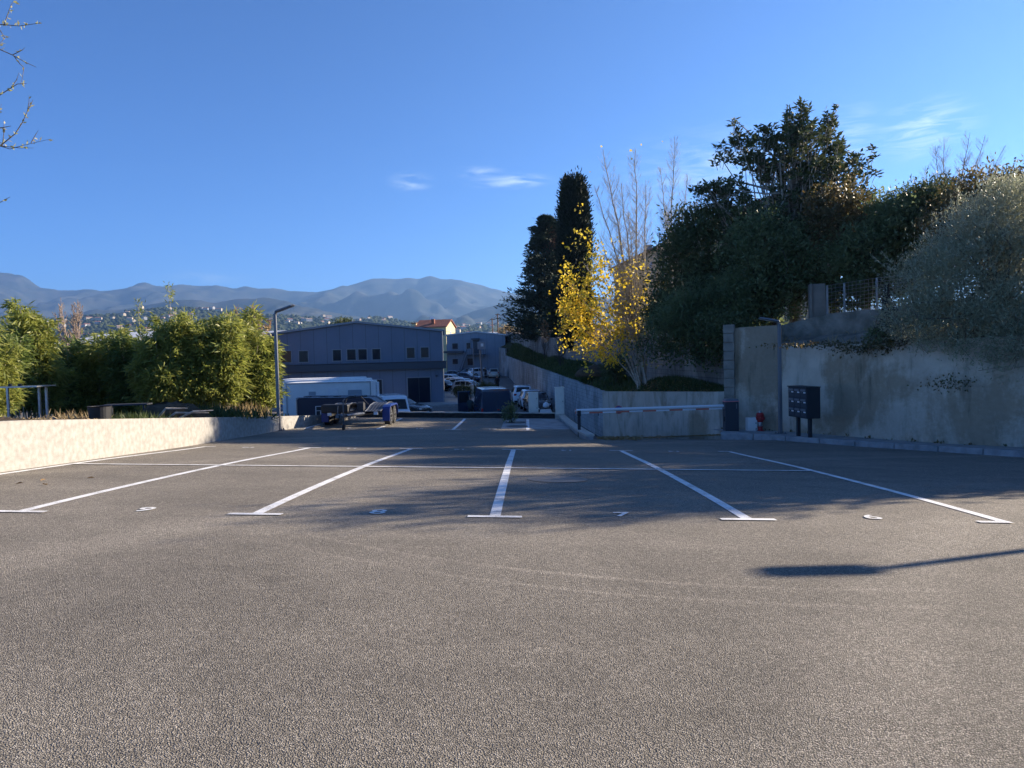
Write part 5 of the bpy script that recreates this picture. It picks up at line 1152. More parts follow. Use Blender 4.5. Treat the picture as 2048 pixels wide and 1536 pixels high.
# motorbikes near the warehouse corner are only specks; people
def person(label, loc, rz, h, coat, hair, pose, jacket_long=False):
    """skinned body; facing -y locally; pose gives hand and foot positions"""
    s = h / 1.75; root_name = 'person'; V_ = []; E_ = []; Rd = []
    def v(p, r, par=None):
        V_.append(tuple(c * s for c in p)); Rd.append(r * s)
        if par is not None: E_.append((par, len(V_) - 1))
        return len(V_) - 1
    pel = v((0, 0, .93), .145); sp_ = v((0, 0, 1.12), .135, pel); chv = v((0, .01, 1.32), .155, sp_); nk = v((0, 0, 1.47), .062, chv); hd = v((0, -.01, 1.56), .085, nk); hd2 = v((0, -.015, 1.66), .098, hd); v((0, -.01, 1.72), .06, hd2); v((0, -.115, 1.61), .020, hd2)
    for k, sgn in enumerate((-1, 1)):
        sh = v((sgn * .175, 0, 1.41), .068, chv); el = v(pose['elbow'][k], .046, sh); wr_ = v(pose['hand'][k], .030, el); hp = Vector(pose['hand'][k]); d = (hp - Vector(pose['elbow'][k])).normalized(); pm = v(tuple(hp + d * .06), .030, wr_)
        for f in range(4): a_ = v(tuple(hp + d * .11 + Vector((0, (f - 1.5) * .020, 0))), .010, pm); v(tuple(hp + d * (.165 - abs(f - 1.3) * .012) + Vector((-sgn * .018, (f - 1.5) * .021, 0))), .008, a_)
        th_ = v(tuple(hp + d * .05 + Vector((-sgn * .02, -.04, 0))), .011, wr_); v(tuple(hp + d * .09 + Vector((-sgn * .03, -.05, 0))), .008, th_)
        hp_ = v((sgn * .095, 0, .88), .092, pel); kn = v(pose['knee'][k], .062, hp_); an = v(pose['ankle'][k], .042, kn); ap = Vector(pose['ankle'][k]); he = v(tuple(ap + Vector((0, -.02, -.05))), .042, an); v(tuple(ap + Vector((0, -.17, -.065))), .034, he)
    me = bpy.data.meshes.new('person'); me.from_pydata(V_, E_, []); o = bpy.data.objects.new('person', me); C.objects.link(o)
    md = o.modifiers.new('skin', 'SKIN'); md.use_smooth_shade = True
    for i, r_ in enumerate(Rd): me.skin_vertices[0].data[i].radius = (r_, r_)
    me.skin_vertices[0].data[0].use_root = True
    sb = o.modifiers.new('sub', 'SUBSURF'); sb.levels = 1; sb.render_levels = 1
    dg = bpy.context.evaluated_depsgraph_get(); me2 = bpy.data.meshes.new_from_object(o.evaluated_get(dg)); o.modifiers.clear(); o.data = me2; me2.materials.clear()
    for m_ in (M['skin'], coat, M['trouser'], M['black']): me2.materials.append(m_)
    wr0 = [Vector(pose['hand'][k]) * s for k in (0, 1)]
    for p in me2.polygons:
        c = p.center; z = c.z / s
        mi = 0 if z > 1.485 else (1 if z > (.62 if jacket_long else .92) else (2 if z > .10 else 3))
        for w in wr0:
            if (c - w).length < .13 * s and z < 1.35 and (c - w).z < .02 and abs(c.x) > .17 * s: mi = 0
        p.material_index = mi; p.use_smooth = True
    o.location = loc; o.rotation_euler = (0, 0, rz); tag(o, label, 'person')
    q = MB(); q.lathe([(.060 * s, 1.655 * s), (.098 * s, 1.66 * s), (.104 * s, 1.70 * s), (.085 * s, 1.755 * s), (.03 * s, 1.785 * s)], c=(0, .012 * s, 0), n=16); q.build('hair', hair, o, smooth=True)
    q = MB()
    for sgn in (-1, 1): q.lathe([(.002, -.012), (.012, 0), (.002, .012)], c=(sgn * .034 * s, -.098 * s, 1.64 * s), n=8)
    q.build('eyes', M['black'], o)
    if jacket_long:
        q = MB(); q.lathe([(.20 * s, .62 * s), (.19 * s, .9 * s), (.165 * s, 1.1 * s), (.20 * s, 1.35 * s), (.13 * s, 1.44 * s), (.075 * s, 1.50 * s)], n=18)
        for i_, vv in enumerate(q.v): q.v[i_] = (vv[0] * 1.12, vv[1] * .78, vv[2])
        q.build('coat', coat, o, smooth=True)
    return o
walk = dict(elbow=[(-.26, .03, 1.16), (.26, -.02, 1.16)], hand=[(-.30, -.06, .94), (.20, -.20, 1.05)], knee=[(-.10, -.12, .50), (.10, .05, .50)], ankle=[(-.10, -.14, .10), (.11, .22, .12)])
stand = dict(elbow=[(-.25, -.05, 1.17), (.25, -.05, 1.17)], hand=[(-.22, -.26, 1.08), (.20, -.28, 1.06)], knee=[(-.11, -.03, .50), (.11, -.03, .50)], ankle=[(-.12, 0, .10), (.12, 0, .10)])
p = at(994, 752, 90); person('person in a long dark coat walking down the middle of the yard', (p.x, 90, -4.3 + .0), R(8), zc(994, 751, 90) + 4.3, M['coat'], M['hair'], walk, True)
p = at(939, 800, 49.4); person('person in a dark green jacket standing at the open door of the blue van', (p.x + .05, 49.3, -4.3), R(150), 1.72, M['jacket_green'], M['hair'], stand)
p = at(971, 740, 118); person('person in dark clothes standing by the white compact and the silver estate', (p.x, 117.5, low(0, 117.5)), R(-30), 1.75, M['coat'], M['hair'], stand, True)

# ------------------------------------------------------------------ white box trailers and dark panelled van
CY_ = 46.0; zt_ = zc(660, 764, CY_); xa_ = at(572, 780, CY_).x; xb_ = at(742, 780, CY_).x; hb = zt_ + 4.3 - .45
bt = thing('box_trailer', 'white box trailer with two grey hatches and a white door behind the low wall', 'trailer', ((xa_ + xb_) / 2, CY_, -4.3)); wb_ = xb_ - xa_
q = MB(); q.box((0, 1.1, .45 + hb / 2), (wb_, 2.2, hb)); q.build('box', M['white_panel'], bt, bevel=.03)
q = MB()
for s in (-1, 1): q.box((s * (wb_ / 2 - .03), -.012, .45 + hb / 2), (.07, .03, hb)); 
q.box((0, -.012, .45 + hb - .04), (wb_ - .14, .03, .07)); q.build('corner_trim', M['steel'], bt)
for l, r_, t, b, mt in ((617.5, 632, 783.5, 800, 'grey_panel'), (696, 724, 780, 800, 'grey_panel')):
    a0 = at(l, t, CY_); a1 = at(r_, b, CY_); q = MB(); q.box(((a0.x + a1.x) / 2 - bt.location.x, -.012, (a0.z + a1.z) / 2 + 4.3), (a1.x - a0.x, .03, a0.z - a1.z)); hh_ = q.build('hatch', M[mt], bt)
    q = MB()
    for k in range(5): q.box(((a0.x + a1.x) / 2 - bt.location.x, -.03, a0.z + 4.3 - (a0.z - a1.z) * (k + .5) / 5), (a1.x - a0.x - .04, .008, .012))
    q.build('slat', M['trim_light'], hh_)
a0 = at(656, 776, CY_); a1 = at(676.5, 812, CY_); q = MB(); q.box(((a0.x + a1.x) / 2 - bt.location.x, -.012, (a0.z + a1.z) / 2 + 4.3), (a1.x - a0.x, .03, a0.z - a1.z)); q.build('door', M['white'], bt, bevel=.004)
for x in (-.6, .6): q = MB(); q.disc((x, .15, .33), (0, 1, 0), .33, .2, 20); q.build('wheel', M['rubber'], bt)
q = MB(); q.box((0, 1.1, .38), (wb_ * .98, .1, .12)); q.tube([(wb_ / 2, 1.1, .4), (wb_ / 2 + .5, 1.1, .4)], .05, 6); q.build('chassis', M['steel'], bt)
for k, (yo, l, r_, t, lab) in enumerate(((48.6, 566, 733, 759.5, 'white box trailer just behind the hatched one, only its roof showing'), (51.2, 563, 722, 756.5, 'white box trailer farthest back, its roof edge above the other two'))):
    a0 = at(l, t, yo); a1 = at(r_, t, yo); h_ = (a0.z + a1.z) / 2 + 4.3 - .45; r2 = thing('box_trailer', lab, 'trailer', ((a0.x + a1.x) / 2, yo, -4.3), 0, 'white box trailers parked side by side'); w2 = a1.x - a0.x
    q = MB(); q.box((0, 1.05, .45 + h_ / 2), (w2, 2.1, h_)); q.build('box', M['white_panel'], r2, bevel=.08); q = MB(); q.box((0, -.01, .45 + h_ - .16), (w2 * .96, .03, .04)); q.build('gutter', M['steel'], r2)
    for x in (-.6, .6): q = MB(); q.disc((x, .15, .33), (0, 1, 0), .33, .2, 20); q.build('wheel', M['rubber'], r2)
bt['group'] = 'white box trailers parked side by side'
# cooling unit on the nose of the middle trailer
a0 = at(743, 764.5, 47.6); a1 = at(755, 789, 47.6); r_ = thing('cold_room_box', 'white louvred cooling box between the white trailer and the warehouse doorway', 'cooling unit', ((a0.x + a1.x) / 2, 48, -4.3)); zt2 = a0.z + 4.3
q = MB(); q.box((0, 0, zt2 / 2), (a1.x - a0.x, .7, zt2)); q.build('casing', M['white'], r_, bevel=.03)
for k in range(5): q = MB(); q.box((0, -.36, zt2 - .2 - k * .10), (a1.x - a0.x - .1, .02, .03)); q.build('louvre', M['grey_panel'], r_)

VY = 41.5; a0 = at(592, 797, VY); a1 = at(746, 795, VY); a2 = at(768, 815, VY); xm = a0.x
dv = thing('dark_van', 'long dark van body with pale roof edging and a framed sign on its side', 'van', (xm, VY, -4.3)); zt3 = a0.z + 4.3; zt4 = a1.z + 4.3; Lx = a2.x - xm
q = MB(); q.prism([(0, .45), (Lx + .9, .45), (Lx + .85, 1.0), (Lx, a2.z + 4.3), (Lx - .28, zt4 - .35), (a1.x - xm - .15, zt4 - .05), (a1.x - xm - .9, zt4), (.12, zt3), (0, zt3 - .1)], 'y', 0, 1.9); q.build('body', M['navy_cloth'], dv, bevel=.03)
q = MB(); rl = [(.0, zt3 - .02), (.12, zt3 + .03), (a1.x - xm - .9, zt4 + .03), (a1.x - xm - .12, zt4 - .02), (Lx - .26, zt4 - .33), (Lx + .02, a2.z + 4.33)]
for yo in (-.02, 1.92): q.tube([(x, yo, z) for x, z in rl], .035, 6)
q.build('roof_edging', M['steel'], dv)
q = MB(); 
for t in (.12, .32, .48, .66, .8): x = t * Lx * .95; q.box((x, .3, zt3 + (zt4 - zt3) * t + .06), (.30, .5, .08))
q.build('roof_fittings', M['charcoal'], dv)
q = MB(); q.tube([(.02, -.02, .5), (.02, -.02, zt3 - .05)], .05, 6); q.build('corner_post', M['steel'], dv)
for x in (.8, Lx - .2): q = MB(); q.disc((x, .0, .34), (0, 1, 0), .34, .18, 20); w_ = q.build('wheel', M['rubber'], dv); q = MB(); q.disc((x, -.1, .34), (0, 1, 0), .2, .02, 16); q.build('rim', M['steel'], w_)
s0 = at(631, 813, VY - .1); s1 = at(668, 831, VY - .1); q = MB(); cxs, czs = (s0.x + s1.x) / 2 - xm, (s0.z + s1.z) / 2 + 4.3; ws, hs_ = s1.x - s0.x, s0.z - s1.z
q.box((cxs, -.03, czs), (ws, .03, hs_)); sg = q.build('sign_board', M['black'], dv, bevel=.01)
q = MB()
for s in (-1, 1): q.box((cxs + s * ws / 2, -.055, czs), (.035, .02, hs_ + .035)); q.box((cxs, -.055, czs + s * hs_ / 2), (ws - .035, .02, .035))
q.box((cxs, -.055, czs + .02), (ws - .03, .02, .02)); q.build('frame', M['white'], sg)
me = text_mesh('ELE', .23); me.transform(Matrix.Translation((cxs - .06, -.056, czs - .11)) @ Matrix.Rotation(R(90), 4, 'X') @ Matrix.Scale(1.25, 4, (1, 0, 0))); me.materials.clear(); me.materials.append(M['white']); o = bpy.data.objects.new('lettering', me); C.objects.link(o); o.parent = sg

# ------------------------------------------------------------------ car trailer on the bays
tb = gpt(721, 849.5); tz = tb.z; tr_ = thing('car_trailer', 'galvanised two-axle car trailer with slatted ramps and blue mudguards', 'trailer', (tb.x, tb.y + .1, tz), R(-2)); S_ = 1.0
def TB(name, mtl, par=None, **k): return q.build(name, mtl, par or tr_, **k)
q = MB()
for s in (-1, 1): q.tube([(s * .55, 2.2, .46), (s * .55, -.6, .46), (s * .07, -2.35, .50)], .055, 4)
for y in (2.1, 1.2, .3, -.55): q.box((0, y, .44), (1.5, .08, .08))
q.box((0, -2.5, .50), (.12, .5, .10)); TB('frame', M['steel_dull'])
for s in (-1, 1):
    q = MB(); cx0 = s * .68; pts = [(-1.15, .54), (-.75, .58), (-.25, .70), (.35, .75), (1.0, .72), (1.7, .56), (2.5, .44)]; w = .52
    q.grid([[(cx0 - w / 2, y, z - .04) for y, z in pts], [(cx0 - w / 2, y, z) for y, z in pts], [(cx0 + w / 2, y, z) for y, z in pts], [(cx0 + w / 2, y, z - .04) for y, z in pts], [(cx0 - w / 2, y, z - .04) for y, z in pts]])
    dk = TB('deck', M['charcoal']); q = MB()
    for k in range(5):
        x = cx0 - w / 2 + .05 + k * (w - .1) / 4; q.grid([[(x - .022, y, z + .010) for y, z in pts], [(x + .022, y, z + .010) for y, z in pts]])
    for dx in (-w / 2 - .01, w / 2 + .01): q.tube([(cx0 + dx, y, z + .005) for y, z in pts], .022, 5)
    q.build('slat', M['steel_dull'], dk, fixn=False)
    q = MB(); pr = []
    for y in (-.33, .40):
        pass
    arc = [(-.80, .18), (-.78, .50), (-.68, .66), (-.50, .72), (.60, .72), (.78, .66), (.86, .50), (.86, .30)]
    x0_, x1_ = s * .95, s * 1.20; q.grid([[(x0_, y, z) for y, z in arc], [(x1_, y, z) for y, z in arc], [(x1_, y * .96, z - .05) for y, z in arc]])
    q.add([(x0_, -.80, .62), (x1_, -.80, .62), (x1_, -.80, .20), (x0_, -.80, .20)], [(0, 1, 2, 3)])
    TB('mudguard', M['blue'], fixn=False)
    for y in (-.34, .36):
        q = MB(); q.disc((s * 1.06, y, .32), (1, 0, 0), .32, .20, 26); w_ = TB('wheel', M['rubber']); q = MB(); q.disc((s * 1.165, y, .32), (1, 0, 0), .20, .02, 20); q.disc((s * 1.18, y, .32), (1, 0, 0), .06, .03, 12, 1)
        for k in range(6): a_ = k * math.pi / 3; q.disc((s * 1.178, y + .13 * math.cos(a_), .32 + .13 * math.sin(a_)), (1, 0, 0), .028, .01, 8, 1)
        q.build('rim', [M['steel_dull'], M['black']], w_)
    q = MB(); q.box((s * .80, -1.18, .48), (.14, .05, .10)); TB('marker_light', M['lamp_glass'])
q = MB(); q.tube([(0, -2.45, .60), (0, -2.45, .08)], .035, 8); q.tube([(0, -2.45, .62), (0, -2.42, 1.02), (.05, -2.35, 1.05)], .02, 6); jw = TB('jockey_stand', M['steel_dull']); q = MB(); q.disc((0, -2.45, .11), (1, 0, 0), .11, .06, 16); q.build('jockey_wheel', M['rubber'], jw)
q = MB(); q.box((-.10, -2.75, .52), (.10, .25, .12)); q.tube([(-.1, -2.8, .56), (-.12, -2.62, .86)], .02, 6); TB('coupling', M['steel_dull'], bevel=.02)
q = MB(); q.box((-.62, -1.05, .66), (.95, .35, .30)); TB('storage_box', M['black'], bevel=.06)
q = MB(); q.tube([(-.5, -.55, .55), (-.35, -.5, 1.0), (.15, -.5, 1.02), (.4, -.55, .75)], .025, 6); q.box((.2, -.75, .68), (.22, .3, .26)); q.disc((.2, -.75, .72), (1, 0, 0), .14, .2, 14); TB('winch_stand', M['charcoal'])
# ------------------------------------------------------------------ vegetation
def bamboo(px, py_base, Y, py_top, wpx, seed, label, ncul=26, mtl='leaf_bamboo', nl=330):
    rng = np.random.default_rng(seed); x = at(px, py_base, Y).x; z = garden(x, Y) - .05 if Y < 45 else -4.3; base = Vector((x, Y, z)); root = thing('bamboo', label, 'bamboo', base, 0, 'clumps of bamboo behind the low white wall')
    Ht = at(px, py_top, Y).z - z; w = wpx * 1.2 * Y / F_PX / 2; q = MB(); P = []; Dd = []
    for k in range(ncul):
        a = rng.uniform(0, 2 * math.pi); r = w * .55 * math.sqrt(rng.uniform()); h = Ht * (rng.uniform(.45, .92) if k > 4 else rng.uniform(.88, 1.03)); lean = rng.uniform(.05, .5) * w; la = a + rng.normal() * .5
        b = np.array([math.cos(a) * r, math.sin(a) * r * .8, 0]); n = 9; pts = []
        for i in range(n):
            t = i / (n - 1); pts.append(b + np.array([math.cos(la) * lean * t ** 2.2, math.sin(la) * lean * t ** 2.2, h * (t - .10 * t ** 4)]))
        q.tube([Vector(p) for p in pts], [.022 * (1 - .75 * i / (n - 1)) for i in range(n)], 5, cap=False)
        pts = np.array(pts); nb = 26; tb_ = rng.uniform(.12, 1.0, nb) ** .8
        for t in tb_:
            f = t * (n - 1); i = min(int(f), n - 2); p = pts[i] * (1 - (f - i)) + pts[i + 1] * (f - i); ba = rng.uniform(0, 2 * math.pi); bl = (.13 + .62 * (1 - t)) * rng.uniform(.4, 1) * min(1, w) + .12
            e = p + np.array([math.cos(ba) * bl, math.sin(ba) * bl, bl * .45]); m_ = nl // nb; u = rng.uniform(.15, 1.05, m_)[:, None]; P.append(p * (1 - u) + e * u + rng.normal(size=(m_, 3)) * .07); Dd.append(np.tile(np.array([math.cos(ba) * .7, math.sin(ba) * .7, -.25]), (m_, 1)))
    q.build('stem', M['leaf_pale'] if False else M['bark_pale'], root, smooth=True, fixn=False)
    P = np.concatenate(P); Dd = np.concatenate(Dd); V, Fq, rn = leaves(rng, P, .24 * (Y / 24), .044 * (Y / 24), Dd, .55, fold=.15); np_mesh('foliage', V, Fq, M[mtl], root, rn)
for i, a in enumerate([
    (-40, 815, 21, 610, 120, 'yellow-green bamboo clump at the left edge of the picture'),
    (25, 815, 24, 640, 90, 'bamboo clump behind the steel table'),
    (82, 815, 25, 592, 85, 'tall narrow bamboo clump left of the bare tree'),
    (150, 812, 27, 668, 110, 'low dark bamboo clump right of the steel table'),
    (215, 812, 27, 640, 100, 'bamboo clump with pointed top before the pale shed roof'),
    (275, 815, 26, 652, 85, 'thin bamboo clump between the two black pots'),
    (330, 818, 25, 640, 95, 'bamboo clump at the left of the tallest group'),
    (375, 826, 25.5, 602, 100, 'tall feathery bamboo clump behind the soil mound'),
    (440, 826, 26, 612, 110, 'broad golden-green bamboo clump in the middle of the tallest group'),
    (478, 826, 27.5, 600, 90, 'tallest bamboo clump just left of the lamp'),
    (510, 826, 27, 645, 80, 'lower bamboo clump nearest the white trailers')]):
    bamboo(a[0], a[1], a[2], a[3], a[4], 40 + i, a[5], ncul=34 if a[4] > 95 else 26, mtl='leaf_bamboo' if i not in (1, 3, 5) else 'leaf_bamboo2', nl=560)
rng = np.random.default_rng(77)
# single long shoots above the bamboo
for px_, pt in ((345, 566), (282, 600)):
    b_ = at(px_, 700, 26); r_ = thing('bamboo', 'single thin bamboo shoot standing %s above the rest' % ('highest' if px_ > 300 else 'left of the highest one, faintly'), 'bamboo', (b_.x, 26, garden(b_.x, 26)), 0, 'clumps of bamboo behind the low white wall'); h = at(px_, pt, 26).z - garden(b_.x, 26)
    q = MB(); q.tube([(0, 0, 0), (.03, 0, h * .6), (-.05, 0, h)], [.02, .012, .004], 5); q.build('stem', M['bark_pale'], r_); n = 160; z = rng.uniform(h * .6, h, n); P = np.stack([rng.normal(size=n) * .10 * (1.2 - z / h * .6), rng.normal(size=n) * .1, z], 1); V, Fq, rn = leaves(rng, P, .18, .03, np.array([.2, 0, -.1]), .8); np_mesh('foliage', V, Fq, M['leaf_bamboo'], r_, rn)

def bare_tree(name, label, base, h, stems, seed, bark, spread=.35, group=None, twigs=7, leafm=None, nleaf=0, leafL=.12, rr=.05, zl=(.25, .7), tw=1.0):
    """stems: list of (top dx, dy, height)"""
    rng = np.random.default_rng(seed); root = thing(name, label, 'tree', base, 0, group); q = MB(); tipsP = []
    for (dx, dy, hh) in stems:
        b0 = np.array([rng.normal() * .10, rng.normal() * .10, -.2]); T = np.array([dx, dy, hh]); mid = np.array([dx * .30, dy * .3, hh * .5]) + rng.normal(size=3) * .08
        n = 14; pts = []
        for i in range(n):
            t = i / (n - 1); pts.append((1 - t) ** 2 * b0 + 2 * t * (1 - t) * mid + t * t * T + rng.normal(size=3) * .02 * hh / 8)
        q.tube([Vector(p) for p in pts], [rr * (1 - .88 * i / (n - 1)) * (hh / 8) ** .6 for i in range(n)], 7, cap=False); pts = np.array(pts)
        for k in range(int(twigs * hh)):
            t = rng.uniform(.22, .97); f = t * (n - 1); i = min(int(f), n - 2); p = pts[i] * (1 - (f - i)) + pts[i + 1] * (f - i); a = rng.uniform(0, 2 * math.pi); l = spread * hh * (1.05 - t) * rng.uniform(.25, .8) * .55 + .25
            d = np.array([math.cos(a) * .72, math.sin(a) * .72, 1.0]); d /= np.linalg.norm(d); e = p + d * l; mm = p + d * l * .5 + np.array([math.cos(a), math.sin(a), -.2]) * l * .08; r0 = rr * .14 * (1.1 - t) * (hh / 8) + .004 * tw
            q.tube([Vector(p), Vector(mm), Vector(e)], [r0, r0 * .7, .0035 * tw], 3, cap=False); tipsP.append((p, e))
            for s in range(3):
                u = rng.uniform(.25, .9); pp = p * (1 - u) + e * u; a2 = a + rng.normal() * .9; d2 = np.array([math.cos(a2) * .6, math.sin(a2) * .6, .9]); ee = pp + d2 * l * rng.uniform(.2, .4); q.tube([Vector(pp), Vector(ee)], [r0 * .5, .003 * tw], 3, cap=False); tipsP.append((pp, ee))
    q.build('trunk', bark, root, smooth=True, fixn=False)
    if nleaf:
        P = []
        zmin, zmax = zl
        tp = [x for x in tipsP if zmin * h < x[1][2] < zmax * h]
        for k in range(nleaf):
            p, e = tp[int(rng.integers(len(tp)))]; u = rng.uniform(.2, 1.05)
            if rng.uniform() < ((p[2] / h - zl[0]) / (zl[1] - zl[0])) ** 1.2 * .9: continue
            P.append(p * (1 - u) + e * u + rng.normal(size=3) * .10)
        V, Fq, rn = leaves(rng, np.array(P), leafL, leafL * .9, np.array([0, 0, -.7]), .8); np_mesh('crown', V, Fq, leafm, root, rn)
    return root
def stems_px(base, Y, tops): return [(at(px, py, Y).x - base.x, dy, at(px, py, Y).z - base.z) for px, py, dy in tops]

b_ = at(1285, 770, 34); b_.z -= .05
ybt = bare_tree('yellow_tree', 'many-stemmed tree with yellow leaves low down and bare upper branches', b_, 10.8, stems_px(b_, 34, [(1188, 372, 0), (1208, 292, .5), (1238, 372, -.5), (1272, 296, .2), (1300, 350, 1), (1190, 470, -1), (1130, 560, .4), (1110, 620, -.3), (1170, 520, .8), (1250, 430, -.8), (1215, 600, -.9), (1330, 470, .3)]), 3, M['bark_pale'], .62, twigs=15, leafm=M['leaf_yellow'], nleaf=0, leafL=.16, rr=.07, tw=.9)
# its leaves: hanging clusters on the lower left side
rng = np.random.default_rng(21); lob = []
for (px, py, rx, ry, w) in [(1145, 615, 34, 42, 1.0), (1175, 655, 45, 45, 1.3), (1200, 590, 42, 60, 1.2), (1205, 690, 45, 40, .9), (1240, 640, 36, 58, .75), (1195, 530, 26, 45, .5), (1162, 470, 22, 45, .16), (1262, 560, 38, 50, .40), (1290, 600, 26, 60, .22), (1215, 712, 28, 22, .25), (1140, 560, 20, 35, .3)]:
    c = at(px, py, 33.6) - b_; s = 33.6 / F_PX; lob.append((c.x, c.y + rng.normal() * .4, c.z, rx * s, .9, ry * s, w))
P = []
for l in lob:
    nc = int(60 * l[6]); c = rng.normal(size=(nc, 3)) * np.array([l[3], l[4], l[5]]) * .55 + np.array(l[:3]); nn = 9; pp = np.repeat(c, nn, 0) + rng.normal(size=(nc * nn, 3)) * np.array([.13, .13, .16]); P.append(pp)
P = np.concatenate(P); P = P[P[:, 2] > .35]; V, Fq, rn = leaves(rng, P, .125, .11, np.array([0, 0, -.7]), .8, lvar=.55); np_mesh('crown', V, Fq, M['leaf_yellow'], ybt, rn)
P = np.array([tuple(at(px, py, 34) - b_) for px, py in ((1203, 291), (1264, 300), (1324, 284), (1282, 287), (1262, 320), (1180, 345))]); V, Fq, rn = leaves(rng, P, .13, .11, None, 1); np_mesh('last_leaf', V, Fq, M['leaf_yellow'], ybt, rn)

b_ = at(1345, 700, 40); b_.z = .2
bare_tree('bare_tree', 'tall slender bare tree right of the yellow one', b_, 11.3, stems_px(b_, 40, [(1350, 272, 0), (1325, 330, .5), (1372, 350, -.4), (1395, 400, .3), (1340, 400, 1)]), 9, M['bark_pale'], .5, twigs=14, rr=.06, tw=1.0)
b_ = at(1890, 560, 32); b_.z = 1.2
bare_tree('bare_tree', 'spreading bare tree top above the hedge at far right', b_, 8, stems_px(b_, 32, [(1872, 290, 0), (1900, 268, .5), (1925, 275, -.5), (1855, 330, .2), (1950, 300, .6), (1970, 270, 0), (1990, 300, -.6), (2010, 320, .4), (1835, 350, .4)]), 10, M['bark_pale'], .6, twigs=16, rr=.055, tw=1.0)
b_ = at(145, 700, 62); b_.z = -4.3
bare_tree('bare_tree', 'pale bare tree behind the pale shed roof at left', b_, 9, [(dx, 0.5 * (-1) ** k, at(145, py, 62).z + 4.3) for k, (dx, py) in enumerate(((-1.2, 606), (-.5, 596), (.3, 598), (1.1, 610), (-.1, 604), (.8, 618), (-1.6, 622)))], 11, mat('pale_tan_bark', (.36, .27, .20), .9), .40, twigs=9, rr=.10, tw=4)
b_ = at(505, 680, 64); b_.z = -4.3
bare_tree('bare_tree', 'russet half-bare tree behind the tallest bamboo', b_, 9, [(dx, .4 * (-1) ** k, at(505, py, 64).z + 4.3) for k, (dx, py) in enumerate(((-2.2, 622), (-1.2, 610), (.0, 608), (.9, 620), (1.4, 640), (-.4, 615)))], 12, mat('russet_bark', (.38, .22, .12), .9), .5, twigs=10, rr=.10, tw=4, leafm=M['straw'], nleaf=900, leafL=.2, zl=(.4, 1.1))

# conifers
def conifer(name, label, px, py_b, Y, py_t, wpx, seed, lm, shape, nb, z0=None, extra_brown=False, L=.30, Wd=.10, nl=34, colum=False):
    """whorls of drooping boughs with ragged tips (or tight upright sprays for the cypress)"""
    rng = np.random.default_rng(seed); b = at(px, py_b, Y); z = b.z if z0 is None else z0; b = Vector((b.x, Y, z)); H = at(px, py_t, Y).z - z; w = wpx * Y / F_PX / 2; root = thing(name, label, 'tree', b); q = MB()
    q.tube([(0, 0, -.3), (0, 0, H * .5), (.1, 0, H * .96)], [.02 * H, .012 * H, .02], 7); P = []; D = []
    for k in range(nb):
        t = rng.uniform(0.0, 1) ** .9; a = rng.uniform(0, 2 * math.pi); r = w * shape(t) * (rng.uniform(.40, 1.32) if not colum else rng.uniform(.80, 1.08)) * (1 + (.14 if colum else .22) * math.sin(a * 2 + t * 9 + seed))
        up_ = .1 * r + .25 if not colum else .9; h0 = t * H - (0 if not colum else .6); o = np.array([0, 0, max(.2, h0)]); tip = np.array([math.cos(a) * r, math.sin(a) * r, h0 + up_])
        if k % 4 == 0 and not colum: q.tube([Vector(o), Vector(tip)], [.05, .012], 4, cap=False)
        u = rng.uniform(.30 if not colum else .6, 1.06, nl) ** .75; p = o[None] * (1 - u[:, None]) + tip[None] * u[:, None]; sp_ = (.20 * r * (1.15 - u) + .16)[:, None]
        P.append(p + rng.normal(size=(nl, 3)) * sp_ * np.array([1, 1, .45 if not colum else 1.2])); D.append(np.tile(np.array([math.cos(a) * 1.1, math.sin(a) * 1.1, .35 if not colum else 1.4]), (nl, 1)))
    q.build('trunk', M['bark_dark'], root, fixn=False); P = np.concatenate(P); D = np.concatenate(D); V, Fq, rn = leaves(rng, P, L, Wd, D, .5); np_mesh('crown', V, Fq, lm, root, rn)
    if extra_brown:
        n = 1500; zt = rng.uniform(.62, .97, n); rr_ = np.array([w * shape(t_) for t_ in zt]); P = np.stack([rng.normal(size=n) * rr_ * .35 + rr_ * .5, rng.normal(size=n) * rr_ * .3 - rr_ * .4, zt * H], 1); V, Fq, rn = leaves(rng, P, L * .8, Wd, np.array([.3, 0, .6]), .7); np_mesh('brown_twigs', V, Fq, M['leaf_brown'], root, rn)
    return root
conifer('juniper', 'dark ragged conifer at the left end of the tree line, browned near its top', 1098, 688, 96, 438, 138, 31, M['leaf_conifer'], lambda t: (.80 + .30 * min(1, t * 5)) * (1 - t) ** .78 + .05, 700, extra_brown=True, L=.50, Wd=.15, nl=52)
conifer('juniper', 'smaller dark conifer filling the gap between the ragged one and the cypress', 1128, 690, 84, 560, 80, 32, M['leaf_conifer'], lambda t: (.95) * (1 - t) ** .5 + .08, 330, L=.45, Wd=.14, nl=50)
conifer('cypress', 'tall narrow dark cypress behind the yellow tree', 1154, 700, 68, 366, 52, 33, M['leaf_cypress'], lambda t: (.80 + .25 * math.sin(min(1, t * 1.1) * math.pi)) if t < .95 else .66, 1500, L=.32, Wd=.10, nl=34, colum=True)

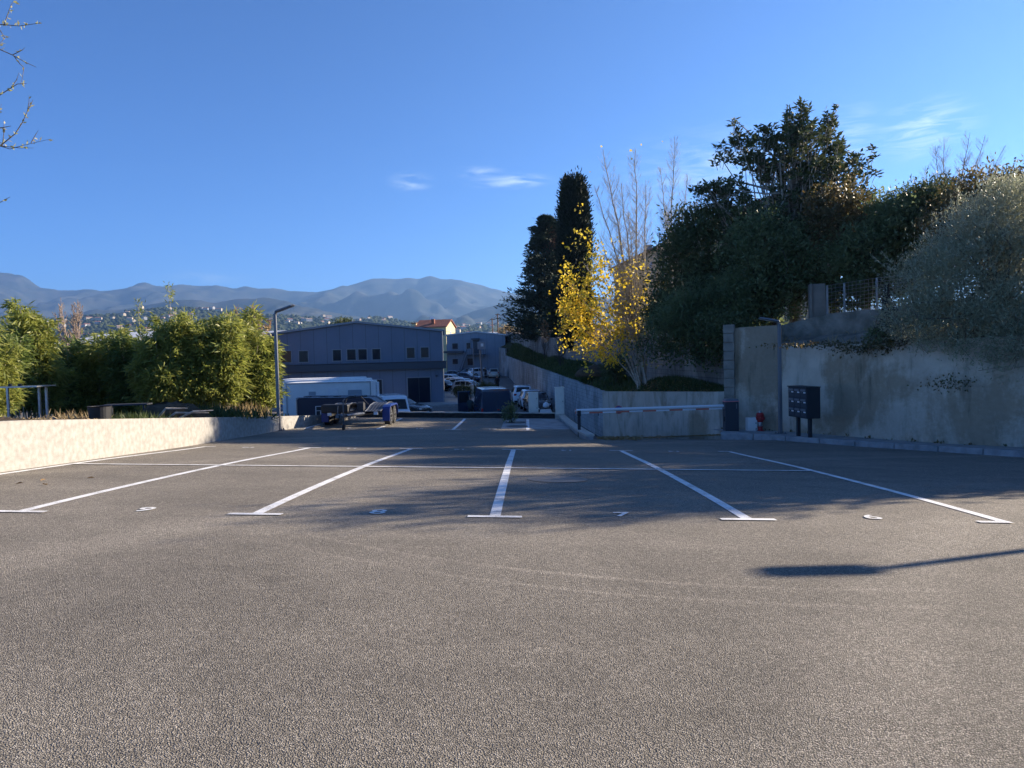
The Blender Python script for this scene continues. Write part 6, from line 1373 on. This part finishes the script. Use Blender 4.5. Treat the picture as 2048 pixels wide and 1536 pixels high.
# magnolia: whorls of big glossy leaves on upswept branches
b_ = at(1590, 640, 29.5); b_.z = .8
def LB(px, py, Y, rx, ry, b, dy=None): c = at(px, py, Y); s = Y / F_PX; return (c.x - b.x, c.y - b.y, c.z - b.z, rx * s, (dy or rx * s), ry * s)
mag = [LB(1600, 330, 29.5, 85, 90, b_), LB(1520, 300, 29, 60, 55, b_), (LB(1450, 380, 29, 58, 30, b_)), LB(1590, 260, 29.5, 45, 50, b_), LB(1603, 215, 29.5, 17, 28, b_), LB(1660, 260, 30, 25, 55, b_), LB(1680, 330, 30, 45, 50, b_), LB(1735, 330, 30, 22, 45, b_), LB(1500, 440, 29, 75, 55, b_), LB(1610, 450, 29.5, 100, 80, b_), LB(1470, 262, 29, 16, 30, b_), LB(1440, 300, 29, 22, 20, b_), LB(1400, 375, 28.6, 25, 12, b_), LB(1700, 420, 30, 60, 70, b_)]
def magnolia(root, b, lobes, seed, nc=900):
    rng = np.random.default_rng(seed); cs, d = lobes_points(rng, lobes, nc, .2); q = MB(); q.tube([(0, 0, -.5), (.1, 0, 2.5), (.05, 0, 4.5), (.1, 0, 6.6)], [.25, .2, .13, .05], 8, cap=False)
    for i in range(0, nc, 5): t = rng.uniform(.2, .85); limb(q, rng, (.05, 0, 6.6 * t), cs[i], .05, .012, sides=4)
    for i in range(nc): q.tube([Vector(cs[i] - np.array([d[i, 0] * .2, d[i, 1] * .2, .45])), Vector(cs[i])], [.012, .008], 3, cap=False)
    q.build('trunk', M['bark_pale'], root, smooth=True, fixn=False); n = 13; P = np.repeat(cs, n, 0) + rng.normal(size=(nc * n, 3)) * .025; P[:, 2] -= rng.uniform(0, .28, nc * n); a = rng.uniform(0, 2 * math.pi, nc * n); D = np.stack([np.cos(a), np.sin(a), rng.uniform(-.15, .9, nc * n)], 1)
    V, Fq, rn = leaves(rng, P, .23, .085, D, .15, fold=.3); np_mesh('crown', V, Fq, M['leaf_dark'], root, np.clip(rn * .7 + np.repeat(rng.uniform(0, .3, nc), n), 0, 1))
mg = thing('magnolia', 'big magnolia with glossy dark leaves, the tallest tree on the right', 'tree', b_); magnolia(mg, b_, mag, 50, 1150)

# hedge-like trees and shrubs behind the walls
def shrub(name, label, bpx, bpy, Y, z0, lobes_px, seed, lm, nc, nl, cr, L, Wd, cat='shrub', group=None, bark='bark_dark', trunk_h=1.6, up=.2, spread=.9, rmin=.45, tr=.14):
    b = at(bpx, bpy, Y); b.z = z0; lobes = [LB(px, py, Y + dY, rx, ry, b, dep) for px, py, dY, rx, ry, dep in lobes_px]
    if lm != 'leaf_olive': nc = int(nc * .62); nl = int(nl * 1.45)
    else: nc = int(nc * .7); nl = int(nl * 1.3)
    return tree(name, label, cat, b, lobes, (0, 0, trunk_h), tr, M[lm] if isinstance(lm, str) else lm, M[bark], nc, nl, cr, L, Wd, seed, group, spread, up, rmin=rmin)
shrub('laurel', 'dark evergreen laurel between the bare stems and the magnolia', 1400, 680, 29.5, .1, [(1400, 500, 0, 75, 75, 1.4), (1360, 560, 0, 60, 90, 1.3), (1440, 580, -.6, 70, 95, 1.3), (1330, 630, 0, 45, 60, 1.0), (1380, 450, .3, 45, 35, 1.0), (1430, 440, .3, 45, 35, 1)], 51, 'leaf_dark', 900, 26, .24, .17, .06)
shrub('oleander', 'grey-green oleander with long drooping leaves over the terrace wall', 1400, 690, 27.6, -.2, [(1395, 620, 0, 62, 60, .9), (1440, 640, -.4, 50, 40, .8), (1350, 640, .3, 50, 42, .8), (1460, 600, -.4, 40, 55, .8)], 52, 'leaf_shrub', 520, 30, .20, .19, .035, up=-.1)
shrub('mixed_hedge', 'dense dark hedge below the magnolia, left of the concrete pillar', 1545, 640, 27.8, .4, [(1520, 500, 0, 70, 80, 1.2), (1500, 600, -.3, 60, 60, 1.1), (1580, 530, 0, 75, 80, 1.2), (1570, 590, -.3, 60, 50, 1.0), (1480, 530, 0, 50, 70, 1.2)], 53, 'leaf_shrub', 900, 26, .24, .15, .06)
shrub('ivy_tree', 'rust-tinged climber-covered tree right of the magnolia', 1665, 640, 28, .8, [(1660, 440, 0, 62, 70, 1.2), (1690, 400, .2, 40, 40, 1.0), (1650, 520, 0, 70, 70, 1.2), (1730, 470, .3, 50, 70, 1.1)], 54, 'leaf_rust', 620, 24, .22, .13, .07)
shrub('mixed_hedge', 'dark rounded hedge behind the wire fence', 1730, 640, 26.5, 1.0, [(1720, 520, 0, 85, 65, 1.0), (1790, 450, .2, 60, 70, 1.1), (1800, 540, 0, 80, 70, 1.0), (1700, 590, -.2, 60, 35, .8)], 55, 'leaf_shrub', 900, 26, .24, .14, .06)
shrub('evergreen_tree', 'dark round-topped evergreen between the magnolia and the olive', 1850, 600, 27, 1.1, [(1845, 430, 0, 75, 62, 1.4), (1800, 480, 0, 60, 70, 1.2), (1880, 400, .5, 45, 35, 1.0)], 56, 'leaf_dark', 640, 26, .26, .15, .065)
shrub('evergreen_tree', 'rusty-topped evergreen at the right edge above the olive', 1990, 560, 24, 1.1, [(1960, 400, 0, 60, 55, 1.4), (2020, 400, 0, 70, 60, 1.5), (2090, 420, 0, 80, 90, 1.6), (1900, 440, 0, 50, 50, 1)], 57, 'leaf_rust', 700, 26, .26, .14, .06)
shrub('olive_tree', 'large silvery olive tree spilling over the wall at the right edge', 1990, 690, 19.6, .3, [(1960, 520, 0, 105, 110, 1.6), (1880, 560, 0, 75, 90, 1.2), (2050, 480, 0, 110, 120, 1.8), (1900, 640, -.4, 90, 70, 1.0), (2010, 650, -.8, 110, 95, 1.1), (1985, 440, .2, 65, 75, 1.2), (1840, 640, .2, 45, 60, .8), (2080, 660, -1.2, 110, 120, 1.2)], 58, 'leaf_olive', 2600, 36, .20, .10, .023, cat='tree', up=.55, spread=.7, bark='bark', rmin=.25)
OLIVE = [o for o in C.objects if o.name.startswith('olive_tree')][0]
# upright sprays on the olive
shrub('oleander', 'low green shrub on the dirt bank left of the olive', 1775, 690, 21.2, .1, [(1770, 672, 0, 30, 18, .4), (1800, 665, 0, 28, 24, .4)], 59, 'leaf_shrub', 90, 24, .13, .12, .03)
rng = np.random.default_rng(404); cr = [c for c in OLIVE.children if c.name.startswith('crown')][0]; nv = len(cr.data.vertices); co = np.empty(nv * 3, np.float32); cr.data.vertices.foreach_get('co', co); co = co.reshape(-1, 3)
ctr = co.mean(0); q = MB(); P = []; D = []
sel = co[rng.integers(0, nv, 9000)]; far_ = np.linalg.norm((sel - ctr) / co.std(0), axis=1); sel = sel[np.argsort(-far_)[:620]]
for p in sel:
    d = (p - ctr) / (np.linalg.norm(p - ctr) + 1e-6); d = d * .55 + np.array([0, 0, .9]) + rng.normal(size=3) * .2; d /= np.linalg.norm(d); l = rng.uniform(.25, .75); e = p + d * l; q.tube([Vector(p - d * .3), Vector(e)], [.006, .002], 3, cap=False)
    m_ = int(30 * l) + 8; u = rng.uniform(0, 1, m_)[:, None]; P.append(p * (1 - u) + e * u); D.append(np.tile(d * 1.1, (m_, 1)))
q.build('sprays', M['bark'], OLIVE, fixn=False); V, Fq, rn = leaves(rng, np.concatenate(P), .085, .022, np.concatenate(D), .6); np_mesh('spray_leaves', V, Fq, M['leaf_olive'], OLIVE, rn)
# hedge beyond the right edge: it shades the bays
HT = [(16.6, 19.2, 4.9), (16.0, 17.0, 5.3), (15.8, 15.2, 5.8)]
HL = ('farthest one', 'middle one', 'nearest one')
for k, (x, y, tz) in enumerate(HT):
    tree('hedge_tree', 'dense evergreen hedge tree just outside the right edge, ' + HL[k], 'tree', (x, y, .4), [(0, 0, tz - 2.4, 1.5, 1.5, 1.9), (.4, .3, tz - 4.2, 1.6, 1.6, 1.6), (-.4, -.2, tz - 3.4, 1.3, 1.3, 1.5), (.2, .1, .8, 1.4, 1.4, 1.0)], (0, 0, 1.8), .15, M['leaf_shrub'], M['bark_dark'], 520, 24, .28, .19, .08, 90 + k, group='hedge trees outside the right edge')
for k, (x, y, tz, lab) in enumerate(((9.6, 32.2, 2.6, 'nearest the laurel'), (9.3, 35.0, 2.5, 'in the middle'), (9.6, 37.8, 2.6, 'nearest the ochre house'))):
    tree('garden_shrub', 'dark garden shrub behind the yellow tree, ' + lab, 'shrub', (x, y, .3), [(0, 0, tz - 1.4, 1.5, 1.6, 1.1), (.3, .3, .5, 1.5, 1.6, .8)], (0, 0, 1.2), .09, M['leaf_shrub'], M['bark_dark'], 330, 34, .24, .18, .07, 190 + k, group='garden shrubs behind the stone wall')
# plants on the grass bank
shrub('palm_shrub', 'dark spiky shrub at the foot of the stone wall left of the yellow tree', 1232, 752, 41, -1.5, [(1232, 735, 0, 22, 17, .6)], 60, 'leaf_dark', 60, 20, .16, .5, .035, up=.3, trunk_h=.3, tr=.06)
for k, (px_, Y_) in enumerate(((1122, 62), (1090, 78))):
    b_ = at(px_, 745 if k == 0 else 716, Y_); bare_tree('bare_shrub', 'thin leafless sapling on the grass bank, %s the stone wall' % ('nearer the camera, before' if k == 0 else 'farther off, against'), b_, 4, [(-.4, 0, 3.2), (.3, .2, 3.6), (.7, -.2, 2.8), (-.1, .1, 3.9)], 70 + k, M['bark_dark'], .5, twigs=6, rr=.05, tw=2.5)
b_ = at(1190, 752, 45); q = MB(); rngm = random.Random(2)
q.lathe([(1.3, 0), (1.1, .25), (.7, .5), (.2, .6)], n=14); q.v = [(x * (1 + rngm.uniform(-.15, .15)), y * (1 + rngm.uniform(-.15, .15)), z * rngm.uniform(.8, 1.2)) for x, y, z in q.v]; tag(q.build('brush_pile', M['soil'], loc=b_, smooth=True), 'dark heap of earth and brush on the grass bank left of the yellow tree', 'mound')
# ivy hanging on the stone wall
rng = np.random.default_rng(99)
def ivy(label, pts, n, m_='leaf_dark', L=.10):
    P = []
    for (px, py, Y, sx, sz, w) in pts: c = at(px, py, Y); k = int(n * w); P.append(np.array(c) + rng.normal(size=(k, 3)) * np.array([sx, .08, sz]))
    P = np.concatenate(P); V, Fq, rn = leaves(rng, P, L, L * .8, np.array([-.3, -.5, -.6]), .7); o = np_mesh('ivy', V, Fq, M[m_], None, rn); tag(o, label, 'ivy')
ivy('dark ivy tumbling over the terrace wall beside the block pier', [(1400, 700, 27.4, 1.2, .25, 1), (1340, 690, 30, .8, .25, .6), (1440, 690, 26, .5, .4, .7), (1455, 655, 25.4, .5, .25, .6)], 1500)
ivy('creeper remains and weeds along the top of the white-patched wall', [(1590, 690, 23.2, .5, .04, .3), (1660, 688, 22.2, .6, .04, .5), (1720, 694, 21.4, .4, .10, .7), (1770, 690, 20.8, .3, .12, .6), (1810, 685, 20.4, .5, .07, .5)], 500, 'leaf_rust', .07)
ivy('dead creeper clinging to the stained wall below the olive', [(1900, 765, 18.9, .35, .10, 1)], 160, 'leaf_rust', .06)
P = []
for i in range(300):
    t = rng.uniform(); k = int(t * 29); 
    P.append((*(H_[int(t * 40)] - np.array([.02, .06])), 0))
P = np.array([(a, b, g(a, b) + .14) for a, b, _ in P]) + rng.normal(size=(300, 3)) * np.array([.1, .06, .01]); V, Fq, rn = leaves(rng, P, .09, .05, np.array([0, 0, .6]), .8); tag(np_mesh('weeds', V, Fq, M['leaf_rust'], rnd=rn), 'weeds and dead leaves along the foot of the stained wall', 'weeds', kind='stuff')
# small bush on the pad
p = gpt(1021, 845); tree('bush', 'small green bush growing at the edge of the concrete pad', 'bush', (p.x, p.y, p.z), [(0, 0, .32, .28, .25, .32), (.05, 0, .55, .15, .15, .2)], (0, 0, .3), .02, M['leaf_shrub'], M['bark_dark'], 50, 16, .09, .09, .035, 61)
for k, (px_, Y_) in enumerate(((925, 77), (962, 79), (976, 81))):
    b_ = at(px_, 790, Y_); tree('bush', ('low round dark bush left of the small yard cabinet', 'dark clipped bush between the yard cabinet and the sign post', 'dark bush right of the sign post, behind the blue van')[k], 'bush', (b_.x, Y_, -4.3), [(0, 0, .75, .9, .8, .65)], (0, 0, .5), .05, M['leaf_dark'], M['bark_dark'], 90, 20, .2, .18, .07, 62 + k)
b_ = at(688, 650, 112); b_.z = -4.0; h_ = at(688, 640, 112).z + 4; tree('round_tree', 'dark treetop peeping over the ridge of the blue-grey warehouse', 'tree', b_, [(0, 0, h_ - 1.5, 1.9, 1.9, 1.5)], (0, 0, h_ - 2), .2, M['leaf_dark'], M['bark_dark'], 160, 22, .35, .35, .15, 66)
b_ = at(1016, 668, 160); b_.z = -2; h_ = at(1016, 650, 160).z + 2; tree('autumn_tree', 'pale orange autumn tree beyond the utility poles', 'tree', b_, [(0, 0, h_ - 2, 2.2, 2, 2), (-1, 0, h_ - 3, 1.5, 1.5, 1.5)], (0, 0, h_ - 3), .2, M['straw'], M['bark_pale'], 200, 20, .4, .35, .18, 67)

# dark treeline and orchard scraps behind the sheds at left
for k, (px_, pt, wp, Y_) in enumerate(((30, 655, 120, 70), (235, 672, 90, 120), (560, 668, 60, 120))):
    b_ = at(px_, 690, Y_); b_.z = -4.3; h_ = at(px_, pt, Y_).z + 4.3; w_ = wp * Y_ / F_PX / 2; tree('round_tree', ('dark tree behind the bamboo near the left edge', 'dark tree behind the pale shed roof', 'dark tree between the tallest bamboo and the warehouse')[k], 'tree', b_, [(0, 0, h_ * .65, w_, w_ * .6, h_ * .35)], (0, 0, h_ * .5), .2, M['leaf_shrub'], M['bark_dark'], 300, 24, .45, .35, .15, 80 + k)

# ------------------------------------------------------------------ things in the garden at left
tp = at(46, 773, 19.5); zt_ = tp.z; x0_, x1_ = at(-8, 773, 19.5).x, at(93, 773, 19.5).x; gz = garden(tp.x, 19.5); tbl = thing('steel_table', 'steel work table with thin pale top standing on the soil at left', 'table', ((x0_ + x1_) / 2, 19.5, gz)); w_ = x1_ - x0_; ht = zt_ - gz
q = MB(); q.box((0, 0, ht), (w_, .8, .03)); q.build('tabletop', M['steel'], tbl)
for x, y in ((-.28, -.3), (-.08, -.35), (.19, .25), (.29, .3)): q = MB(); q.box((x * w_ * 1.2, y, ht / 2), (.05, .05, ht)); q.build('leg', M['steel'], tbl)
for px_ in (23, 42): q = MB(); a = at(px_, 772, 19.5); q.box((a.x, 19.45, zt_ + .045), (.07, .06, .06)); tag(q.build('clamp', M['black']), 'small black clamp on the steel table top, %s one' % ('left' if px_ < 30 else 'right'), 'clamp', 'clamps on the steel table')
for px_, py_, Y_, lab, r_ in ((200, 829, 15.5, 'wide black rubber tub half buried behind the wall', .22), (307, 812, 21.5, 'upright black bucket beside the fallen bench', .13)):
    a = at(px_, py_, Y_); q = MB(); z = garden(a.x, Y_); q.lathe([(r_ * .9, 0), (r_, .28), (r_ * 1.05, .30), (r_ * .95, .29), (r_ * .85, .05)], n=24); tag(q.build('bucket', M['black'], loc=(a.x, Y_, z)), lab, 'bucket')
q = MB(); pts = []
for i in range(70):
    t = i / 69; px_ = 190 + 60 * t + 12 * math.sin(t * 9); a = at(px_, 820, 17.5 + 1.6 * math.sin(t * 11)); pts.append((a.x, a.y, garden(a.x, a.y) + .05))
q.tube(pts, .014, 6); tag(q.build('hose', M['yellow_hose'], smooth=True), 'yellow garden hose lying loosely on the soil', 'hose')
a = at(255, 808, 22); bn = thing('bench', 'dark low metal bench under the bamboo', 'bench', (a.x, 22, garden(a.x, 22)), R(8)); q = MB(); q.box((0, 0, .42), (1.2, .5, .04)); q.build('seat', M['anthracite'], bn)
for x in (-.5, .5):
    for y in (-.2, .2): q = MB(); q.box((x, y, .2), (.05, .05, .4)); q.build('leg', M['anthracite'], bn)
a = at(345, 825, 20.5); q = MB(); rngm = random.Random(5); q.lathe([(1.1, -.1), (.95, .15), (.6, .35), (.15, .42)], n=22); q.v = [(x * rngm.uniform(.8, 1.2), y * .7, z * rngm.uniform(.75, 1.25)) for x, y, z in q.v]; tag(q.build('soil_mound', M['soil'], loc=(a.x, 20.5, garden(a.x, 20.5)), smooth=True), 'mound of brown earth with cut branches below the tall bamboo', 'mound')
rb = random.Random(8)
for k in range(3):
    a = at(315 + k * 22, 824, 19.8); q = MB(); z = garden(a.x, 19.8) + .1; q.tube([(a.x, 19.8, z), (a.x + rb.uniform(.2, .5), 19.7, z + rb.uniform(.1, .25)), (a.x + rb.uniform(.7, 1.0), 19.9, z + rb.uniform(.05, .3))], [.035, .03, .012], 6); tag(q.build('branch', M['bark_pale']), ('cut pale branch at the left of the earth mound', 'cut pale branch across the middle of the earth mound', 'cut pale branch at the right of the earth mound')[k], 'branch', 'cut branches on the earth mound')
rng = np.random.default_rng(123)
def tuft(name, label, cat, px, Y, n, L, Wd, m_, sx, sy, up=1.4, kind=None):
    a = at(px, 825, Y); P = np.stack([a.x + rng.normal(size=n) * sx, Y + rng.normal(size=n) * sy, np.zeros(n)], 1); P[:, 2] = [garden(x, y) for x, y in P[:, :2]]; V, Fq, rn = leaves(rng, P, L, Wd, np.array([0, 0, up]), .5); tag(np_mesh(name, V, Fq, M[m_], None, rn), label, cat, kind=kind)
tuft('dead_fronds', 'heap of brown dead fronds on the soil near the black tub', 'fronds', 150, 15.8, 300, .20, .018, 'straw', .28, .2, .15)
tuft('dry_grass', 'tall dry straw grass tufts beside the lamp and white trailers', 'grass', 493, 25.5, 160, .5, .03, 'straw', .38, .5, 2.2)
tuft('wild_grass', 'green and dry wild grass over the garden soil behind the wall', 'grass', 497, 27, 700, .16, .03, 'grass', .5, 1.0, 1.2, 'stuff')
tuft('weed_clump', 'green weed clump left of the earth mound', 'weeds', 272, 18.5, 420, .26, .03, 'grass', .35, .4, 1.0)
tuft('weed_clump', 'fresh green weeds at the right foot of the earth mound', 'weeds', 420, 22, 900, .35, .035, 'grass', .7, .6, 1.2)
n = 5000; yy = rng.uniform(11, 26, n); xx = np.array([xl(y) for y in yy]) - .35 - rng.uniform(0, 1, n) ** 1.2 * 16; P = np.stack([xx, yy, np.array([garden(a, b) for a, b in zip(xx, yy)])], 1); V, Fq, rn = leaves(rng, P, .10, .03, np.array([0, 0, .05]), .9); tag(np_mesh('ground_litter', V, Fq, M['straw'], None, rn), 'dry leaves and stalks scattered over the garden soil', 'leaves', kind='stuff')

# dry grass and scrub on the dirt bank
P = []
for k in range(2600):
    i = int(rng.integers(0, 39)); t = rng.uniform(0, 1) ** .8; a_, b_2 = dbank(i, t), dbank(i + 1, t); u = rng.uniform(); p = np.array(a_) * (1 - u) + np.array(b_2) * u
    if math.sin(p[0] * 3.1 + p[1] * 1.7) + math.sin(p[0] * 1.3 - p[1] * 4.1) + rng.normal() * .5 > .2: P.append(p)
P = np.array(P); V, Fq, rn = leaves(rng, P, .24, .022, np.array([0, -.2, .9]), .7); tag(np_mesh('dry_grass', V, Fq, M['straw'], rnd=rn), 'dry grass and stalks scattered over the dirt bank', 'grass', kind='stuff')

# tree just outside the left edge; its leafy twigs reach into the top left corner
tw = thing('almond_tree', 'leafy twigs of a tree outside the frame reaching into the top left corner', 'tree', (-9.6, 9.8, -.9)); B0 = Vector((-9.6, 9.8, -.9)); q = MB()
q.tube([(0, 0, -.3), (.05, 0, 1.2), (.2, 0, 2.4), (.4, 0, 4.2), (.7, .0, 6)], [.14, .12, .09, .05, .02], 8, cap=False); rng = np.random.default_rng(301); P = []
TW = [[(-140, 60), (-60, 52), (0, 49), (40, 52), (80, 46)], [(8, 50), (15, 30), (22, 10), (28, 2)], [(0, 60), (10, 76), (-5, 92)], [(-150, 60), (-50, 92), (0, 99), (25, 110), (50, 124), (72, 134)], [(25, 110), (45, 100), (50, 95)], [(28, 112), (40, 128), (48, 135), (44, 160), (40, 170)], [(-140, 230), (-40, 205), (0, 190), (20, 177), (35, 168), (53, 167)], [(22, 176), (33, 160), (38, 145)], [(-150, 320), (-40, 300), (0, 292), (30, 268), (45, 245), (55, 222), (66, 200)], [(55, 222), (58, 205), (58, 190)], [(0, 292), (20, 298), (50, 290), (75, 284), (102, 278)], [(62, 286), (72, 268), (77, 260)], [(5, 292), (8, 262), (8, 240)], [(0, 292), (40, 296), (68, 296)], [(-100, 430), (-30, 412), (0, 405), (20, 394)], [(-60, 250), (0, 256), (22, 252)], [(-20, 285), (-6, 240), (3, 208)]]
for k, pl_ in enumerate(TW):
    Yt = 9.6 + .5 * math.sin(k * 2.1) * (0 if pl_[0][0] > -20 and False else .4); pts = [at(a, b, 9.7) - B0 for a, b in pl_]; r0 = .011 if pl_[0][0] < -20 else .006
    if pl_[0][0] < -90: pts = [Vector((.25, 0, max(1.5, pts[0].z - .9)))] + pts
    n = len(pts); q.tube(pts, [r0 * (1 - .75 * i / (n - 1)) for i in range(n)], 5, cap=False)
    for i in range(n - 1):
        if pl_[min(i, len(pl_) - 1)][0] < -90: continue
        L_ = (pts[i + 1] - pts[i]).length; m_ = int(L_ * (34 if k in (0, 1, 2, 6, 8) else 16))
        for s in range(m_): P.append(np.array(pts[i].lerp(pts[i + 1], rng.uniform())))
q.build('branches', M['bark'], tw, smooth=True, fixn=False); P = np.array(P); V, Fq, rn = leaves(rng, P, .055, .026, np.array([.3, 0, .3]), .8); np_mesh('foliage', V, Fq, M['leaf_pale'], tw, rn)

# ------------------------------------------------------------------ bits on the asphalt
rng = np.random.default_rng(7)
for k, (px_, py_) in enumerate(((30, 969), (80, 963), (95, 971), (190, 956))):
    p = gpt(px_, py_); q = MB(); q.add([(0, 0, .008), (.05, .02, .03), (.11, .01, .015), (.05, -.03, .02)], [(0, 1, 2, 3)]); o = q.build('dead_leaf', M['leaf_litter'], loc=p, fixn=False); o.rotation_euler = (0, 0, k * 1.3); tag(o, ('curled dead leaf nearest the left edge on the asphalt', 'curled dead leaf, middle one of three by the left edge', 'curled dead leaf right of the other two by the left edge', 'curled dead leaf alone before the white line at left')[k], 'leaf', 'dead leaves on the asphalt')

# ------------------------------------------------------------------ air
m = MB(); m.box((0, 5250, 512), (26000, 11000, 1037)); hz = m.build('haze', M['white']); hz.data.materials.clear()
hm = bpy.data.materials.new('haze_air'); hm.use_nodes = True; t = hm.node_tree; t.nodes.clear(); o_ = t.nodes.new('ShaderNodeOutputMaterial'); v_ = t.nodes.new('ShaderNodeVolumePrincipled')
v_.inputs['Color'].default_value = (.30, .56, 1.0, 1); v_.inputs['Density'].default_value = 8.5e-5; v_.inputs['Anisotropy'].default_value = .4; t.links.new(v_.outputs[0], o_.inputs['Volume']); hz.data.materials.append(hm); tag(hz, kind='stuff')
